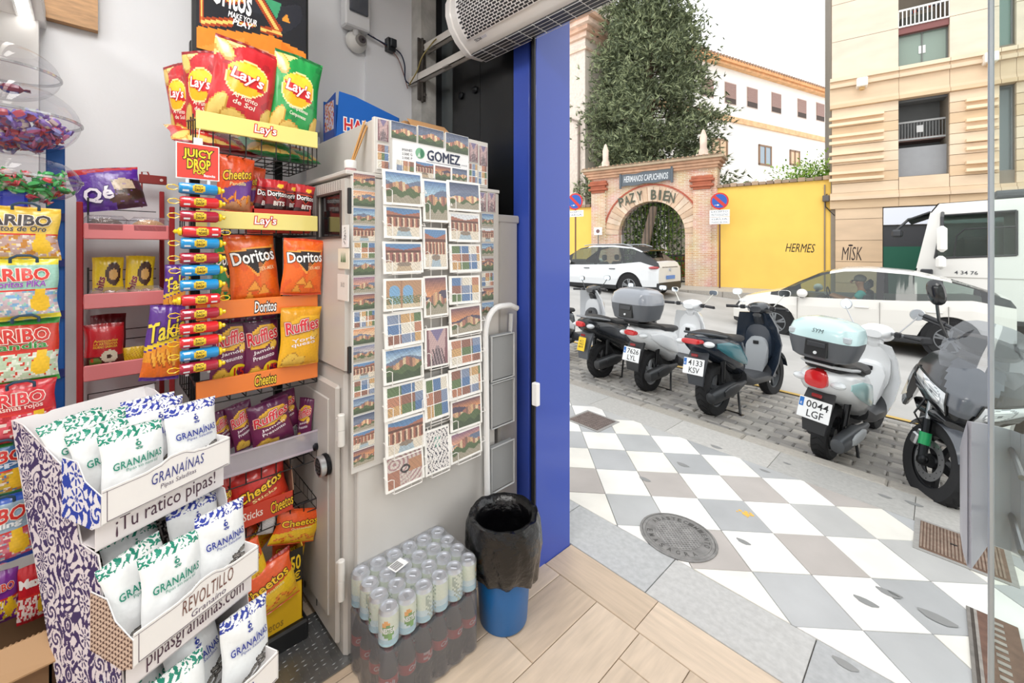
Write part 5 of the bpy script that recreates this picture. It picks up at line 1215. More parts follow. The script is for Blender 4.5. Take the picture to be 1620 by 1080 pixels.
HB = [((-96, 325, 96, 413), '#f2cf5a', '#c6a7a2', '#c9883a', '#3b3436', 'Ositos de Oro', '#4a3e30', 'gold sweet bag at the top, black lettering', '#e3b93a'),
      ((-96, 409, 96, 508), '#9fd0c0', '#c9b6c0', '#7fb0d8', '#d83a30', 'Favoritos PIKA', '#8a3ab0', 'turquoise and yellow sweet bag below the gold one', '#e0d33a'),
      ((-96, 505, 95, 612), '#cf3a26', '#b9cdb0', '#dfe8d8', '#c8281f', 'Sandía', '#2f8a3a', 'red, white and green melon sweet bag', '#3f9a3c'),
      ((-96, 606, 92, 700), '#cf2430', '#e0566a', '#b81e30', '#d8323a', 'Fantasmas rojos', '#f3d0c8', 'all red sweet bag with white outlines', '#b81a28'),
      ((-96, 700, 60, 790), '#3f7ab8', '#d8b83a', '#c9823a', '#c8281f', 'Tropi', '#c7d8ee', 'blue sweet bag of yellow sweets behind the seed stand', '#3f9a4a'),
      ((-96, 788, 62, 895), '#9ab6cc', '#c8506a', '#d87a8a', '#c8281f', 'Sparkling', '#e8eef2', 'silver blue sweet bag of pink sweets, lower down', '#2458c0')]
for k, (rc, top_, mid_, low_, tc_, sub_, sc_, lab, st2) in enumerate(HB):
    q = Bag(.2, .17, .06, art_har(top_, mid_, low_, 70+k, st2), low_, 70+k, 44, 38)
    q.logo('HARIBO', .0, .74, .78, .19, tc_, '#f6ece2', .03, .07, e=.0015)
    q.logo(sub_, .05, .59, .62, .1, sc_, '#f6efe6' if k != 3 else None, .02, .04)
    b_ = thing('sweet_bag', lab, 'sweet bag', group='sweet bags on the blue stand'); yc_, wd_, z0_2, z1_2 = boxx(XH, *rc)
    # local frame of bag: same as stand()
    o = q.build('pouch', FOIL, b_); sx = .175/.2; sz = (z1_2-z0_2)/.17; o.scale = (sx, sx, sz)
    yr = yonx(rc[2], XH); b_.location = (XH+.012*(k % 2), yr-.0875, z0_2); b_.rotation_euler = (-.03*(k % 3), .01*((-1)**k), pi/2)
    m = MB('#27435a'); m.tube([(.0, -.033, (z1_2-z0_2)-.012), (-.0, -.036, (z1_2-z0_2)+.0), (.012, -.037, (z1_2-z0_2)+.007), (.035, -.037, (z1_2-z0_2)+.007), (.047, -.036, (z1_2-z0_2)), (.047, -.033, (z1_2-z0_2)-.012)], .0035, 8); m.build('hanger_loop', PLASTIC, b_)
for k, (rc, c1_, c2_, lab, nm) in enumerate((((-40, 905, 30, 988), '#7a2a8c', '#e3c22a', 'purple sweet bag low down beside the floral seed stand', 'HARIBO'), ((26, 892, 75, 982), '#c8202c', '#f0dcd4', 'dark red sweet bag right of the purple one, low down', 'Maxi'))):
    q = Bag(.12, .16, .05, art_har(c1_, c2_, c1_, 90+k), c1_, 90+k, 30, 30); q.logo(nm, 0, .72, .8, .14, '#f4ece8' if k else '#e03a2a', '#f4ece8', .02, .06)
    stand(q, 'sweet_bag', lab, 'sweet bag', 'sweet bags on the blue stand', XH+.0, rc)
m = MB('#2a3cc0'); yc = yonx(18, -1.80); z_ = zat(318, -1.8, yc); m.box(-1.83, yc-.02, z_-.02, -1.79, yc+.03, z_+.03, b=.006); tag(m.build('price_tab', GLOSSP), 'small bright blue plastic tab above the gold sweet bag', 'tab')
# cardboard box bottom left
cb = thing('open_carton', 'torn open brown cardboard carton on the floor beneath the sweets', 'box'); z1_ = zat(995, -1.55, -.05)
m = MB('#8a6a4c')
bx0, bx1, by0, by1 = -1.85, -1.56, -.42, yonx(82, -1.56)
for q in ((bx0, by0, bx1, by0+.005), (bx0, by1-.005, bx1, by1), (bx0, by0, bx0+.005, by1), (bx1-.005, by0, bx1, by1)): m.box(q[0], q[1], g(bx0, by0), q[2], q[3], z1_)
m.box(bx0, by0, g(bx0, by0), bx1, by1, .05); m.build('box_body', CARD, cb, smooth=0)
m = MB('#b08c66'); n_ = 40
for k in range(n_):
    y = by0+(by1-by0)*k/n_; m.prism([(bx1-.007, y, z1_), (bx1-.007, y+.5*(by1-by0)/n_, z1_+.004), (bx1-.007, y+(by1-by0)/n_, z1_)], (.008, 0, 0))
m.prism([(bx1, by0, z1_), (bx1, by1, z1_), (bx1+.05, by1+.02, z1_-.05), (bx1+.05, by0, z1_-.06)], (0, 0, .004)); m.build('torn_edge', CARD, cb, smooth=0)
# --- clear globes with wrapped sweets
GX = -1.86
def globe(pxc, pyc, rw, rh, lab):
    yc = yonx(pxc, GX); dp = depth(GX, yc); zc = zat(pyc, GX, yc); R_, H_ = rw*dp/FPX, rh*dp/FPX
    t_ = thing('sweet_globe', lab, 'sweet jar', (GX, yc, zc)); m = MB()
    pr = [(R_*.55, -H_)]+[(R_*cos(a), H_*sin(a)) for a in np.linspace(-1.0, 1.15, 16)]
    m.lathe([(.001, -H_*.98)]+[(R_*max(.02, cos(a)), H_*sin(a)) for a in np.linspace(-1.35, .95, 18)], 36, cap=False); m.build('bowl', CLEAR, t_, smooth=60)
    m = MB('#e6e8ec'); m.lathe([(R_*.985, -.004), (R_*1.03, -.003), (R_*1.03, .003), (R_*.985, .004)], 40, cap=False); m.build('rim', thinglass('acrylic_rim', '#dfe2e6', .3, .05, .15), t_); return t_, yc, zc, R_, H_
def wrapped(col, c2, size, seed):
    t_ = MB(col)
    m = MB(col); r_ = random.Random(seed); k = 6; rings = []
    for x, r2 in ((-1.5, .55), (-1.2, .5), (-.95, .12), (-.6, .5), (0, .62), (.6, .5), (.95, .12), (1.2, .5), (1.5, .55)):
        fl = .25 if abs(x) > 1.1 else 1; th = np.arange(8)*2*pi/8; rings.append(np.stack([np.full(8, x*size), r2*size*np.cos(th)*(1.25), r2*size*np.sin(th)*fl], 1))
    n = 8*8; cols = [L(c2 if (i//8 in (3, 4) and (i % 8) in (1, 2, 5, 6)) or (i*7+seed) % 11 == 0 else col) for i in range(n)]+[L(col)]*2
    m.loft(rings, cols=cols); return m
def fill(t_, yc, zc, R_, H_, cols, n, group, lab, size, lo=-.85, hi=.0):
    pro = []
    for i in range(n):
        for _ in range(50):
            a, r = RNG.uniform(0, 2*pi), sqrt(RNG.random()); z = RNG.uniform(lo, hi); rm = sqrt(max(0, 1-z*z))*.82
            if r < 1: break
        if i < len(cols):
            o = wrapped(cols[i][0], cols[i][1], size, i).build('wrapped_sweet', FOIL); pro.append(o)
        else: o = copy_tree(pro[i % len(cols)])
        r = max(r, .55) if i % 3 else r
        o.location = (GX+R_*rm*r*cos(a), yc+R_*rm*r*sin(a), zc+H_*z*.9); o.rotation_euler = (RNG.uniform(0, 6), RNG.uniform(-.8, .8), RNG.uniform(0, 6))
        tag(o, lab[i % len(cols)], 'sweet', group)
g1 = globe(10, 185, 84, 58, 'clear acrylic globe of purple wrapped sweets, middle of three'); fill(*g1, [('#7a6ac0', '#b8485a'), ('#8a6ab8', '#d8c8c0'), ('#a8567e', '#8a8ac0'), ('#cc5a64', '#4a4a90')], 110, 'purple wrapped sweets', ['%s wrapped sweet in the pile of the middle globe' % q for q in ('violet and red', 'mauve and white', 'plum and blue', 'red and violet')], .017)
g2 = globe(14, 282, 82, 42, 'clear acrylic globe of green and red wrapped sweets, lowest of three'); fill(*g2, [('#46b860', '#1d6a30'), ('#5cc470', '#e0e8d8'), ('#dc4450', '#e8c8c8'), ('#44ac5c', '#dc4450')], 110, 'green and red wrapped sweets', ['%s wrapped sweet in the pile of the lowest globe' % q for q in ('all green', 'green and white', 'red and pink', 'green and red')], .014, lo=-.9, hi=.15)
g3 = globe(4, 112, 64, 44, 'clear acrylic globe, topmost of three, nearly empty'); 
o = wrapped('#8a2a4a', '#3a4a9a', .024, 3).build('wrapped_sweet', FOIL); yy_ = yonx(18, GX+.03); o.location = (GX+.03, yy_, zat(140, GX+.03, yy_)); o.rotation_euler = (0, 0, pi/2); tag(o, 'single red and blue wrapped sweet in the topmost globe', 'sweet')
o = copy_tree(o, label='red and blue wrapped sweet leaning at the back of topmost globe'); o.location.y -= .07; o.rotation_euler = (0, .4, 1)
# =================================================================== sunflower seed display (stand turned towards the door)
RZ = math.atan2(.912, -.417); PO = (-1.376, .007)
sd = thing('seed_display', 'tall cardboard seed display with purple floral side and three tiers', 'display stand', (PO[0], PO[1], g(*PO)), RZ)
zo = -g(*PO)         # heights below are above the floor datum
def floral(fg, bg, seed, k=1.0):
    def f(X, Y):
        X, Y = np.asarray(X)*k, np.asarray(Y)*k; out = np.zeros(len(X), bool); 
        w1 = X*150+3.2*np.sin(Y*62+seed)+2*np.sin(X*45); w2 = Y*120+3*np.sin(X*71+1)+2.2*np.sin(Y*33+X*40)
        out |= (np.sin(w1)*np.sin(w2) > -.04); r_ = random.Random(seed); gs = .062
        i0, i1 = int(np.floor(X.min()/gs))-1, int(np.ceil(X.max()/gs))+1; j0, j1 = int(np.floor(Y.min()/gs))-1, int(np.ceil(Y.max()/gs))+1
        for i in range(i0, i1+1):
            for j in range(j0, j1+1):
                h_ = ((i*73856093) ^ (j*19349663) ^ (seed*83492791)) & 0xffff; cx, cy = (i+.3+.4*((h_ & 15)/15))*gs, (j+.3+.4*((h_ >> 4 & 15)/15))*gs; dx, dy = X-cx, Y-cy; r = np.hypot(dx, dy); th = np.arctan2(dy, dx); R_ = gs*(.30+.10*((h_ >> 8 & 7)/7)); kd = (h_ >> 11) % 4
                m = r < R_*1.12; out[m] = False
                if kd == 0: out[m] = (((np.cos(12*th+r*120) > -.1) & (r > R_*.3) & (r < R_)) | (r < R_*.17) | ((r > R_*.22) & (r < R_*.28)))[m]
                elif kd == 1:
                    e = (dx/(R_*.62))**2+(dy/(R_*.72))**2; out[m] = ((e < 1) & ~((dx/(R_*.28))**2+((dy)/(R_*.42))**2 < 1) | ((dx/(R_*.15))**2+(dy/(R_*.28))**2 < 1) | ((dy > R_*.6) & (np.abs(dx) < R_*.3*np.abs(np.sin(dy*700))+.001)) | ((np.abs(np.sin(th*2)) > .8) & (r > R_*.8)))[m]
                elif kd == 2: out[m] = ((np.sin(r*420-th*2) > .1) & (r < R_))[m]
                else: out[m] = ((np.cos(8*th) > r/R_*1.6-.9) & (r < R_) & ~((r > R_*.3) & (r < R_*.42)))[m]
        c = np.tile(np.array(L(bg)), (len(X), 1)); c[out] = L(fg); return c
    return f
def sheet(mb, outline, o, u, v, art, cell=.0022, th=None, back='#efeae6'):
    """flat card cut to an outline (2D, in metres) with print resolved in small cells"""
    P = np.array(outline); a, b = P.min(0), P.max(0); nu, nv = int((b[0]-a[0])/cell), int((b[1]-a[1])/cell)
    uc, vc = np.meshgrid(a[0]+(np.arange(nu)+.5)*cell, a[1]+(np.arange(nv)+.5)*cell); uc, vc = uc.ravel(), vc.ravel(); ins = np.zeros(len(uc), bool)
    for i in range(len(P)):
        p, q = P[i-1], P[i]; c = ((p[1] > vc) != (q[1] > vc)); xi = (q[0]-p[0])*(vc-p[1])/((q[1]-p[1]) or 1e-9)+p[0]; ins ^= c & (uc < xi)
    uc, vc = uc[ins], vc[ins]; cols = art(uc, vc); h = cell/2*1.001; o, u, v = map(lambda q: np.array(q, float), (o, u, v)); n = len(uc)
    cs = np.stack([np.stack([uc+s1*h, vc+s2*h], 1) for s1, s2 in ((-1, -1), (1, -1), (1, 1), (-1, 1))], 1).reshape(-1, 2)
    V = o+cs[:, :1]*u+cs[:, 1:]*v; mb.add(V, np.arange(4*n).reshape(-1, 4).tolist(), cols=cols)
PUR = '#3d2a63'; LIL = '#e9e0e6'
side = [(.35, 1.088), (.30, 1.082), (.10, 1.0), (.045, .84), (-.02, .83), (-.03, .80), (-.045, .66), (-.11, .60), (-.12, .50), (-.17, .36), (-.2, .2), (-.21, .02), (.0, .02), (.05, .25), (.185, .59), (.27, .84)]
m = MB('#efe9ea'); so_ = [(0, y, z+zo) for y, z in side]
m.prism([(0.0015, y, z) for _, y, z in so_], (.003, 0, 0)); sheet(m, [(y, z+zo) for y, z in side], (.0, 0, 0), (0, 1, 0), (0, 0, 1), floral(PUR, LIL, 5))
m.build('side_panel', CARD, sd, smooth=0)
m = MB('#ece8ea'); m.prism([(.295, y, z) for _, y, z in so_], (.003, 0, 0)); m.build('side_panel', CARD, sd, smooth=0)
m = MB('#f1eff0'); m.prism([(0, .35, 1.088+zo), (.325, .35, 1.088+zo), (.298, .27, .84+zo), (0, .27, .84+zo)], (0, .003, 0)); m.prism([(0, .27, .84+zo), (.298, .27, .84+zo), (.298, .05, .25+zo), (0, .05, .25+zo)], (0, .003, 0)); m.build('back_panel', CARD, sd, smooth=0)
def tier(yf, z0, z1, lipz0, lipz1, words, lipwords, lw2, boxart, lipcol, side_fg, dx=0.0, w_=.292, deep=.22):
    """shelf front with big words, and the tray on it"""
    m = MB('#f2ecee'); m.box(.0, yf, z0+zo, w_+.005, yf+.003, z1+zo); m.box(.005, yf, z0+zo, w_-.001, yf+deep, z0+zo+.003)
    P = plane((0, yf, zo), (1, 0, 0), (0, 0, 1), (0, -1, 0)); m.text(words, P, .155, (z0+z1)/2-.002, .235, (z1-z0)*.72, '#54384a', .0, e=.001); m.build('tier_front', CARD, sd, smooth=0)
    tr = thing('seed_tray', None, None); tr.parent = sd; tr.name = 'seed_tray'
    m = MB('#f6f3f2'); n = 30; yl = yf-.034; xs_2 = np.linspace(-.004, w_, n+1); bump = lambda x: lipz1+.016*np.exp(-((x-w_*.52)/.035)**4)+(.004*np.exp(-((abs(x-w_*.52)-.05)/.012)**2))
    tp_ = [(x, yl, bump(x)+zo) for x in xs_2]; m.prism([(-.004, yl, lipz0+zo), (w_, yl, lipz0+zo)]+tp_[::-1], (0, .003, 0))
    for k in range(n): m.add([(xs_2[k], yl-.0008, bump(xs_2[k])+zo-.005), (xs_2[k+1], yl-.0008, bump(xs_2[k+1])+zo-.005), (xs_2[k+1], yl-.0008, bump(xs_2[k+1])+zo-.0062), (xs_2[k], yl-.0008, bump(xs_2[k])+zo-.0062)], [(3, 2, 1, 0)], '#6a5a66')
    m.box(.004, yl-.0008, lipz0+zo+.004, w_-.006, yl, lipz0+zo+.0052, col='#6a5a66'); m.box(.004, yl-.0008, lipz0+zo+.004, .0052, yl, lipz1+zo-.005, col='#6a5a66')
    P = plane((0, yl, zo), (1, 0, 0), (0, 0, 1), (0, -1, 0)); m.text(lipwords, P, .155, lipz1-.022, .125, .034, lipcol, .0, e=.0014, shear=.12, space=1.1); m.text(lw2, P, .155, lipz1-.052, .085, .015, '#6a5e72', e=.0014, shear=.1)
    m.box(w_-.003, yl, lipz0+zo, w_, yf+deep, lipz1+zo+.0); m.box(-.004, yl, lipz0+zo, w_, yf-.001, lipz0+zo+.003); m.box(.005, yf-.001, lipz0+zo, w_, yf+deep, lipz0+zo+.003); m.build('tray_front', CARD, tr, smooth=0)
    ol = [(yl, lipz0), (yl, lipz1-.012), (yf+.03, lipz1+.01), (yf+.06, lipz1+.05), (yf+.12, lipz1+.05), (yf+.12, lipz0-.01), (yf+.0, lipz0-.015)]
    m = MB('#f6f3f2'); m.prism([(-.006, y, z+zo) for y, z in ol], (.002, 0, 0)); sheet(m, [(y, z+zo) for y, z in ol], (-.0072, 0, 0), (0, 1, 0), (0, 0, 1), boxart); m.build('tray_side', CARD, tr, smooth=0); return tr
BLU = '#1f34a8'
def brown(X, Y):
    c = np.tile(np.array(L('#d8c0ae')), (len(X), 1)); k = 2*pi/.022; q = (np.sin(k*X)*np.sin(k*Y)); m = (np.abs(q) > .5) | (np.abs(np.sin(k*(X+Y)/1)) < .3) & (q > 0); c[m] = L('#5a3a32'); return c
tier(-.016, .838, .905, .908, .987, '¡Tu ratico pipas!', 'GRANAÍNAS', 'Pipas Saladitas', floral('#1f3fae', '#f0eef4', 9, .8), '#39408c', BLU)
tier(-.130, .560, .625, .628, .700, 'pipasgranainas.com', 'REVOLTILLO', 'Granaíno', brown, '#7a5348', PUR)
tier(-.205, .290, .350, .353, .428, '¡Tu ratico pipas!', 'GRANAÍNAS', 'Pipas Saladitas', floral('#1f3fae', '#f0eef4', 13, .8), '#39408c', BLU)
def art_seed(fg):
    fl = floral(fg, '#f2f2f2', 21 if fg[1] == '1' else 27, 1.35)
    def f(U, V):
        a = Art(U, V, '#eff1f2'); q = V > .72; c = fl(U[q]*.075, V[q]*.11); a.c[q] = c
        for cx, cy, ro in ((.7, -.42, .1), (.45, -.52, -.2), (.2, -.66, .3), (-.1, -.8, .2), (.6, -.68, .0), (-.45, -.9, .1), (.35, -.85, .5), (.8, -.62, -.3)):
            a.ell(cx, cy, .24, .075, '#3d3a38', ro); a.ell(cx, cy+.02, .2, .022, '#8f8a84', ro); a.ell(cx+.02, cy-.03, .16, .012, '#c9c4bc', ro)
        a.put(V < -.97, '#dfe2e4'); return a.var(.02, 2).c
    return f
def seedbag(fg, sub, seed):
    q = Bag(.15, .20, .045, art_seed(fg), '#e9ebec', seed, 72, 90, wr=1.0)
    q.logo('GRANAÍNAS', .0, .56, .78, .115, fg, off=.018, space=1.08, rot=.03); q.logo(sub, .05, .465, .5, .05, fg, off=.0, rot=.03)
    q.logo('●', 0, .755, .09, .055, fg); q.logo('▼', 0, .80, .05, .028, fg); q.logo('✿', 0, .70, .12, .035, fg); q.logo('●', 0, .757, .03, .02, '#f2f2f2', e=.003); return q
TEAL = '#16876f'
sg_ = seedbag(TEAL, 'Pipas sin nara sal', 2); sb_ = seedbag('#283a9c', 'Pipas Saladitas', 4)
sbl = {}
def seed_at(kind, lx, ly, lz, rx, rl, lab, yaw=0, sc=.92):
    if kind not in sbl:
        o = (sg_ if kind == 'g' else sb_).build('seed_bag', FOILW); sbl[kind] = o
    else: o = copy_tree(sbl[kind])
    c_, s_ = cos(RZ), sin(RZ); o.location = (PO[0]+lx*c_-ly*s_, PO[1]+lx*s_+ly*c_, lz); o.rotation_euler = (-rx, rl, RZ+yaw); o.scale = (sc, sc, sc); tag(o, lab, 'seed bag', 'sunflower seed bags on the display'); return o
FOILW = mat('white_foil', .38, 0, bump=.25, bscale=14, bdist=.02, coat=.15)
C_g, C_b = 'green lettered white seed bag', 'blue lettered white seed bag'
for kind, lx, ly, lz, rx, rl, yaw, lab in (
    ('b', .225, .00, .918, .16, .05, 0, C_b+' at front right of the top tray'), ('g', .085, -.005, .905, .2, .05, 0, C_g+' at front left of the top tray'),
    ('g', .075, .055, .915, .28, -.04, .1, C_g+' second from the front at left of top tray'), ('g', .085, .10, .93, .35, .04, .05, C_g+' third from the front at left of top tray'), ('b', .18, .06, .93, .26, .04, -.05, C_b+' just behind the front ones on top tray'),
    ('g', .08, .15, .93, .45, -.06, .1, C_g+' drooping forward at the back of top tray'), ('b', .20, .12, .93, .34, .08, 0, C_b+' at the back of the top tray'),
    ('b', .225, -.115, .640, .2, .1, 0, C_b+' at front right of the middle tray'), ('g', .10, -.125, .628, .22, .07, 0, C_g+' at front of middle tray, lettering whole'), ('g', .075, -.075, .632, .3, -.05, .1, C_g+' behind at the left of middle tray'),
    ('g', .085, -.02, .65, .5, .2, .1, C_g+' slumped at the back left of middle tray'), ('b', .21, -.05, .655, .38, .12, 0, C_b+' behind at the right of middle tray'),
    ('b', .235, -.19, .375, .2, .12, 0, C_b+' at front right of the lowest tray'), ('b', .165, -.13, .385, .3, .0, .1, C_b+' standing behind at the centre of lowest tray'), ('g', .07, -.19, .365, .25, .08, 0, C_g+' at the front left of lowest tray'), ('g', .06, -.11, .39, .4, -.1, 0, C_g+' at the back left of lowest tray')):
    seed_at(kind, lx, ly, lz, rx, rl, lab, yaw)
# dark striped seeds picture behind the bags is printed on the back of the stand
for k, (z0, z1, y0, y1) in enumerate(((.62, .80, .10, .19), (.33, .52, .0, .09))):
    m = MB(); m.grid(lambda U, V: np.stack([.15+U*.143, y1+(V-1)/2*(y1-y0)-.004, zo+z0+(V+1)/2*(z1-z0)], 1), 60, 40, lambda U, V: Art(U, V, '#d8d4d0').put(np.sin(U*40+6*NZ(U, V, 1))*np.sin(V*16+3*NZ(U, V, 1.3, 2)) > -.1, '#4a4442').put(np.sin(U*80+12*NZ(U, V, 1)) > .8, '#b8b2aa').c); m.build('seed_print', CARD, sd, smooth=0)
# grey moulded panel outside the glass on the right
gp_ = thing('plastic_panel', 'grey moulded plastic panel with curved top clamped outside the glass', 'panel')
m = MB('#a2a4ae')
def onc(px, dpt): X = tt(px)*dpt; return camxy(X, dpt)
prof_ = [(1525, 1.25), (1530, 1.215), (1537, 1.195), (1565, 1.23), (1600, 1.24), (1622, 1.20), (1632, 1.21), (1640, 1.24)]
tops = [710, 690, 668, 672, 680, 688, 722, 740]; bots = [845, 878, 900, 860, 872, 884, 905, 880]
front = []
for (px, d_), t, b in zip(prof_, tops, bots):
    d_ += .06; x, y = onc(px, d_); front.append(((x, y, CAMZ+(HOR-b)/FPX*d_), (x, y, CAMZ+(HOR-t)/FPX*d_)))
vs = []; dv = np.array([*(-np.array([-1, 1])/R2*-.012), 0])
for a, b in front: vs += [a, b]
vs2 = [tuple(np.array(v)+dv) for v in vs]; n = len(front); F = [(2*i, 2*i+2, 2*i+3, 2*i+1) for i in range(n-1)]; k = 2*n; F += [(k+2*i+1, k+2*i+3, k+2*i+2, k+2*i) for i in range(n-1)]
F += [(2*i+1, 2*i+3, k+2*i+3, k+2*i+1) for i in range(n-1)]+[(2*i, k+2*i, k+2*i+2, 2*i+2) for i in range(n-1)]+[(0, 1, k+1, k), (2*n-2, k+2*n-2, k+2*n-1, 2*n-1)]
m.add(vs+vs2, F); m.build('shell', mat('grey_moulded', .35, coat=.2), gp_, smooth=50)
m = MB('#83858c'); xm, ym = onc(1600, 1.30)
for z_ in (.72, .92): m.tube([(xm, 1.768, z_), (xm, ym, z_)], .008, 8)
m.build('clamp', METAL, gp_)
# =================================================================== far side of the street: facade line, turned 10 degrees to the kerb
F0 = camxy(.442*15.6, 15.6); FA = math.atan2(.1743, .985)
def fs(px, d=0.0):       # distance along the facade line seen at pixel column px (d metres in front of it)
    t = tt(px); ex, ey = .8195, -.573; nx_, ny_ = -.573, -.8195     # cam coords of along / towards the street
    X0, Y0 = 6.9+nx_*d, 15.6+ny_*d; return (Y0*t-X0)/(ex-ey*t)
def fdep(s, d=0.0): return 15.6-.8195*d-.573*s
def fz(px, py, d=0.0): return CAMZ+(HOR-py)/FPX*fdep(fs(px, d), d)
def front_frame(name, label, cat): return thing(name, label, cat, (F0[0], F0[1], 0), FA)
ZF = .20            # far pavement level
# far pavement and kerb
m = MB('#b9b4ac')
t_ = thing('far_pavement', None, None, (F0[0], F0[1], 0), FA); struct(t_)
m.box(-26, -1.7, ZF-.45, 24, .3, ZF); m.build('paving', GRAN, t_)
m = MB('#a8a29a')
for k in range(48): m.box(-26+k*1.04, -1.84, ZF-.45, -26+k*1.04+1.03, -1.70, ZF+.0, b=.01)
m.build('kerb_stone', GRAN, t_)['kind'] = 'stuff'
# ------------------------------------------------------------------ brick gateway
BRK = mat('brick_wall', .85)
def brickmat():
    m = BRK; n, l = m.node_tree.nodes, m.node_tree.links; p = n['Principled BSDF']
    tcn = n.new('ShaderNodeTexCoord'); mp = n.new('ShaderNodeMapping'); mp.inputs['Rotation'].default_value = (pi/2, 0, 0); l.new(tcn.outputs['Object'], mp.inputs[0])
    b = n.new('ShaderNodeTexBrick'); b.inputs['Scale'].default_value = 1; b.inputs['Brick Width'].default_value = .26; b.inputs['Row Height'].default_value = .065; b.inputs['Mortar Size'].default_value = .009
    b.inputs['Color1'].default_value = (*L('#cda286'), 1); b.inputs['Color2'].default_value = (*L('#dcbda4'), 1); b.inputs['Mortar'].default_value = (*L('#e4d8c8'), 1); b.inputs['Bias'].default_value = -.2
    l.new(mp.outputs[0], b.inputs[0]); nz = n.new('ShaderNodeTexNoise'); nz.inputs['Scale'].default_value = 1.6; l.new(tcn.outputs['Object'], nz.inputs[0]); mx = n.new('ShaderNodeMix'); mx.data_type = 'RGBA'; mx.blend_type = 'SOFT_LIGHT'; mx.inputs[0].default_value = .6
    l.new(b.outputs['Color'], mx.inputs[6]); l.new(nz.outputs['Color'], mx.inputs[7]); l.new(mx.outputs[2], p.inputs['Base Color'])
    bp = n.new('ShaderNodeBump'); bp.inputs['Strength'].default_value = .5; bp.inputs['Distance'].default_value = .01; l.new(b.outputs['Fac'], bp.inputs['Height']); bp.invert = True; l.new(bp.outputs[0], p.inputs['Normal'])
brickmat()
gt = front_frame('brick_gateway', 'pale brick arched gateway with lettering and iron gate across the street', 'gateway')
s0, s1 = fs(937), fs(1135); a0, a1 = fs(979), fs(1084); ac_ = (a0+a1)/2; ar = (a1-a0)/2; zs = fz(1030, 370); ztop = 4.70; zarc = fz(1032, 318); rz_ = zarc-zs
arc_ = [(ac_+ar*cos(a), zs+rz_*sin(a)) for a in np.linspace(pi, 0, 25)]
m = MB('#cfa488'); TH = .55
for sa, sb in ((s0, a0), (a1, s1)): m.box(sa, 0, ZF-.4, sb, TH, ztop)
for i in range(24):
    (xa, za), (xb, zb2) = arc_[i], arc_[i+1]; m.prism([(xa, 0, za), (xb, 0, zb2), (xb, 0, ztop), (xa, 0, ztop)], (0, TH, 0))
for sa, sb in ((a0, a0+.001), (a1-.001, a1)): m.box(sa, 0, ZF-.4, sb, TH, zs)
for sa, sb in ((s0, s0+.62), (s1-.80, s1-.20)): m.box(sa, -.09, ZF-.4, sb, 0, 4.35)
m.build('masonry', BRK, gt, smooth=0)
m = MB('#d9b99c')
for k, (z, o_) in enumerate(((4.50, .04), (4.60, .10), (4.70, .18), (4.80, .26))): m.box(s0-o_-.1, -.09-o_, z, s1+o_, TH+.05, z+.10, b=.01, col=('#c9a083', '#d3ab8e', '#c39a7e', '#b9a58c')[k])
for i in range(60):
    s_ = s0-.3+i*(s1-s0+.5)/60; m.box(s_, -.37, 4.90, s_+.07, TH+.05, 4.93+.02*(i % 2), col=('#8d7a68', '#a58a70')[i % 2])
m.build('cornice', BRK and mat('terracotta', .85, bump=.2, bscale=20, var=.2, vscale=3), gt, smooth=0)
for sx_, z_ in ((s0+.31, fz(950, 300)), (s1-.5, fz(1105, 294))):
    m = MB('#b3684e')
    for k, (w_, hh) in enumerate(((.36, .06), (.42, .05), (.32, .12), (.40, .05), (.3, .06))): m.box(sx_-w_, -.09-.05-(.05 if k in (1, 3) else 0), z_+.25-k*.10, sx_+w_, 0, z_+.25-k*.10+hh+.04, b=.01)
    m.build('capital', mat('terracotta', .85), gt, smooth=0)
m = MB('#b5604c')     # red line round the arch
for i in range(24):
    p = [(ac_+(ar+.60)*cos(a), zs+(rz_+.62)*sin(a)) for a in (pi-pi*i/24*.86-.22, pi-pi*(i+1)/24*.86-.22)]; q = [(ac_+(ar+.66)*cos(a), zs+(rz_+.68)*sin(a)) for a in (pi-pi*i/24*.86-.22, pi-pi*(i+1)/24*.86-.22)]
    m.prism([(p[0][0], -.03, p[0][1]), (p[1][0], -.03, p[1][1]), (q[1][0], -.03, q[1][1]), (q[0][0], -.03, q[0][1])], (0, .04, 0))
m.build('arch_band', mat('terracotta', .85), gt, smooth=0)
for i in range(23):       # the voussoirs round the opening
    aa = [pi-pi*(i+.06)/23, pi-pi*(i+.94)/23]; pts = [(ac_+(ar)*cos(aa[0]), zs+rz_*sin(aa[0])), (ac_+ar*cos(aa[1]), zs+rz_*sin(aa[1])), (ac_+(ar+.56)*cos(aa[1]), zs+(rz_+.57)*sin(aa[1])), (ac_+(ar+.56)*cos(aa[0]), zs+(rz_+.57)*sin(aa[0]))]
    m = MB(['#dcc3ab', '#d4b79c', '#e0cab4'][i % 3]); m.prism([(x, -.025, z) for x, z in pts], (0, .03, 0)); m.build('arch_stone', mat('terracotta', .85), gt, smooth=0)
m = MB('#5d6257')      # letters on the arch
lets = [('P', 984, 320), ('A', 993, 317), ('Z', 1001, 313), ('Y', 1013, 310), ('B', 1035, 308), ('I', 1045, 308.5), ('E', 1055, 310), ('N', 1064, 313)]
for ch, px, py in lets:
    s_, z_ = fs(px), fz(px, py); ang = -(s_-ac_)*.22; m.text(ch, plane((s_, -.03, z_), (cos(ang), 0, sin(ang)), (-sin(ang), 0, cos(ang)), (0, -1, 0)), 0, 0, .20 if ch != 'I' else .06, .36, '#5b5f52', .02, e=.03)
m.build('arch_lettering', IRON, gt, smooth=0)['kind'] = 'stuff'
m = MB('#59626b'); sa, sb = fs(984), fs(1065); zc = fz(1024, 284); n = 16
up = [(sa+(sb-sa)*k/n, zc+.24+.10*k/n+.02*sin(k)) for k in range(n+1)]; lo_ = [(sa+(sb-sa)*k/n, zc-.22+.10*k/n+.02*sin(k)) for k in range(n+1)]
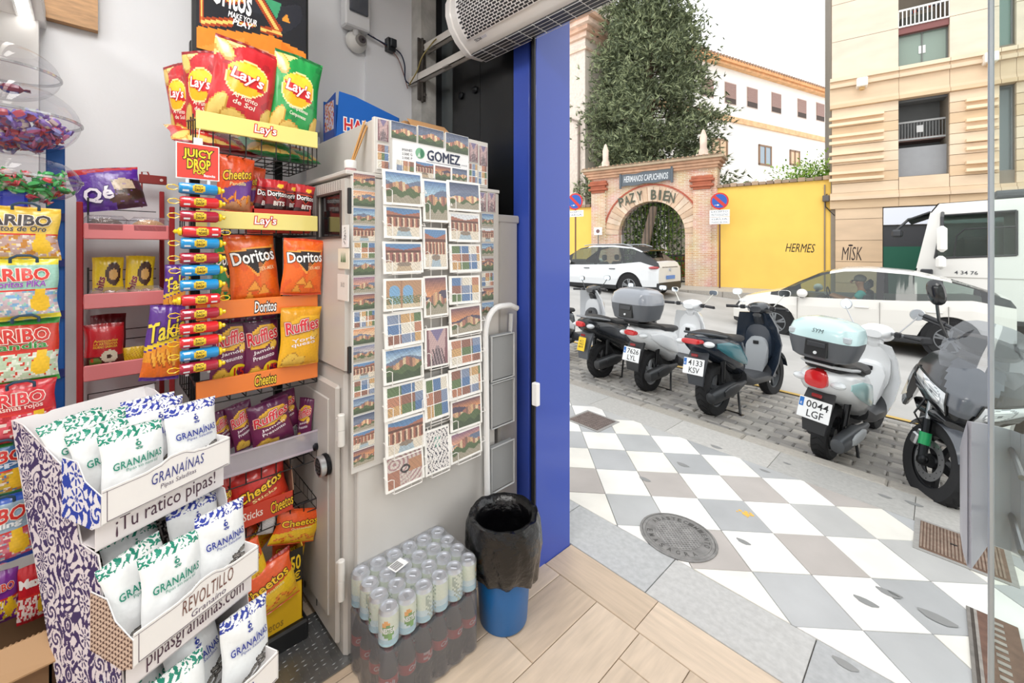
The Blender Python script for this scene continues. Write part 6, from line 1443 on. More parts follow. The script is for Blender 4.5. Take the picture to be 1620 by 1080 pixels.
m.prism([(x, -.16, z) for x, z in lo_]+[(x, -.16, z) for x, z in up[::-1]], (0, .04, 0)); m.tube([(sa, -.16, zc-.3), (sa, -.16, zc+.28)], .05, 8); m.tube([(sb, -.16, zc-.22), (sb, -.16, zc+.38)], .05, 8); m.build('ribbon_sign', PAINT, gt)
m = MB(); m.text('HERMANOS CAPUCHINOS', plane((0, -.16, 0), (1, 0, .0), (0, 0, 1), (0, -1, 0)), (sa+sb)/2, zc+.06, (sb-sa)*.86, .24, '#d6dbe0', .015, e=.004, shear=.15); m.build('sign_lettering', MATTE, gt, smooth=0)['kind'] = 'stuff'
m = MB('#f3f1ee'); m.loft([[(x, .28, z) for x, z in arc_], [(x, TH+.02, z) for x, z in arc_]], cap=False, closed=False)
for sa in (a0+.004, a1-.004): m.box(sa-.004, .28, ZF-.2, sa+.004, TH+.02, zs)
m.build('white_reveal', WALLM, gt, smooth=0)
ig = MB('#26262a'); nb = 17
for k in range(nb):
    s_ = a0+.06+(a1-a0-.12)*k/(nb-1); zt_ = zs+rz_*sqrt(max(0, 1-((s_-ac_)/ar)**2)); ig = MB('#222226'); ig.tube([(s_, .32, ZF+.06), (s_, .32, zt_)], .014, 6); ig.tube([(s_, .32, fz(1030, 404)-.02), (s_, .32, fz(1030, 404)+.06)], .024, 6); ig.build('gate_bar', WIRE, gt)
ig = MB('#222226')
for z_ in (ZF+.12, ZF+.9, fz(1030, 404)): ig.box(a0, .30, z_-.025, a1, .34, z_+.025)
ig.box(ac_-.06, .29, ZF+.05, ac_+.06, .35, fz(1030, 404)); ig.build('gate_rail', WIRE, gt, smooth=0)
for px, py in ((955, 250), (1111, 225)):
    s_ = fs(px); m = MB('#e3cdbd'); m.box(s_-.22, .0, 4.9, s_+.22, .44, 5.05, b=.01); m.lathe([(.16, 5.05), (.17, 5.2), (.12, 5.3), (.13, 5.7), (.05, 5.95), (.001, 6.0)], 10, c=(s_, .22, 0)); m.build('finial', mat('terracotta', .85), gt)
# ------------------------------------------------------------------ yellow walls
YM = mat('yellow_render', .85, bump=.08, bscale=15, var=.06, vscale=1.2)
YC_ = '#f5cc66'
def ywall(sa, sb, label, za):
    w_ = front_frame('yellow_wall', label, 'wall'); m = MB(YC_); m.box(sa, .06, ZF-.4, sb, .40, za); m.build('render', YM, w_, smooth=0)
    n = int((sb-sa)/.22); m = MB()
    for k in range(n): m.box(sa+k*.22, -.03-.01*(k % 2), za, sa+k*.22+.20, .48, za+.10+.015*(k % 3), b=.01, col=('#a08a76', '#8d7868', '#b59c84')[k % 3])
    m.build('coping_tile', mat('terracotta', .85), w_, smooth=0)['kind'] = 'stuff'; return w_
yw = ywall(s1-.02, fs(1316), 'long bright yellow wall with tiled coping right of the brick gateway', 3.75)
ywall(-14, s0+.02, 'short piece of yellow wall left of the brick gateway', 3.35)
P = plane((0, .06, 0), (1, 0, 0), (0, 0, 1), (0, -1, 0))
m = MB(); sc_ = fs(1266); m.text('HERMES', P, sc_, fz(1266, 392), fs(1290)-fs(1243), .28, '#2a2324', .0, e=.004, shear=.25, rot=-.04)
o = m.build('graffiti', MATTE, yw, smooth=0); o['label'] = 'black scrawled graffiti letters'; o['kind'] = 'stuff'
m = MB('#8b7f72'); pxx = fs(1305); m.tube([(pxx, .03, ZF), (pxx, .03, 3.6)], .02, 6); m.tube([(pxx+.06, .03, 3.3), (pxx, .0, 3.2), (pxx+.02, .02, 2.9), (pxx+.25, .0, 2.6)], .015, 6, col='#3a3432'); m.build('wall_conduit', WIRE, yw)
m = MB('#5f5a58'); m.box(pxx-.06, -.12, 3.05, pxx+.12, .02, 3.25, b=.02); m.build('wall_lamp', PAINT, yw)
# shrub over the wall
def leaf_cloud(n, fn, size, cols, name, par=None, seed=1, asp=.45, mt=None):
    r_ = np.random.RandomState(seed); P_, N_ = fn(n, r_); n = len(P_); d = r_.normal(size=(n, 3))+N_*.8; d /= np.linalg.norm(d, axis=1)[:, None]; e = np.cross(d, r_.normal(size=(n, 3))); e /= np.linalg.norm(e, axis=1)[:, None]; s_ = size*r_.uniform(.6, 1.3, (n, 1))
    V = np.stack([P_-d*s_, P_+e*s_*asp, P_+d*s_, P_-e*s_*asp], 1).reshape(-1, 3); m = MB(); pal = np.array([L(c) for c in cols]); m.add(V, np.arange(4*n).reshape(-1, 4).tolist(), cols=pal[r_.randint(0, len(cols), n)]); return m.build(name, mt or mat('foliage', .7, spec=.2), par, smooth=0)
fx, fd = fs(1292), 0
c_, s_ = cos(FA), sin(FA)
def f2w(s, y): return (F0[0]+s*c_-y*s_, F0[1]+s*s_+y*c_)
sx, sy = f2w(fs(1290), 1.2)
sh = thing('shrub', 'light green shrub growing behind the yellow wall', 'shrub', (sx, sy, 0)); leaf_cloud(2600, lambda n, r: ((lambda q: (q*np.array([1.0, .6, .55])+np.array([0, 0, 3.95]), q))(r.normal(size=(n, 3))*.55)), .06, ['#7da23c', '#9abb58', '#5f8a30', '#b3cc74'], 'foliage', sh, 3)
m = MB('#6a5a40'); m.tube([(0, 0, ZF), (.05, 0, 2.5), (0, 0, 4)], .05, 6); m.build('stem', MATTE, sh)
# ------------------------------------------------------------------ sandstone building on the right
tb = front_frame('stone_building', 'sandstone clad apartment building with ribbed courses and recessed balconies', 'building')
TD = -.12     # its face stands a little forward of the wall
STN = mat('sandstone', .75, bump=.06, bscale=6, var=.10, vscale=1.3, stretch=(1, 1, 2.5))
def T_(px): return fs(px, -TD)
def TZ_(px, py): return fz(px, py, -TD)
SCOL = ['#e0c8ac', '#dbc1a3', '#e4cfb5', '#d8bc9a', '#e2ccb2']; UCOL = ['#dfcfbc', '#e2d3c1', '#dccab6']
sL, sR = T_(1313), T_(1680); wL, wR = T_(1422), T_(1502.5); vL, vR = T_(1582), T_(1608)
ZB = [TZ_(1422, 326), TZ_(1422, 306)]
m = MB('#8f8578'); m.box(sL+.03, TD+.12, ZF-.4, wL, 6, 13.2); m.box(wR, TD+.12, ZF-.4, vL, 6, 13.2); m.box(vR, TD+.12, ZF-.4, sR+3, 6, 13.2); m.box(wL, 1.6, ZF-.4, wR, 6, 13.2); m.box(vL, .7, ZF-.4, vR, 6, 13.2)
zo1, zo0 = TZ_(1460, 148), TZ_(1460, 276); zu1, zu0 = 13.2, TZ_(1460, 98)
for a_, b_ in ((zo1, zu0),): m.box(wL-.01, TD+.12, a_, wR+.01, 1.7, b_)
m.box(wL-.01, TD+.12, ZF-.4, wR+.01, 1.7, zo0); zv1, zv0, zv3 = TZ_(1595, 132), TZ_(1595, 268), TZ_(1595, 68)
m.box(vL-.01, TD+.12, zv1, vR+.01, .8, zv3); m.box(vL-.01, TD+.12, ZF-.4, vR+.01, .8, zv0); m.build('core_wall', STN, tb, smooth=0)
# cladding slabs, each laid on its own
def clad(xa, xb, za, zb3, n, cols, k0=0, prj=0.0, vs=()):
    for k in range(n):
        z0, z1 = za+(zb3-za)*k/n, za+(zb3-za)*(k+1)/n; xs_3 = [xa]+[v for v in vs if xa+.15 < v < xb-.15]+[xb]
        for i in range(len(xs_3)-1):
            m = MB(cols[(k*3+i+k0) % len(cols)]); m.box(xs_3[i]+.006, TD-prj, z0+.007, xs_3[i+1]-.006, TD+.13, z1-.007); m.build('stone_panel', STN, tb, smooth=0)
zG = TZ_(1422, 326)
zb0, zb1 = TZ_(1422, 158), TZ_(1422, 107)
for xa, xb, vs in ((sL+.05, wL, ()), (wR, vL, ()), (vR, sR, ())):
    clad(xa, xb, TZ_(1422, 300), zb0, 9, SCOL, vs=vs); clad(xa, xb, zb1, 12.6, 5, UCOL, vs=())
clad(wL, wR, TZ_(1422, 300), zo0-.02, 1, SCOL)
for xa, xb in ((sL, wL), (wL, wR), (wR, vL), (vL, vR), (vR, sR)):
    for za, zb3, pj in ((TZ_(1422, 158), TZ_(1422, 152), .10), (TZ_(1422, 152), TZ_(1422, 147), .03), (TZ_(1422, 147), TZ_(1422, 124), .0), (TZ_(1422, 124), TZ_(1422, 118), .10), (TZ_(1422, 118), TZ_(1422, 113), .03), (TZ_(1422, 113), TZ_(1422, 107), .10), (TZ_(1422, 312), TZ_(1422, 306), .10), (TZ_(1422, 306), TZ_(1422, 300), .03), (TZ_(1422, 326), TZ_(1422, 312), .0)):
        m = MB(SCOL[int(za*10) % 5]); m.box(xa+.004, TD-pj-.02, za, xb-.004, TD+.13, zb3-.004); m.build('stone_ledge', STN, tb, smooth=0)
for (xa, xb) in ((sL-.02, T_(1398)), (T_(1527), vL-.05)):
    for y_ in (191.5, 181, 221, 210, 251, 239, 282, 271):
        z_ = TZ_(1398, y_); m = MB('#ecd3b4'); m.box(xa, TD-.14, z_, xb, TD, z_+.085); m.build('stone_rib', STN, tb, smooth=0)
# recessed balcony and windows
m = MB('#7d8082'); m.box(wL, .95, zo0, wR, 1.0, zo1); m.box(wL, .4, TZ_(1460, 216), wR, .95, TZ_(1460, 210), col='#8a6f6a'); m.build('balcony_wall', MATTE, tb, smooth=0)
def glasswin(name, xa, xb, za, zb3, y, fcol, div=1, col='#8ea49c'):
    m = MB(col); m.box(xa, y, za, xb, y+.01, zb3); f = MB(fcol); t2 = .03
    for q in ((xa, za, xa+t2, zb3), (xb-t2, za, xb, zb3), (xa, za, xb, za+t2), (xa, zb3-t2, xb, zb3)): f.box(q[0], y-.03, q[1], q[2], y, q[3])
    for k in range(1, div+1): x = xa+(xb-xa)*k/(div+1); f.box(x-t2/2, y-.025, za, x+t2/2, y, zb3)
    fo = f.build(name, PAINT, tb, smooth=0); m.build('pane', mat('far_glass', .08, coat=.6), fo, smooth=0); return fo
glasswin('window_frame', wL, wR, TZ_(1460, 98), TZ_(1460, 46), .1, '#6a6f6c', 1, '#7f9186'); m = MB('#7d4a48'); m.box(wL, TD+.05, TZ_(1460, 46), wR, .3, TZ_(1460, 36)); m.build('balcony_beam', PAINT, tb, smooth=0)
m = MB('#e9e9ea'); k5 = TZ_(1460, 80); m.box(T_(1456), .08, k5, T_(1467), .1, k5+.22); m.build('window_notice', PAPER, tb, smooth=0)
zr0, zr1 = TZ_(1460, 36), TZ_(1460, 10); m = MB('#e8e8e6')
for k in range(13): x = wL+(wR-wL)*k/12; m.box(x-.012, TD+.02, zr0, x+.012, TD+.045, zr1)
m.box(wL, TD+.01, zr1, wR, TD+.055, zr1+.05); m.box(wL, TD+.01, zr0, wR, TD+.055, zr0+.04); m.build('balcony_railing', PAINT, tb, smooth=0)['kind'] = 'stuff'
m = MB('#2b3044'); 
for k in range(9): x = wL+.25+k*.075; m.box(x, TD+.06, zr0+.35+.02*k, x+.06, TD+.1, zr1-.03, col=('#3a4560', '#c0453a', '#2c3247', '#8a8f9a')[k % 4])
m.box(wL+.05, TD+.1, zr0+.05, wR-.3, TD+.35, zr0+.3, col='#4a4a44'); m.build('balcony_laundry', MATTE, tb, smooth=0)
zr0, zr1 = TZ_(1460, 214), TZ_(1460, 187); m = MB('#77797a')
for k in range(17): x = wL+(wR-wL)*k/16; m.box(x-.009, .3, zr0, x+.009, .32, zr1)
m.box(wL, .28, zr1, wR, .33, zr1+.05, col='#a9abac'); m.box(wL, .28, zr0-.02, wR, .33, zr0+.03, col='#a9abac'); m.box(T_(1455), .29, zr1-.3, T_(1466), .3, zr1-.1, col='#c9cacb'); m.build('balcony_railing', PAINT, tb, smooth=0)['kind'] = 'stuff'
m = MB('#9a9ca0'); m.box(wL, .2, zo0, wR, .25, TZ_(1460, 228)); m.build('roller_blind', MATTE, tb, smooth=0)
m = MB('#6d6f71'); m.box(wL, .1, zo1-.12, wR, .5, zo1+.02); m.build('blind_box', PAINT, tb, smooth=0)
glasswin('window_frame', vL, vR, zv0, zv1, .15, '#8a8f92', 0, '#6f7c80'); glasswin('window_frame', vL, vR, zv3, 12.5, .15, '#8a8f92', 0, '#7c9a94')
for px, py in ((1363, 134), (1564, 96)):
    x = T_(px); z_ = TZ_(px, py); m = MB('#f3eee6'); m.box(x-.13, TD-.3, z_-.12, x+.13, TD, z_+.14, b=.02); m.lathe([(.06, z_-.2), (.07, z_-.12)], 10, c=(x, TD-.15, 0), col='#c9a36a'); m.build('facade_lamp', PAINT, tb)
# ground floor: stone pillar and shop front
gL, gR = T_(1322), T_(1396.5)
for k, (y0, y1) in enumerate(((346, 328), (380, 346), (414, 380), (448, 414), (482, 448))):
    m = MB(['#dcc2a4', '#dabea0', '#d7ba9a', '#d9bc9c', '#d4b694'][k]); m.box(gL, TD+.02, TZ_(1360, y0)+.006, gR, TD+.13, TZ_(1360, y1)-.006); m.build('stone_panel', STN, tb, smooth=0)
P = plane((0, TD+.02, 0), (1, 0, 0), (0, 0, 1), (0, -1, 0)); m = MB(); m.text('MISK', P, T_(1348), TZ_(1348, 401), T_(1364)-T_(1331), .42, '#33292a', -.005, e=.004, shear=.2); m.text('•', P, T_(1346), TZ_(1346, 388), .12, .06, '#33292a', e=.004); o = m.build('graffiti', MATTE, tb, smooth=0); o['kind'] = 'stuff'
m = MB('#dfe3ee'); hL = T_(1398); m.box(hL, TD-.01, TZ_(1400, 356), sR, TD+.10, TZ_(1400, 329), b=.01); m.build('fascia_board', PAINT, tb); m = MB('#3b3c40'); m.box(hL, TD+.07, ZF, sR, TD+.125, TZ_(1400, 357)); m.build('shutter', PAINT, tb, smooth=0)
m = MB('#1f5a48'); m.box(hL, TD+.05, ZF, T_(1470), TD+.08, TZ_(1400, 390)); m.build('shutter_panel', PAINT, tb, smooth=0)
m = MB('#7f9a90'); 
for k in range(3): x = T_(1575)+k*.7; m.box(x, TD+.03, ZF, x+.04, TD+.09, TZ_(1400, 357))
m.build('shop_mullion', METAL, tb, smooth=0)
# ------------------------------------------------------------------ white convent building behind, receding to the right
WX = camxy(.44*27, 27); dirc = (.887, .462); WA = math.atan2((dirc[0]+dirc[1])/R2, (dirc[0]-dirc[1])/R2)
def ws(px): t = tt(px); return (27*t-11.88)/(.887-.462*t)
def wz(px, py): return CAMZ+(HOR-py)/FPX*(27+.462*ws(px))
wb = thing('white_building', 'long white building with orange eaves and shuttered windows behind the tree', 'building', (WX[0], WX[1], 0), WA)
wsR = 26; H1 = wz(1210, 126); 
m = MB('#f4f1ee'); m.box(-7, 0, -1, wsR, 8, H1); m.build('wall_body', WALLM, wb, smooth=0)
m = MB('#e8b98a'); m.box(-7.2, -.35, H1, wsR+.3, 8.3, H1+.16); m.box(-7.2, -.5, H1+.16, wsR+.3, 8.3, H1+.4, col='#e2a876'); m.box(-7, -.12, wz(1210, 199)-.25, wsR, 0, wz(1210, 199)+.1, col='#ecc094'); m.build('eaves', mat('terracotta', .85), wb, smooth=0)
m = MB('#a58a78')
for k in range(110): x = -7+k*.3; m.tube([(x, -.55, H1+.42), (x, 3.0, H1+1.2)], .09, 6)
m.build('roof_tile', mat('terracotta', .85), wb)['kind'] = 'stuff'
for px, yt, yb in ((1119, 125, 152), (1155.5, 132, 164), (1190, 140, 170), (1228, 148, 178), (1268.5, 158, 186), (1297.5, 164, 191)):
    x = ws(px); w2 = .55; z1, z0 = wz(px, yt), wz(px, yb); m = MB('#c9b6ac'); m.box(x-w2-.05, -.02, z0-.06, x+w2+.05, .02, z1+.04); f = m.build('shutter_frame', PAINT, wb, smooth=0)
    m = MB('#a3827a')
    for k in range(12): m.box(x-w2, -.05, z0+.35+(z1-z0-.35)*k/12, x+w2, -.02, z0+.35+(z1-z0-.35)*(k+.8)/12)
    m.build('shutter_slat', PAINT, f, smooth=0); m = MB('#4f4440'); m.box(x-w2, -.035, z0, x+w2, -.018, z0+.35); m.build('pane', MATTE, f, smooth=0)
for px, yt, yb, w2 in ((1138, 219, 253, .8), (1210, 230, 262, .75), (1257, 238, 262, .65)):
    x = ws(px); z1, z0 = wz(px, yt), wz(px, yb); m = MB('#8b6a50')
    for q in ((x-w2, z0, x-w2+.14, z1), (x+w2-.14, z0, x+w2, z1), (x-w2, z0, x+w2, z0+.12), (x-w2, z1-.12, x+w2, z1), (x-.06, z0, x+.06, z1)): m.box(q[0], -.06, q[1], q[2], .0, q[3])
    f = m.build('window_frame', PAINT, wb, smooth=0); m = MB('#d9b48c' if px != 1210 else '#8fa3b5'); m.box(x-w2+.1, -.03, z0+.1, x+w2-.1, -.01, z1-.1); m.build('pane', mat('far_glass', .08), f, smooth=0)
# ------------------------------------------------------------------ church corner on the left
CX = camxy(.1726*22, 22)
ch = thing('church', 'pale plastered church corner with moulded cornice left of the tree', 'church', (CX[0], CX[1], 0), 0)
m = MB('#efe3d8'); m.box(-12, 0, -1, 0, 9, 12.6); m.build('wall_body', WALLM, ch, smooth=0); m = MB('#e0d4ca'); m.box(-12, -.02, -1, -.0, .0, 12.3); m.build('side_face', BRK and mat('old_pale_brick', .9, bump=.3, bscale=15, var=.15, vscale=8), ch, smooth=0)
m = MB('#ecd2c2')
for z_, o_, h2, c in ((11.9, .12, .12, '#e9cdbb'), (12.5, .2, .25, '#ecd0be'), (12.75, .4, .2, '#e4bfa8'), (12.95, .65, .22, '#efd6c6'), (13.17, .9, .18, '#dcb49c')): m.box(-12, -o_, z_, o_, 9, z_+h2, col=c)
m.build('cornice', mat('terracotta', .85), ch, smooth=0); m = MB('#e9dfd6'); m.box(-12, .6, 13.35, -.6, 9, 16); m.build('upper_storey', WALLM, ch, smooth=0)
m = MB('#8a7a70'); m.tube([(-.35, -.1, -1), (-.35, -.1, 8.2), (-1.1, -.1, 8.6)], .06, 6); m.build('downpipe', PAINT, ch)
# garden seen through the gate
gx_, gy_ = f2w(ac_-.5, 9)
m = MB('#c9bfae'); pts = [f2w(-16, .4), f2w(20, .4), f2w(24, 30), f2w(-16, 30)]; m.prism([(x, y, ZF) for x, y in pts], (0, 0, -.3)); gd = struct(m.build('ground', MATTE))
lw = front_frame('low_house', 'low white house with red base seen through the gate', 'house'); m = MB('#f4f0ea'); m.box(a1-2.0, 5, ZF, a1+5.5, 9, 4.4); m.build('wall_body', WALLM, lw, smooth=0); m = MB('#b5583c'); m.box(a1-2.02, 4.97, ZF, a1+5.52, 5, 1.3); m.build('red_base', PAINT, lw, smooth=0); m = MB('#4a3c38'); m.box(a1-.9, 4.96, 1.4, a1-.4, 4.99, 3.2); m.build('door', PAINT, lw, smooth=0)
# ------------------------------------------------------------------ trees
def conifer(name, label, x, y, z0, H_, R_, n, seed, trunk_lean=0.0, zb_=1.6, gcol=('#7a8468', '#8c9674', '#68725a', '#a2ac86', '#586250', '#b0b892')):
    t_ = thing(name, label, 'tree', (x, y, z0)); m = MB('#7a6250'); m.tube([(0, 0, 0), (.1*trunk_lean, 0, H_*.3), (0, 0, H_*.9)], [.28, .22, .04], 10); m.build('trunk', mat('bark', .9, bump=.6, bscale=20, var=.3, vscale=12), t_)
    r_ = np.random.RandomState(seed); V, C_ = [], []; pal = np.array([L(c) for c in gcol]); tw = MB('#5f4c3c'); nb_ = n//34
    for k in range(nb_):
        h = zb_+(H_-zb_)*(k/nb_)**1.0; rr = R_*(1-((h-zb_)/(H_-zb_))**1.5)*r_.uniform(.78, 1.08)*(1+.10*sin(h*2.1+seed))*(.75+.25*min(1, (h-zb_)/1.5)); a = r_.uniform(0, 2*pi)
        d = np.array([cos(a), sin(a), 0]); droop = r_.uniform(-.28, .05); L_ = max(.4, rr); tip = d*L_+np.array([0, 0, h+droop*L_]); 
        if k % 3 == 0: tw.tube([(0, 0, h+.2), tuple(d*L_*.5+np.array([0, 0, h+.1])), tuple(tip)], [.035, .02, .008], 4)
        ns = int(34*(.5+L_/R_)); f_ = r_.uniform(.25, 1.05, ns)**.7; base = np.outer(f_, d*L_)+np.column_stack([np.zeros(ns), np.zeros(ns), h+droop*L_*f_**2]); sp_ = (.14+.22*f_)[:, None]*r_.normal(size=(ns, 3))*np.array([1, 1, .55]); P_ = base+sp_
        dd = d*.6+r_.normal(size=(ns, 3))*.6+np.array([0, 0, .25]); dd /= np.linalg.norm(dd, axis=1)[:, None]
        for q in range(5):
            e = np.cross(dd, r_.normal(size=(ns, 3))); e /= np.linalg.norm(e, axis=1)[:, None]+1e-9; ln = r_.uniform(.16, .34, (ns, 1)); u = dd+e*.75*(q-2)*.5; u /= np.linalg.norm(u, axis=1)[:, None]; w2 = ln*.13
            sd_ = np.cross(u, e); V.append(np.stack([P_-sd_*w2, P_+sd_*w2, P_+u*ln], 1)); C_.append(pal[np.minimum(5, (r_.uniform(0, 1, ns)*3+3*(f_ > .75)*r_.uniform(0, 1, ns)).astype(int))])
    V = np.concatenate(V).reshape(-1, 3); m = MB(); m.add(V, np.arange(len(V)).reshape(-1, 3).tolist(), cols=np.concatenate(C_)); m.build('foliage', mat('needles', .75, spec=.15), t_, smooth=0); tw.build('branch', MATTE, t_)['kind'] = 'stuff'; return t_
tx, ty = camxy(tt(1027)*21.5, 21.5)
conifer('conifer_tree', 'tall dark green conifer rising behind the brick gateway', tx, ty, ZF, 23, 3.35, 33000, 4, zb_=3.4)
tx2, ty2 = f2w(ac_-.9, 2.4)
lt_ = thing('garden_tree', 'leafy garden tree with leaning trunk behind the iron gate', 'tree', (tx2, ty2, ZF)); m = MB('#b5a294'); m.tube([(.0, -.6, 0), (.25, -.6, 1.6), (.5, -.3, 3.2)], [.26, .2, .16], 10); m.build('trunk', MATTE, lt_)
leaf_cloud(2600, lambda n, r: ((lambda q: (q*np.array([1.0, .5, .9])+np.array([.1, .5, 2.2]), q))(r.normal(size=(n, 3))*.75)), .09, ['#6d8a48', '#86a556', '#55733c', '#a3bd70', '#48613a'], 'foliage', lt_, 5)
for k, (px, sc3) in enumerate(((988, .5), (1015, .45), (1044, .5))):
    x, y = f2w(fs(px), 1.4); b_ = thing('garden_bush', ('rounded green bush low behind the gate, left one', 'bushy green plant low in the middle behind the gate', 'green bush low behind the gate, next to its right side')[k], 'bush', (x, y, ZF)); leaf_cloud(900, lambda n, r: ((lambda q: (q*sc3+np.array([0, 0, .5]), q))(r.normal(size=(n, 3))*.7)), .07, ['#5f8a3a', '#7fa650', '#3f6a2c'], 'foliage', b_, 8+k); m = MB('#6a5a40'); m.tube([(0, 0, 0), (0, 0, .5)], .03, 6); m.build('stem', MATTE, b_)
# ------------------------------------------------------------------ parking signs
def parksign(px, pyc, dpt, pyb, label, plates):
    X = tt(px)*dpt; x, y = camxy(X, dpt); z0 = CAMZ+(HOR-pyb)/FPX*dpt; zc = CAMZ+(HOR-pyc)/FPX*dpt; t_ = thing('parking_sign', label, 'street sign', (x, y, z0), FA); h = zc-z0; R_ = 13.2*dpt/FPX
    m = MB('#6f4a3a'); m.tube([(0, 0, 0), (0, 0, h+R_)], .03, 8); m.build('post', PAINT, t_)
    m = MB('#c9302c'); m.lathe([(R_, -.03), (R_, -.045), (R_*.83, -.0455)], 28, c=(0, 0, h), axis='y', cap=False); m.lathe([(R_, -.03), (.001, -.03)], 28, c=(0, 0, h), axis='y', cap=False, col='#9a9a9a'); m.lathe([(R_*.83, -.0455), (.001, -.0456)], 28, c=(0, 0, h), axis='y', cap=False, col='#2458b0')
    q = R_*.84; dx = q*.7071; t3 = .035; m.prism([(-dx-t3, -.047, h+dx-t3), (-dx+t3, -.047, h+dx+t3), (dx+t3, -.047, h-dx+t3), (dx-t3, -.047, h-dx-t3)], (0, -.003, 0), '#c9302c'); m.text('➔', plane((0, -.047, h), (1, 0, 0), (0, 0, 1), (0, -1, 0)), -.08, -.14, .16, .05, '#ffffff', e=.004)
    m.build('disc', PAINT, t_)
    for k, (zt_, hh, txt) in enumerate(plates):
        m = MB('#eef0f2'); w2 = 14.5*dpt/FPX; z1 = h-(zt_*dpt/FPX); m.box(-w2, -.04, z1-hh*dpt/FPX, w2, -.03, z1, b=.004); P = plane((0, -.041, z1-hh*dpt/FPX/2), (1, 0, 0), (0, 0, 1), (0, -1, 0))
        for j, t in enumerate(txt): m.text(t, P, 0, hh*dpt/FPX*(.25-.45*j), w2*1.6, hh*dpt/FPX*.28, '#5a5f6a', e=.002)
        m.build('plate', PAINT, t_)
parksign(1138.5, 318, 14.8, 462, 'round red and blue no parking sign before the yellow wall', ((14, 11, ('EXCEPTO', 'MOTOCICLETAS')), (25.5, 11, ('GRÚA', 'TODO EL DÍA'))))
parksign(910.5, 319, 16.2, 440, 'round no parking sign half hidden by the blue door frame', ((14, 10, ('EXCEPTO', 'CARGA')),))
# small round sign and bin by the gateway
x, y = f2w(fs(951), -.3); t_ = thing('notice_board', 'small white notice with round mark on a short post by the gateway', 'street sign', (x, y, ZF), FA); m = MB('#efeeec'); m.box(-.18, -.02, fz(951, 372)-ZF, .18, .0, fz(951, 360)-ZF, b=.005); m.text('●', plane((0, -.02, fz(951, 366)-ZF), (1, 0, 0), (0, 0, 1), (0, -1, 0)), 0, 0, .16, .16, '#7a5a5a', e=.003); m.build('board', PAINT, t_); m = MB('#6a6a6a'); m.tube([(0, .02, 0), (0, .02, fz(951, 362)-ZF)], .02, 6); m.build('post', WIRE, t_)
# =================================================================== cars
def wheel(par, x, y, z, r, w_, side, rim='#8d9094', name='wheel', spokes=5):
    t_ = MB('#1e1e20'); t_.lathe([(r*.62, -w_*.45), (r*.9, -w_*.5), (r*.985, -w_*.36), (r, -w_*.15), (r, w_*.15), (r*.985, w_*.36), (r*.9, w_*.5), (r*.62, w_*.45)], 32, axis='y', c=(x, y, z), cap=False); o = t_.build(name, RUBBER, par)
    m = MB('#2b2b2e'); m.lathe([(r*.64, -w_*.2), (.001, -w_*.2)], 24, axis='y', c=(x, y, z), cap=False); m.lathe([(r*.64, w_*.2), (.001, w_*.2)], 24, axis='y', c=(x, y, z), cap=False)
    yo = y+side*w_*.40; m.col = rim; m.lathe([(r*.66, -.01), (r*.66, .01), (r*.58, .012), (r*.58, -.012)], 28, axis='y', c=(x, yo, z), cap=False); m.lathe([(r*.14, -.03), (r*.14, .02), (.001, .022)], 12, axis='y', c=(x, yo, z))
    for k in range(spokes):
        a = 2*pi*k/spokes+.3
        for da in (-.16, .16):
            c_, s_ = cos(a+da), sin(a+da); n = np.array([-s_, 0, c_])*r*.05; p0 = np.array([x, yo-.012, z])+np.array([cos(a), 0, sin(a)])*r*.1; p1 = np.array([x, yo-.012, z])+np.array([c_, 0, s_])*r*.62; m.prism([p0-n, p0+n, p1+n, p1-n], (0, .024, 0))
    m.build('rim', METAL, o); return o
def interp(x, P): P = sorted(P); return float(np.interp(x, [p[0] for p in P], [p[1] for p in P]))
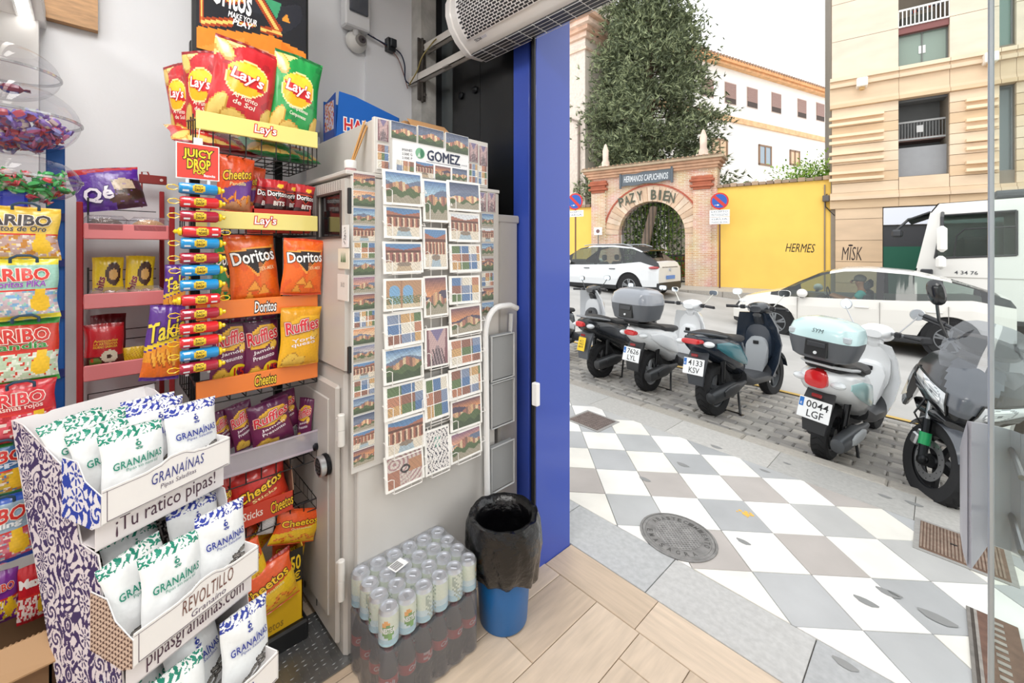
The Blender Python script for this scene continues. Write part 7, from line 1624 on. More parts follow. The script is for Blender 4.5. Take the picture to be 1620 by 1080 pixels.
def car(name, label, loc, rz, Lc, W, top, belt, roofw, wins, wheels, R_, paint, cls='car', clad='#2b2c2e', roofblack=None, low=.24, rim='#8d9094', windscreen=(0, 0), rearglass=(0, 0)):
    """x forward; top/belt/roofw are profiles over x (from tail 0 to nose Lc)"""
    C_ = thing(name, label, cls, loc, rz); n = 76; xs_ = np.linspace(0, Lc, n+1); rings = []
    for x in xs_:
        e = min(x, Lc-x); ww = W/2*(1-.22*max(0, 1-e/.55)**2.2); zt_ = interp(x, top); zb_ = min(interp(x, belt), zt_-.02); rw = min(interp(x, roofw), ww*.93); zl = low+.05*max(0, 1-e/.3)**2; arch = 0
        for wx in wheels:
            d = abs(x-wx); Ra = R_+.05
            if d < Ra: arch = max(arch, R_+sqrt(Ra*Ra-d*d))
        zl = max(zl, arch); mid = max(.56, zl+.02); zs_ = max(zl+.01, min(mid-.01, low+.13)); gh = zt_-zb_
        ring = [(x, ww*.93, zl), (x, ww*.985, zs_), (x, ww, mid), (x, ww*.99, max(mid+.01, zb_-.18)), (x, ww*.95, max(mid+.02, zb_)), (x, rw+(ww*.95-rw)*(.06 if gh > .1 else .4), zb_+gh*.88), (x, rw*.90, zb_+gh*.965), (x, rw*.55, zt_), (x, 0, zt_+.008)]
        rings.append(ring)
    R = np.array(rings); k = R.shape[1]; bodies = {'body': MB(paint), 'window': MB('#ffffff'), 'cladding': MB(clad)}
    for s_ in (1, -1):
        Q = R.copy(); Q[:, :, 1] *= s_
        for i in range(n):
            xm = (xs_[i]+xs_[i+1])/2
            for j in range(k-1):
                tgt = 'body'; col = None
                if j == 0: tgt = 'cladding'
                gh = interp(xm, top)-interp(xm, belt)
                if j == 4 and gh > .07:
                    tgt = 'cladding'
                    for a, b in wins:
                        if a < xm < b: tgt = 'window'
                if j >= 5 and (windscreen[0] < xm < windscreen[1] or rearglass[0] < xm < rearglass[1]): tgt = 'window' if j >= 6 else 'cladding'
                if j >= 6 and tgt == 'body' and roofblack and roofblack[0] < xm < roofblack[1]: tgt = 'cladding'
                q = [Q[i, j], Q[i+1, j], Q[i+1, j+1], Q[i, j+1]]
                bodies[tgt].add(q if s_ > 0 else q[::-1], [(3, 2, 1, 0)])
    # nose and tail caps
    for idx, fl in ((0, 1), (n, 0)):
        ring = [tuple(p) for p in R[idx]]+[(p[0], -p[1], p[2]) for p in R[idx][::-1][1:]]; bodies['body'].poly(ring if fl else ring[::-1])
    bodies['body'].build('body', CARPAINT, C_, smooth=40); bodies['window'].build('window', CARGLASS, C_, smooth=40); bodies['cladding'].build('cladding', PLASTIC, C_, smooth=40)
    m = MB('#1d1d1f'); m.box(.3, -W/2+.12, low+.0, Lc-.3, W/2-.12, .34); 
    for wx in wheels: m.lathe([(R_+.045, -W/2+.03), (R_+.045, W/2-.03)], 20, axis='y', c=(wx, 0, R_), col='#17171a')
    m.build('underbody', MATTE, C_)
    for wx in wheels:
        for s_ in (1, -1): wheel(C_, wx, s_*(W/2-.12), R_, R_, .215, s_, rim)
    return C_
def seats(par, xs_4, z0=.45, col='#55585c'):
    for x in xs_4:
        for y in (-.37, .37):
            m = MB(col); m.box(x-.25, y-.23, z0, x+.27, y+.23, z0+.16, b=.05); m.box(x-.36, y-.23, z0+.1, x-.22, y+.23, z0+.62, b=.05); m.box(x-.36, y-.11, z0+.66, x-.26, y+.11, z0+.85, b=.04); m.build('seat', MATTE, par)
# near car, driving to the left
cx0, cy0 = .93, 11.65; zr_ = road(-1.3, 11.3)
Lc = 4.36
nc = car('white_car', 'white crossover car driving left behind the scooters', (cx0, cy0, zr_), pi+.02, Lc, 1.82,
    top=[(0, .98), (.06, 1.10), (.35, 1.22), (.8, 1.40), (1.3, 1.53), (1.9, 1.585), (2.3, 1.565), (2.7, 1.46), (3.1, 1.24), (3.4, 1.05), (3.7, .98), (4.1, .88), (4.3, .70), (4.36, .55)], belt=[(0, .95), (.5, 1.06), (1.3, .99), (2.4, .95), (3.3, .93), (3.6, .95), (4.1, .85), (4.36, .5)], roofw=[(0, .6), (.8, .56), (1.5, .58), (2.3, .58), (3.0, .70), (3.6, .78), (4.2, .7), (4.36, .6)],
    wins=[(.40, .88), (.97, 1.66), (1.78, 3.25)], wheels=(.78, 3.48), R_=.345, paint='#dcd9d3', windscreen=(2.5, 3.36), rearglass=(.15, .75))
seats(nc, (1.25, 2.25))
m = MB('#f0eeea')
for sy_ in (-1, 1):
    m.sphere((2.95, sy_*.98, 1.03), (.10, .12, .09), 12, 8); m.box(2.93, sy_*.98-.12*(sy_ > 0), .93, 2.99, sy_*.98+.12*(sy_ < 0), .96, col='#26272a')
m.build('door_mirror', CARPAINT, nc)
m = MB('#dcd9d4')
for x in (.98, 1.99):
    for sy_ in (-1, 1): m.box(x-.11, sy_*.905-.02, .80, x+.11, sy_*.905+.02, .83, b=.01)
m.build('door_handle', CARPAINT, nc)
m = MB('#8f8c88')
for x in (.80, 1.72, 3.05):
    for sy_ in (-1, 1): m.box(x-.004, sy_*.9-.014, .42, x+.004, sy_*.9+.014, .93)
m.build('door_seam', MATTE, nc, smooth=0)
m = MB('#2a2b2e'); m.box(1.0, -.93, .22, 3.1, -.86, .36, b=.03); m.box(1.0, .86, .22, 3.1, .93, .36, b=.03); m.box(1.4, -.935, .40, 2.7, -.92, .43, b=.006, col='#c9c9c9'); m.build('sill', PLASTIC, nc)
m = MB('#e4e8ec')
for sy_ in (-1, 1): m.sphere((4.02, sy_*.72, .76), (.22, .14, .07), 14, 8)
m.build('headlight', GLOSSP, nc)
# driver: one body mesh, hair and shirt as children
dv = thing('person', 'driver in a turquoise shirt and dark sunglasses at the wheel of the white car', 'person', (cx0, cy0, zr_), pi+.02)
def skin(name, pts, edges, rad, col, m_, par, lev=2):
    me = bpy.data.meshes.new(name); me.from_pydata(pts, edges, []); o = bpy.data.objects.new(name, me); COL.objects.link(o)
    md = o.modifiers.new('s', 'SKIN'); me.skin_vertices.new() if not me.skin_vertices else None
    for i, r in enumerate(rad): me.skin_vertices[0].data[i].radius = (r, r) if not hasattr(r, '__len__') else r
    me.skin_vertices[0].data[0].use_root = True
    o.modifiers.new('d', 'SUBSURF').levels = lev
    dg = bpy.context.evaluated_depsgraph_get(); ev = bpy.data.meshes.new_from_object(o.evaluated_get(dg)); bpy.data.objects.remove(o)
    at = ev.attributes.new('Col', 'FLOAT_COLOR', 'CORNER'); at.data.foreach_set('color', np.tile([*L(col), 1], len(at.data))); ev.materials.clear(); ev.materials.append(m_); ev.shade_smooth(); q = bpy.data.objects.new(name, ev); COL.objects.link(q); q.parent = par; return q
SKN = mat('skin', .55, spec=.35); by_ = -.37*-1
X_ = 2.10; yb_ = .37
skin('body', [(X_, yb_, .62), (X_-.06, yb_, .85), (X_-.10, yb_, 1.05), (X_-.08, yb_, 1.15), (X_-.05, yb_, 1.24), (X_-.02, yb_, 1.33), (X_-.09, yb_-.17, 1.07), (X_+.08, yb_-.22, .86), (X_+.35, yb_-.15, .95), (X_+.45, yb_-.13, .99), (X_-.09, yb_+.17, 1.07), (X_+.08, yb_+.22, .86), (X_+.35, yb_+.15, .95), (X_+.45, yb_+.13, .99), (X_+.38, yb_-.1, .66), (X_+.38, yb_+.1, .66)],
     [(0, 1), (1, 2), (2, 3), (3, 4), (4, 5), (2, 6), (6, 7), (7, 8), (8, 9), (2, 10), (10, 11), (11, 12), (12, 13), (0, 14), (0, 15)], [.15, .15, .13, .06, .085, .085, .06, .05, .04, .04, .06, .05, .04, .04, .08, .08], '#c98f74', SKN, dv)
skin('shirt', [(X_, yb_, .62), (X_-.06, yb_, .85), (X_-.10, yb_, 1.06), (X_-.09, yb_-.18, 1.06), (X_+.0, yb_-.22, .94), (X_-.09, yb_+.18, 1.06), (X_+.0, yb_+.22, .94)], [(0, 1), (1, 2), (2, 3), (3, 4), (2, 5), (5, 6)], [.17, .17, .14, .08, .07, .08, .07], '#58b9b6', MATTE, dv)
m = MB('#8a8480'); m.sphere((X_-.05, yb_, 1.345), (.105, .09, .085), 14, 10); m.build('hair', MATTE, dv)
m = MB('#c98f74'); m.sphere((X_+.095, yb_, 1.275), (.022, .016, .024), 8, 6); 
for s_ in (-1, 1): m.sphere((X_-.03, yb_+s_*.088, 1.27), (.02, .012, .028), 8, 6)
m.build('nose_and_ears', SKN, dv)
m = MB('#1b1b1d'); m.box(X_+.055, yb_-.08, 1.285, X_+.085, yb_+.08, 1.315, b=.008)
for s_ in (-1, 1): m.tube([(X_+.06, yb_+s_*.085, 1.305), (X_-.04, yb_+s_*.094, 1.30)], .005, 5)
m.build('sunglasses', GLOSSP, dv); m = MB('#a05a50'); m.box(X_+.062, yb_-.025, 1.235, X_+.078, yb_+.025, 1.243, b=.003); m.build('mouth', SKN, dv)
m = MB('#232427'); sw = [(X_+.47+.03*sin(a), yb_+.18*cos(a), .97+.17*sin(a)) for a in np.linspace(0, 2*pi, 21)[:-1]]; m.tube(sw, .014, 6, closed=True); m.tube([(X_+.47, yb_, .97), (X_+.75, yb_, .8)], .03, 6); m.build('steering_wheel', PLASTIC, nc)
m = MB('#33353a'); m.box(2.75, -.72, .6, 3.3, .72, .92, b=.05); m.build('dashboard', PLASTIC, nc)
# far car (rear quarter towards us), also heading left
fx_, fy_ = -5.72, 12.5; fzz = road(-6.5, 11.8)
fc = car('white_suv', 'white electric suv with black roof edge in front of the gateway', (fx_, fy_, fzz), pi-.02, 4.55, 1.85,
    top=[(0, .95), (.05, 1.08), (.25, 1.20), (.55, 1.40), (.9, 1.55), (1.6, 1.63), (2.4, 1.63), (2.9, 1.53), (3.4, 1.24), (3.7, 1.05), (4.2, .95), (4.48, .75), (4.55, .55)], belt=[(0, .94), (.5, 1.10), (1.4, 1.01), (2.6, .97), (3.5, .96), (3.8, .99), (4.3, .88), (4.55, .5)], roofw=[(0, .62), (.7, .58), (1.6, .6), (2.5, .6), (3.3, .72), (4.0, .78), (4.55, .6)],
    wins=[(.75, 1.15), (1.2, 2.05), (2.15, 3.1)], wheels=(.87, 3.64), R_=.36, paint='#d6d9dc', windscreen=(2.6, 3.62), rearglass=(.12, .62), roofblack=(.5, 2.7))
seats(fc, (1.4, 2.4))
m = MB('#a83a3c')
for s_ in (-1, 1): m.sphere((.16, s_*.66, .93), (.16, .24, .055), 16, 8)
m.box(.0, -.5, .92, .03, .5, .955, col='#5a2a2c'); m.build('tail_light', GLOSSP, fc)
m = MB('#232427'); m.box(-.02, -.75, .24, .2, .75, .52, b=.05); m.box(-.035, -.26, .58, -.015, .26, .69, b=.004, col='#5a86c8'); m.lathe([(.05, -.02), (.05, -.03), (.001, -.032)], 16, axis='x', c=(0.0, 0, .86), col='#b9bcc0'); m.build('rear_bumper', PLASTIC, fc)
m = MB('#f0eeea')
for sy_ in (-1, 1): m.sphere((3.15, sy_*.99, 1.06), (.10, .12, .09), 12, 8)
m.build('door_mirror', CARPAINT, fc); m = MB('#3a3c40')
for x in (1.45, 2.42):
    for sy_ in (-1, 1): m.box(x-.11, sy_*.92-.02, .86, x+.11, sy_*.92+.02, .885, b=.01)
m.build('door_handle', CARPAINT, fc); m = MB('#1e1f22'); m.prism([(.55, -.6, 1.41), (.35, -.6, 1.43), (.35, .6, 1.43), (.55, .6, 1.41)], (0, 0, .03)); m.build('roof_spoiler', GLOSSP, fc)
m = MB('#aeb1b4')
for sy_ in (-1, 1): m.tube([(.9, sy_*.62, 1.56), (1.2, sy_*.64, 1.64), (2.4, sy_*.64, 1.64), (2.7, sy_*.64, 1.60)], .018, 6)
m.build('roof_rail', METAL, fc)
# ------------------------------------------------------------------ lorry cab
LX, LY = -.36, 13.25; tz = road(0.5, 13.6)
tk_ = thing('lorry', 'big white lorry cab with large mirrors behind the white car', 'lorry', (LX, LY, tz), 0)
def tcab(y0, s_=1): pass
m = MB('#eceae6'); zt_ = 2.96
sidep = [(0, .45), (-.02, 1.3), (.03, 1.5), (.26, 2.74), (.38, 2.93), (2.05, 2.98), (2.05, .45)]
m.prism([(x, 0, z) for x, z in sidep], (0, .03, 0)) if 0 else None
wp_ = [(.33, 1.72), (.46, 2.66), (1.50, 2.70), (1.50, 1.80)]
def side(y0, y1):      # door side with window opening
    o_ = sidep; quads = [[(0, .45), (2.05, .45), (2.05, 1.3), (-.02, 1.3)], [(-.02, 1.3), (2.05, 1.3), (1.50, 1.80), (.33, 1.72)], [(-.02, 1.3), (.33, 1.72), (.46, 2.66), (.26, 2.74), (.03, 1.5)], [(.26, 2.74), (.46, 2.66), (1.50, 2.70), (2.05, 2.98), (.38, 2.93)], [(2.05, 1.3), (2.05, 2.98), (1.50, 2.70), (1.50, 1.80)]]
    for q in quads: m.prism([(x, y0, z) for x, z in q], (0, y1-y0, 0))
side(0, .05); side(2.35, 2.40)
for a, b in zip(sidep[:-1], sidep[1:]):
    if a == (.03, 1.5): continue
    m.prism([(a[0], 0, a[1]), (b[0], 0, b[1]), (b[0], 2.4, b[1]), (a[0], 2.4, a[1])], (.02, 0, -.01))
m.build('cab', CARPAINT, tk_, smooth=20)
m = MB(); m.prism([(.03, .02, 1.5), (.26, .02, 2.74), (.26, 2.38, 2.74), (.03, 2.38, 1.5)], (.01, 0, 0)); m.prism([(x, .02, z) for x, z in wp_], (0, .008, 0)); m.prism([(x, 2.37, z) for x, z in wp_], (0, .008, 0)); m.build('window', CARGLASS, tk_, smooth=0)
m = MB('#2a2b2d')
for a, b in zip(wp_, wp_[1:]+wp_[:1]): m.tube([(a[0], -.003, a[1]), (b[0], -.003, b[1])], .022, 6)
m.tube([(.62, .0, 1.75), (.66, .0, 2.2), (.78, 0, 2.35), (1.5, 0, 2.38)], .018, 6); m.box(.0, -.02, .38, 2.05, .03, .47); m.build('window_seal', PLASTIC, tk_)
m = MB('#f0eeea'); m.box(.36, -.42, 1.86, .52, -.16, 2.42, b=.06); m.box(.34, -.42, 1.50, .50, -.16, 1.78, b=.05); m.build('mirror_housing', GLOSSP, tk_)
m = MB('#3a3c40'); m.tube([(.45, 0, 2.72), (.44, -.28, 2.60), (.44, -.29, 2.40)], .03, 8); m.tube([(.40, 0, 1.55), (.42, -.28, 1.52)], .03, 8); m.box(.1, -.08, 1.36, .3, .0, 1.48, b=.02); m.tube([(.26, .4, 2.7), (-.1, .25, 2.62), (-.32, .2, 2.35)], .03, 6); m.box(-.40, .08, 2.20, -.2, .38, 2.38, b=.04); m.prism([(.26, -.02, 2.74), (-.12, -.02, 2.58), (-.12, 2.4, 2.58), (.26, 2.4, 2.74)], (0, 0, .03)); m.build('mirror_arm', PLASTIC, tk_)
m = MB('#4a4c50'); m.box(1.2, .3, 2.98, 2.3, 2.1, 3.16, b=.06); m.build('roof_hatch', PLASTIC, tk_)
m = MB('#b8b5b0'); m.box(0.02, -.004, 1.30, 2.05, .0, 1.325); m.build('door_line', MATTE, tk_, smooth=0)
P = plane((0, -.004, 0), (1, 0, 0), (0, 0, 1), (0, -1, 0)); m = MB(); m.text('4 34 76', P, .80, 1.42, .34, .075, '#55575c', .01, e=.004); m.build('number_print', MATTE, tk_, smooth=0)
m = MB('#3a3b3f'); m.box(.7, .4, 1.0, 1.2, 1.0, 2.2, b=.08); m.box(.7, 1.4, 1.0, 1.2, 2.0, 2.2, b=.08); m.build('seat', MATTE, tk_); m = MB('#26272a'); m.box(.1, .1, .9, .6, 2.3, 1.5, b=.05); m.build('dashboard', MATTE, tk_)
m = MB('#3b3d41'); m.box(1.6, .4, .55, 6.5, 2.0, .85, b=.02); m.build('chassis', PAINT, tk_)
for x in (.75, 4.6):
    for y in (.2, 2.2): wheel(tk_, x, y, .48, .48, .3, -1 if y < 1 else 1, spokes=8)
# =================================================================== scooters: y forward, x to the rider's right
def ring(y, w_, h, zc, n=2.6, k=18, xc=0.0, fl=0.0):
    th = np.arange(k)*2*pi/k; c_, s_ = np.cos(th), np.sin(th); x = np.sign(c_)*np.abs(c_)**(2/n)*w_/2; z = np.sign(s_)*np.abs(s_)**(2/n)*h/2; return np.stack([x*(1+fl*z/h)+xc, np.full(k, y), z+zc], 1)
def tyre(par, y, r, w_, name, rimc, disc=1, spk=5, R3=None, loc=(0, 0, 0)):
    def tf(m): 
        if R3 is not None: m.xf(R3, loc)
        return m
    m = tf(MB('#242426')); pr = [(r*.63, -w_*.36), (r*.80, -w_*.48), (r*.93, -w_*.42), (r*.985, -w_*.22), (r, 0), (r*.985, w_*.22), (r*.93, w_*.42), (r*.80, w_*.48), (r*.63, w_*.36)]; m.lathe(pr, 40, axis='x', c=(0, y, r), cap=False); o = m.build(name, RUBBER, par)
    g_ = tf(MB('#151516'))
    for k in range(26):
        a = 2*pi*k/26
        for s_ in (-1, 1):
            pts = []
            for q in range(4): b = a+.03*q*1.6; rr = r*(1.004-.012*(q/3)**2*1.5); pts.append((s_*w_*(.04+.10*q), y+rr*cos(b), r+rr*sin(b)))
            g_.tube(pts, .0028, 4)
    g_.build('tread', RUBBER, o)['kind'] = 'stuff'
    m = tf(MB(rimc)); m.lathe([(r*.66, -w_*.3), (r*.60, -w_*.25), (r*.60, w_*.25), (r*.66, w_*.3)], 32, axis='x', c=(0, y, r), cap=False); m.lathe([(r*.17, -w_*.38), (r*.17, w_*.38)], 14, axis='x', c=(0, y, r))
    for k in range(spk):
        a = 2*pi*k/spk; u = np.array([0, cos(a), sin(a)]); v = np.array([0, -sin(a), cos(a)]); c_ = np.array([0, y, r]); p = [c_+u*r*.14-v*r*.09, c_+u*r*.14+v*r*.09, c_+u*r*.62+v*r*.05, c_+u*r*.62-v*r*.05]; m.prism([q-np.array([.012, 0, 0]) for q in p], (.024, 0, 0))
    m.build('rim', mat('cast_wheel', .4, .4), o)
    if disc:
        m = tf(MB('#b5b6b8')); xd_ = -w_*.42*disc; m.lathe([(r*.30, xd_-.002), (r*.48, xd_-.002), (r*.48, xd_+.002), (r*.30, xd_+.002)], 36, axis='x', c=(0, y, r), cap=False)
        m.col = '#3a3a3c'
        for k in range(20): a = 2*pi*k/20; q = r*(.36 if k % 2 else .43); m.lathe([(.0045, xd_-.0026*disc), (.0001, xd_-.0027*disc)], 6, axis='x', c=(0, y+q*cos(a), r+q*sin(a)), cap=False)
        m.build('brake_disc', METAL, o)
    return o
def plate(par, y, z, lines, tilt=.25, yellow=False, x=0, w_=.22, h=.16, rot=0):
    M = np.array(Matrix.Rotation(-tilt, 3, 'X')@Matrix.Rotation(rot, 3, 'Y')); m = MB('#e8c21a' if yellow else '#eef0f1'); m.xf(M, (x, y, z)); m.box(-w_/2, -.004, -h/2, w_/2, .002, h/2, b=.003)
    if not yellow: m.box(-w_/2+.004, -.0048, -h/2+.02 if 0 else 0.004, -w_/2+.034, -.004, h/2-.008, col='#1f6fc0')
    P = plane((0, -.0045, 0), (1, 0, 0), (0, 0, 1), (0, -1, 0)); c = '#3f2f10' if yellow else '#2c2d30'
    if not yellow: m.text(lines[0], P, .018, .036, .148, .054, c, .005, e=.001); m.text(lines[1], P, .012, -.036, .11, .054, c, .005, e=.001); m.text('E', P, -w_/2+.019, .025, .012, .018, '#ffffff', e=.0012)
    else:
        for k, t in enumerate(lines): m.text(t, P, 0, .035-.035*k, w_*.6, .024, c, .005, e=.001)
    m.X = None; return m.build('number_plate', PAINT, par, smooth=0)
def mirror(par, s_, base, tip, rw, rh, col, sil='#c9d6e4', yaw=.15, shape='oval', name='mirror'):
    m = MB(col); b = np.array(base); t = np.array(tip); m.tube([b, (b+t)/2+np.array([s_*.01, .01, 0]), t-np.array([0, 0, rh*.5])], .006, 6); M = np.array(Matrix.Rotation(s_*yaw, 3, 'Z')); m.xf(M, tuple(t))
    n = 2 if shape == 'oval' else 3.2
    m.loft([ring(.0, rw*2*.94, rh*2*.94, 0, n), ring(.012, rw*2, rh*2, 0, n), ring(.028, rw*1.6, rh*1.6, 0, n), ring(.036, rw*.6, rh*.6, 0, n)]); o_ = None; m.X = None; o = m.build(name, GLOSSP, par)
    m = MB(sil); m.xf(M, tuple(t)); r_ = ring(-.0015, rw*1.75, rh*1.75, 0, n); m.poly(r_); m.X = None; m.build('mirror_glass', CHROME, o, smooth=0); return o
def scooter(name, label, rear, front, lean, cfg):
    rx, ry = rear; fx2, fy2 = front; rz = math.atan2(fy2-ry, fx2-rx)-pi/2; z0 = road((rx+fx2)/2, (ry+fy2)/2)
    S = thing(name, label, 'scooter', (rx, ry, min(road(rx, ry), z0)+.005), rz); S.rotation_euler = (math.atan2(road(fx2, fy2)-road(rx, ry), 1.3), lean, rz)
    WB = sqrt((fx2-rx)**2+(fy2-ry)**2); A, B, Cc = cfg['c']; Rr = cfg.get('r', .24); big = cfg.get('big', 1.0)
    o = tyre(S, 0, Rr, .13*big, 'rear_wheel', cfg.get('rim', '#3a3b3d')); tyre(S, WB, Rr, .11*big, 'front_wheel', cfg.get('rim', '#3a3b3d'))
    th_ = cfg.get('tail', .80); w1 = .30*big*cfg.get('bw', 1); sh_ = cfg.get('seat', .76)
    # rear body
    m = MB(A); m.loft([ring(-.42, w1*.35, .07, th_-.03, 2.4), ring(-.36, w1*.72, .15, th_-.06, 2.6), ring(-.20, w1*.98, .24, th_-.11, 2.8), ring(.0, w1*1.08, .30, th_-.16, 2.8), ring(.22, w1*1.05, .36, th_-.22, 2.8), ring(.40, w1*.88, .42, th_-.28, 2.8), ring(.50, w1*.6, .40, th_-.30, 2.6)]); m.build('rear_body', GLOSSP if not cfg.get('matt') else PLASTIC, S)
    m = MB(B)
    for s_ in (-1, 1): m.loft([ring(-.22, .02, .05, th_-.10, 2, xc=s_*w1*.46), ring(-.02, .03, .15, th_-.15, 2.4, xc=s_*w1*.53), ring(.22, .03, .18, th_-.22, 2.4, xc=s_*w1*.52), ring(.42, .02, .08, th_-.32, 2, xc=s_*w1*.44)])
    m.build('side_panel', GLOSSP, S)
    m = MB('#2a2a2c'); m.loft([ring(-.34, w1*.5, .03, sh_+.05, 2.6), ring(-.28, w1*.75, .07, sh_+.055, 2.6), ring(-.08, w1*.86, .09, sh_+.05, 2.8), ring(.04, w1*.9, .08, sh_+.03, 2.8), ring(.12, w1*.92, .08, sh_-.0, 2.8), ring(.34, w1*.82, .09, sh_-.02, 2.8), ring(.52, w1*.5, .07, sh_-.03, 2.6), ring(.56, w1*.3, .04, sh_-.04, 2.4)]) ; m.build('seat', mat('vinyl_seat', .55, bump=.1, bscale=120), S)
    m = MB(cfg.get('rail', '#8d9094')); m.tube([(w1*.42, .0, sh_+.03), (w1*.46, -.25, sh_+.07), (w1*.25, -.40, sh_+.09), (-w1*.25, -.40, sh_+.09), (-w1*.46, -.25, sh_+.07), (-w1*.42, .0, sh_+.03)], .012, 8); m.build('grab_rail', PLASTIC, S)
    # engine and swing arm, exhaust, stand
    m = MB('#2c2d2f'); m.loft([ring(-.06, .06, .12, Rr+.0, 2.4, xc=-.11), ring(.1, .10, .17, Rr+.01, 2.6, xc=-.11), ring(.38, .16, .22, Rr+.05, 2.6, xc=-.06), ring(.5, .2, .2, Rr+.08, 2.6, xc=0)]); m.lathe([(.06, -.04), (.06, .04)], 14, axis='y', c=(.04, .42, Rr+.12)); m.build('engine_casing', PLASTIC, S)
    m = MB(cfg.get('exh', '#4a4b4d')); ex = cfg.get('exl', 1); m.xf(np.array(Matrix.Rotation(.16, 3, 'X')@Matrix.Rotation(-.05, 3, 'Z')), (.15, 0, Rr+.03)); m.loft([ring(-.26*ex, .05, .06, 0, 2.2), ring(-.25*ex, .095, .11, 0, 2.4), ring(-.20*ex, .11, .13, 0, 2.6), ring(.08, .11, .14, -.01, 2.6), ring(.20, .07, .08, -.02, 2.4), ring(.34, .04, .04, -.02, 2)]); m.X = None; eo = m.build('exhaust', mat('exhaust_metal', .4, .5), S)
    m = MB(cfg.get('shield', '#2f3032')); m.xf(np.array(Matrix.Rotation(.16, 3, 'X')@Matrix.Rotation(-.05, 3, 'Z')), (.15, 0, Rr+.03)); m.loft([ring(-.12*ex, .02, .05, .01, 2.6, xc=.055), ring(-.06, .03, .09, .01, 2.6, xc=.055), ring(.08, .03, .09, .01, 2.6, xc=.055), ring(.13, .02, .05, .01, 2.6, xc=.055)]); m.X = None; m.build('heat_shield', PLASTIC, eo)
    m = MB('#1f1f21'); m.tube([(.06, .40, .24), (.12, .30, .12), (.17, .22, .012)], .012, 6); m.tube([(-.06, .40, .24), (-.12, .30, .12), (-.17, .22, .012)], .012, 6); m.tube([(-.17, .22, .02), (.17, .22, .02)], .008, 6); m.box(.15, .18, 0, .20, .25, .012); m.build('centre_stand', WIRE, S)
    m = MB('#8c1f20')
    for s_ in (-1, 1): m.tube([(s_*.10, -.03, Rr+.02), (s_*.115, -.01, th_-.16)], .012, 8, col='#2b2b2d'); m.tube([(s_*.105, -.02, Rr+.10), (s_*.113, -.01, th_-.24)], .024, 10, col=cfg.get('spring', '#3a3b3d'))
    m.build('shock_absorber', METAL, S)
    # rear mudguard with plate
    mg = cfg.get('mud', '#2e2f31'); m = MB(mg); m.loft([[(-.09, -.24, th_-.12), (.09, -.24, th_-.12), (.09, -.21, th_-.12), (-.09, -.21, th_-.12)], [(-.10, -.33, th_-.25), (.10, -.33, th_-.25), (.10, -.29, th_-.25), (-.10, -.29, th_-.25)], [(-.085, -.36, th_-.40), (.085, -.36, th_-.40), (.085, -.33, th_-.40), (-.085, -.33, th_-.40)], [(-.075, -.35, th_-.50), (.075, -.35, th_-.50), (.075, -.33, th_-.50), (-.075, -.33, th_-.50)]]); m.build('mudguard', PLASTIC, S)
    plate(S, -.385, th_-.31, cfg['plate'], tilt=.22, yellow=cfg.get('yellow', False), w_=.22 if not cfg.get('yellow') else .12, h=.16 if not cfg.get('yellow') else .17, x=cfg.get('px', 0))
    m = MB('#c61f22'); tl = cfg.get('tl', (.13, .07)); m.loft([ring(-.445, tl[0]*.8, tl[1]*.7, th_-.055, 3), ring(-.435, tl[0], tl[1], th_-.055, 3), ring(-.34, tl[0]*1.1, tl[1]*1.1, th_-.055, 3)]); m.build('tail_light', GLOSSP, S)
    m = MB(cfg.get('ind', '#dfe3e6'))
    for s_ in (-1, 1): m.sphere((s_*(tl[0]*.5+.05), -.36, th_-.075), (.055, .05, .03), 12, 8)
    m.build('indicator', GLOSSP, S); m = MB('#8f1c1e'); m.box(-.035, -.37, th_-.215, .035, -.355, th_-.185, b=.005); m.build('reflector', GLOSSP, S)
    # footboard and leg shield
    m = MB(B if cfg.get('fb') else '#3a3b3e'); m.loft([ring(.42, .30, .16, .36, 3), ring(.55, .36, .12, .31, 3), ring(WB-.42, .36, .12, .30, 3), ring(WB-.30, .30, .14, .36, 3)]); m.build('footboard', PLASTIC, S)
    sc_ = cfg.get('shieldc', A); yS = WB-.36; pts = []
    for k, (dy, z, wv) in enumerate(((-.02, .28, .34), (.02, .42, .42), (.05, .60, .46), (.02, .78, .40), (-.04, .92, .30))):
        a = np.linspace(-1, 1, 11); pts.append(np.stack([a*wv/2*big, yS+dy-.10*a*a+.06, np.full(11, z*big if big > 1 else z)], 1))
    fr_ = [np.vstack([p, (p+np.array([0, .035, 0]))[::-1]]) for p in pts]; m = MB(sc_); m.loft(fr_); m.build('leg_shield', GLOSSP, S)
    m = MB(cfg.get('inner', '#3a3b3e')); m.loft([ring(yS-.10, .20, .02, .36, 3), ring(yS-.02, .26, .34, .55, 3), ring(yS+.05, .22, .30, .62, 3)]); m.box(-.03, yS-.045, .66, .03, yS-.03, .70, b=.004, col='#1a1a1c'); m.build('inner_panel', PLASTIC, S)
    # nose, fender, fork
    nz_ = cfg.get('nose', 1); m = MB(sc_); m.loft([ring(yS+.02, .30, .46, .66, 2.6), ring(yS+.10, .30*nz_, .46, .68, 2.6), ring(yS+.20, .22*nz_, .40, .70, 2.4), ring(yS+.29, .10, .24, .72, 2.2)]); m.build('nose_fairing', GLOSSP, S)
    m = MB(cfg.get('fend', sc_)); rr = Rr+.035; rings = []
    for a in np.linspace(.25, pi-.35, 14): rings.append(np.array([(q*.075*big, WB+rr*cos(a)*(1-.06*abs(q)**2), Rr+rr*sin(a)*(1-.10*abs(q)**2)) for q in np.linspace(-1, 1, 7)]+[(q*.070*big, WB+(rr-.006)*cos(a)*(1-.06*abs(q)**2), Rr+(rr-.006)*sin(a)*(1-.10*abs(q)**2)) for q in np.linspace(1, -1, 7)]))
    m.loft(rings); m.build('front_fender', GLOSSP, S)
    m = MB('#3f4144')
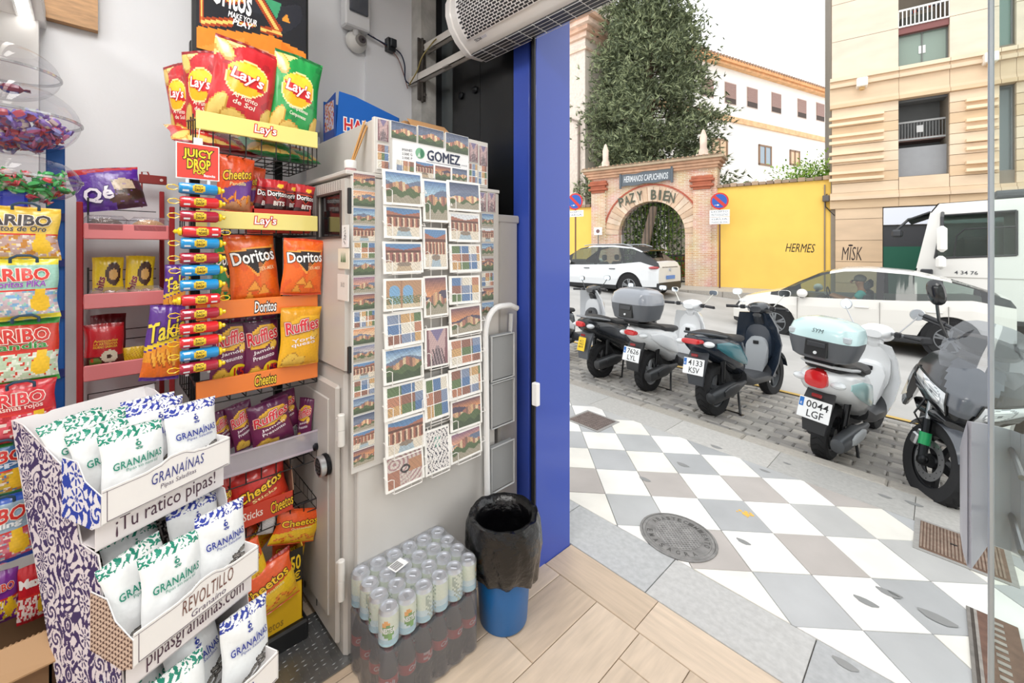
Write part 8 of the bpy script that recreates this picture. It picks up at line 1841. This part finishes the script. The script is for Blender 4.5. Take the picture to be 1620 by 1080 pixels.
    for s_ in (-1, 1): m.tube([(s_*.075, WB, Rr), (s_*.07, WB-.10, .52), (s_*.04, WB-.16, .66)], .016, 8)
    m.tube([(0, WB-.15, .62), (0, WB-.25, cfg.get('hb', 1.0))], .022, 8); m.build('fork', METAL, S)
    # handlebar
    hz = cfg.get('hb', 1.0); yH = WB-.30; m = MB(cfg.get('head', sc_)); m.loft([ring(yH-.10, .13, .07, hz-.01, 2.6), ring(yH-.04, .24, .13, hz, 2.6), ring(yH+.05, .26, .17, hz-.01, 2.4), ring(yH+.12, .16, .13, hz-.03, 2.2)]); m.loft([ring(yH-.06, .1, .05, hz-.08, 2.4), ring(yH, .13, .22, hz-.12, 2.4), ring(yH+.08, .1, .2, hz-.12, 2.4)]); m.build('headset', GLOSSP if not cfg.get('matt') else PLASTIC, S)
    m = MB('#26262a'); 
    for s_ in (-1, 1):
        m.tube([(s_*.08, yH-.02, hz+.01), (s_*.20, yH-.05, hz+.01), (s_*.24, yH-.07, hz+.01)], .014, 8, col='#77797c'); m.tube([(s_*.22, yH-.06, hz+.01), (s_*.345, yH-.11, hz+.01)], .019, 10); m.tube([(s_*.17, yH+.0, hz), (s_*.25, yH-.005, hz-.005), (s_*.34, yH-.06, hz-.005)], .006, 6, col='#9a9c9f'); m.box(s_*.17-.025, yH-.075, hz-.015, s_*.17+.025, yH-.02, hz+.035, b=.008)
    m.build('handlebar', PLASTIC, S)
    mi = cfg.get('mir', ('oval', .055, .055, '#c9cbce')); 
    for s_ in (-1, 1): mirror(S, s_, (s_*.17, yH-.02, hz+.03), (s_*.27, yH+.02, hz+.19+cfg.get('mz', 0)), mi[1], mi[2], mi[3], shape=mi[0])
    m = MB('#e9edf0'); m.sphere((0, yH+.12, hz-.03), (.07, .05, .06), 14, 8) if not cfg.get('lowlamp') else m.sphere((0, WB-.08, .70), (.08, .05, .07), 14, 8); m.build('headlamp', GLOSSP, S)
    if cfg.get('box'):
        bc, bl, sz = cfg['box']; yb, zb = -.30, sh_+.13; w3, d3, h3 = .42*sz, .38*sz, .29*sz; T = thing('top_box', None, None); T.parent = S
        m = MB(bl); prf = lambda f, e=0: [(x*f, y*f, 0) for x, y in rrect(w3, d3, .10*sz, 5)]
        def rg(f, z, dy=0): return [(x*f, y*f+yb+dy, z) for x, y in rrect(w3, d3, .11*sz, 5)]
        m.loft([rg(.72, zb), rg(.86, zb+.02), rg(.97, zb+h3*.35), rg(1.0, zb+h3*.52)]); m.build('box_base', PLASTIC, T)
        m = MB(bc); m.loft([rg(1.01, zb+h3*.52), rg(1.0, zb+h3*.66), rg(.93, zb+h3*.84, .005), rg(.72, zb+h3*.96, .01), rg(.4, zb+h3*1.02, .015)]); m.build('box_lid', GLOSSP, T)
        m = MB('#1f2022'); fy = yb-d3*.5; m.box(-.07*sz, fy-.004, zb+h3*.10, .07*sz, fy+.04, zb+h3*.50, b=.006); m.box(-.055*sz, fy-.012, zb+h3*.34, .055*sz, fy, zb+h3*.46, b=.004, col='#34363a'); m.lathe([(.012, 0), (.012, -.014), (.001, -.015)], 10, axis='y', c=(0, fy, zb+h3*.2), col='#d8dadc'); m.build('latch', PLASTIC, T)
        if cfg.get('boxtxt'):
            m = MB('#c9d2d6'); fn = plane((0, fy+.003, zb+h3*.70), (1, 0, 0), (0, .25, 1), (0, -1, .25)); m.text(cfg['boxtxt'], fn, -.0, .01, .075, .03, '#2a2c30', 0, e=.008, shear=.2)
            for s_ in (-1, 1): m.box(s_*w3*.33-.055, fy+.012, zb+h3*.55, s_*w3*.33+.055, fy+.05, zb+h3*.70, b=.008, col='#b9c0c5')
            m.build('lid_trim', GLOSSP, T)
        m = MB('#2a2b2d'); m.box(-.10, yb-.12, zb-.03, .10, yb+.12, zb+.002, b=.008); m.box(-.03, yb+.0, th_+.0, .03, yb+.1, zb-.02); m.build('box_bracket', METAL, T)
    return S, WB, yH, hz
W0 = '#eceef0'
scooter('scooter', 'grey and white maxi scooter mostly hidden by the blue door frame', (-4.10, 4.85), (-3.95, 6.2), -.06, dict(c=('#3b3f44', '#d9dcdf', 0), plate=('5518', 'KWB'), head='#2b2d30', shieldc='#c9ccd0', fend='#2b2d30', big=1.12, hb=1.04, mir=('sq', .06, .04, '#2a2b2d'), tl=(.16, .06)))
scooter('scooter', 'black scooter with small yellow number plate', (-3.13, 4.78), (-2.98, 6.02), .0, dict(c=('#26282c', '#2f3238', 0), plate=('C', '7421', 'BKR'), yellow=True, px=-.0, head='#2b2d30', shieldc='#33363b', seat=.74, tail=.79, mir=('sq', .06, .035, '#1f2022'), mud='#55585d', ind='#c9ccd0', rim='#3a3a3c', r=.235))
scooter('scooter', 'white scooter with large grey top box and plate 7626 LYL', (-2.47, 4.80), (-2.36, 6.1), .02, dict(c=(W0, W0, 0), plate=('7626', 'LYL'), head=W0, shieldc=W0, inner='#e4e6e8', seat=.76, tail=.80, tl=(.15, .06), box=('#8d9198', '#5a5d62', 1.25), mir=('sq', .055, .035, '#e9e6dc'), rail='#1f2022', r=.25, rim='#a5a7a9'))
scooter('scooter', 'dark blue maxi scooter with plate 4133 KSV and big silencer', (-1.66, 4.66), (-1.46, 6.02), -.03, dict(c=('#242c38', '#2c6d78', 0), plate=('4133', 'KSV'), head='#3a3d42', shieldc='#26303e', inner='#9da1a5', fb=False, seat=.80, tail=.86, tl=(.20, .055), big=1.12, hb=1.08, exh='#3c3e41', exl=1.25, mir=('sq', .065, .04, '#d9dad6'), rim='#5d6063', r=.27, nose=1.25, mud='#3c4046', rail='#3d4248'))
scooter('scooter', 'white and mint retro scooter with mint top box and plate 0044 LGF', (-.67, 4.42), (-.46, 5.68), .09, dict(bw=1.22, c=(W0, '#b5dadb', 0), plate=('0044', 'LGF'), head=W0, shieldc=W0, inner='#eceef0', seat=.77, tail=.80, tl=(.15, .13), box=('#c4e0e2', '#56595e', 1.08), boxtxt='SYM', mir=('oval', .055, .055, '#c5c7ca'), rail='#c9cbce', shield='#b9bdc1', exh='#5a5d61', r=.235, hb=1.02, mz=.03))
# ------------------------------------------------------------------ black maxi scooter facing the shop
fx3, fy3 = -.07, 4.18; zz = road(fx3, fy3)+.004
MX = thing('maxi_scooter', 'black maxi scooter facing the shop with clear windscreen and twin headlamps', 'scooter', (fx3, fy3, zz), pi+.05); MX.rotation_euler = (.0, -.27, pi-.10)
# local: y forward (towards the shop), wheel contact at origin
St = np.array(Matrix.Rotation(.62, 3, 'Z'))
o = tyre(MX, 0, .285, .125, 'front_wheel', '#232427', disc=-1, spk=5, R3=St); tyre(MX, -1.45, .275, .14, 'rear_wheel', '#232427')
m = MB('#55585f'); rr = .32; rings = []
for a in np.linspace(.55, pi-.45, 16):
    wv = .085*(1 if a < 1.8 else 1-.25*(a-1.8)); rings.append(np.array([(q*wv, rr*cos(a)*(1-.05*abs(q)**2), .285+rr*sin(a)*(1-.13*abs(q)**2)) for q in np.linspace(-1, 1, 9)]+[(q*wv*.93, (rr-.007)*cos(a)*(1-.05*abs(q)**2), .285+(rr-.007)*sin(a)*(1-.13*abs(q)**2)) for q in np.linspace(1, -1, 9)]))
m.xf(St); m.loft(rings); m.X = None; m.build('front_fender', GLOSSP, MX)
m = MB('#2f3134'); m.xf(St)
for s_ in (-1, 1): m.tube([(s_*.10, .01, .285), (s_*.098, -.08, .55)], .026, 10); m.tube([(s_*.098, -.08, .55), (s_*.09, -.16, .80)], .017, 10, col='#b9bcc0'); m.sphere((s_*.10, .012, .285), (.032, .035, .04), 10, 8, '#2a2b2d')
m.X = None; m.build('fork', METAL, MX)
m = MB('#1f9a5c'); m.xf(St); m.tube([(.10, -.022, .38), (.0995, -.048, .46)], .033, 12); m.X = None; m.build('fork_sleeve', PLASTIC, MX).__setitem__('label', 'bright green sleeve on the fork leg')
m = MB('#c4c6c8'); m.xf(St); m.box(.075, -.13, .34, .125, -.07, .42, b=.01); m.box(.08, -.10, .42, .12, -.05, .46, b=.008); m.X = None; m.build('brake_caliper', METAL, MX)
m = MB('#1b1b1d'); m.tube([(.10, -.04, .42), (.20, -.02, .55), (.17, -.10, .70), (.1, -.2, .78)], .007, 6); m.build('brake_hose', PLASTIC, MX)
# front fairing: one curved shell with a raised centre and a lamp let into each side
def fr3(y, w_, h, zc, n=2.4, fl=0): return ring(y, w_, h, zc, n, 22, 0, fl)
FZ = [.58, .64, .72, .80, .88, .95, 1.0]; FW = [.07, .17, .255, .295, .29, .255, .20]; FY = [.02, .09, .12, .10, .03, -.05, -.12]
def fsurf(u, z, e=0.0):
    u, z = np.asarray(u, float), np.asarray(z, float); hw = np.interp(z, FZ, FW); yc = np.interp(z, FZ, FY); a = np.abs(u)
    return np.stack([u*hw*(1+e*2), yc-.30*a**2.0*(hw/.29)+.018*np.clip(1-a*3, 0, 1)+e, z+0*u], -1)
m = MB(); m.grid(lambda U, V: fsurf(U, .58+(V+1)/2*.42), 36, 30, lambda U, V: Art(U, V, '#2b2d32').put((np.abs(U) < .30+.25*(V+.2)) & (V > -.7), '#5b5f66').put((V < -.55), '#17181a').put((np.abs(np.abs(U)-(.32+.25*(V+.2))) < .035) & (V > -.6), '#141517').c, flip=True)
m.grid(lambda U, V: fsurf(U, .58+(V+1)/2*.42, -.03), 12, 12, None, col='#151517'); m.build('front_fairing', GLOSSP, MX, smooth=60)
m = MB('#1a1b1e'); m.loft([fr3(-.34, .50, .10, .56), fr3(-.12, .42, .12, .58), fr3(.03, .24, .10, .60), fr3(.09, .1, .04, .60)]); m.build('chin_panel', GLOSSP, MX)
for s_ in (-1, 1):
    def lens(U, V, e=.006):      # tapering lamp glass on the fairing
        u = s_*(.62+.33*U); z = .765+.055*V*(1-.35*U)+.045*U; p = fsurf(u, z, e); p[:, 1] += .022*(1-np.clip(U*U, 0, 1))*(1-np.clip(V*V, 0, 1)); return p
    def lart(U, V):
        a = Art(U, V, '#cfd3d6'); a.put(np.hypot((U+.1)*1.3, V*.9) < .78, '#8e9397'); a.put(np.hypot((U+.1)*1.3, V*.9) < .66, '#e9ecee'); a.put((np.hypot((U+.1)*1.3, V*.9) < .62) & (np.sin(V*22) > .5), '#a8adb1'); a.put(np.hypot((U+.1)*1.3, V*.9) < .16, '#70757a'); a.put((np.abs(V) > .93) | (np.abs(U) > .95), '#1a1b1d'); return a.c
    m = MB(); m.grid(lambda U, V: lens(U, V), 22, 16, lart, flip=(s_ > 0)); hl = m.build('headlamp', mat('lamp_lens', .08, .15, coat=1), MX, smooth=60)
    ed_ = [lens(np.array([a]), np.array([b]), .008)[0] for a, b in [(x, -1) for x in np.linspace(-1, 1, 9)]+[(1, y) for y in np.linspace(-.8, .8, 5)]+[(x, 1) for x in np.linspace(1, -1, 9)]+[(-1, y) for y in np.linspace(.8, -.8, 5)]]
    m = MB('#131415'); m.tube(ed_, .006, 6, closed=True); m.build('lamp_surround', GLOSSP, hl)
    m = MB('#222428'); m.loft([ring(-.50, .05, .22, .62, 2.4, xc=s_*.27), ring(-.34, .07, .36, .66, 2.4, xc=s_*.285), ring(-.20, .05, .28, .72, 2.2, xc=s_*.27)]); m.build('side_fairing', GLOSSP, MX)
    m = MB('#e8d2a8'); m.prism([(s_*.285, -.20, .62), (s_*.315, -.30, .70), (s_*.32, -.30, .56)], (0, .012, 0)); m.build('indicator', GLOSSP, MX)
m = MB('#26272b'); m.loft([fr3(-.62, .32, .42, .70), fr3(-.46, .46, .44, .76), fr3(-.30, .50, .36, .80), fr3(-.18, .40, .24, .82)]); m.build('inner_fairing', PLASTIC, MX)
m = MB('#141416'); m.loft([fr3(-.60, .34, .26, .46), fr3(-.40, .38, .34, .46), fr3(-.24, .26, .30, .50)]); m.loft([fr3(-1.75, .12, .06, .86), fr3(-1.6, .26, .16, .82), fr3(-1.3, .34, .30, .72), fr3(-.95, .36, .40, .58), fr3(-.6, .36, .34, .42)]); m.build('body_shell', PLASTIC, MX)
m = MB('#232325'); m.loft([fr3(-1.62, .20, .05, .93), fr3(-1.4, .28, .10, .90), fr3(-1.2, .30, .09, .86), fr3(-1.1, .32, .09, .80), fr3(-.85, .24, .08, .78)]); m.build('seat', mat('vinyl_seat', .55), MX)
# windscreen: curved clear sheet with dark lower skirt
rows = []
for z, y, wv, bow in ((.88, -.02, .16, .08), (.96, -.08, .205, .10), (1.06, -.15, .22, .11), (1.16, -.22, .205, .10), (1.23, -.27, .165, .08), (1.265, -.29, .10, .04)):
    a = np.linspace(-1, 1, 13); rows.append(np.stack([a*wv, y-bow*a*a, z-.015*a*a+.02], 1))
m = MB(); m.loft(rows, cap=False, closed=False); ws_ = m.build('windscreen', thinglass('smoked_screen', '#b8bcc4', .12, .03, .06), MX, smooth=60)
m = MB('#26282c'); m.loft([fr3(-.62, .24, .12, 1.05), fr3(-.48, .34, .16, 1.08), fr3(-.36, .30, .10, 1.10)]); m.build('dashboard', PLASTIC, MX)
m = MB('#26262a')
for s_ in (-1, 1):
    m.tube([(s_*.06, -.50, 1.10), (s_*.20, -.48, 1.14), (s_*.26, -.52, 1.15)], .014, 8, col='#3a3b3e'); m.tube([(s_*.25, -.51, 1.15), (s_*.38, -.58, 1.16)], .020, 10); m.tube([(s_*.38, -.58, 1.16), (s_*.41, -.60, 1.16)], .016, 8, col='#8a8c90'); m.tube([(s_*.20, -.44, 1.13), (s_*.28, -.44, 1.14), (s_*.38, -.51, 1.145)], .007, 6)
m.build('handlebar', PLASTIC, MX)
for s_ in (-1, 1):
    m = MB('#202124'); b = np.array((s_*.20, -.25, 1.10)); t = np.array((s_*.33, -.22, 1.36)); m.tube([b, (b*.5+t*.5)+np.array([s_*.01, 0, -.02]), t], .011, 6); M3 = np.array(Matrix.Rotation(s_*.45, 3, 'Y')); m.xf(M3, tuple(t+np.array([s_*.01, 0, .04]))); m.loft([ring(-.02, .09, .17, 0, 2.4), ring(.0, .105, .19, 0, 2.4), ring(.02, .09, .16, 0, 2.4), ring(.035, .04, .08, 0, 2.2)]); m.X = None; m.build('mirror', GLOSSP, MX)
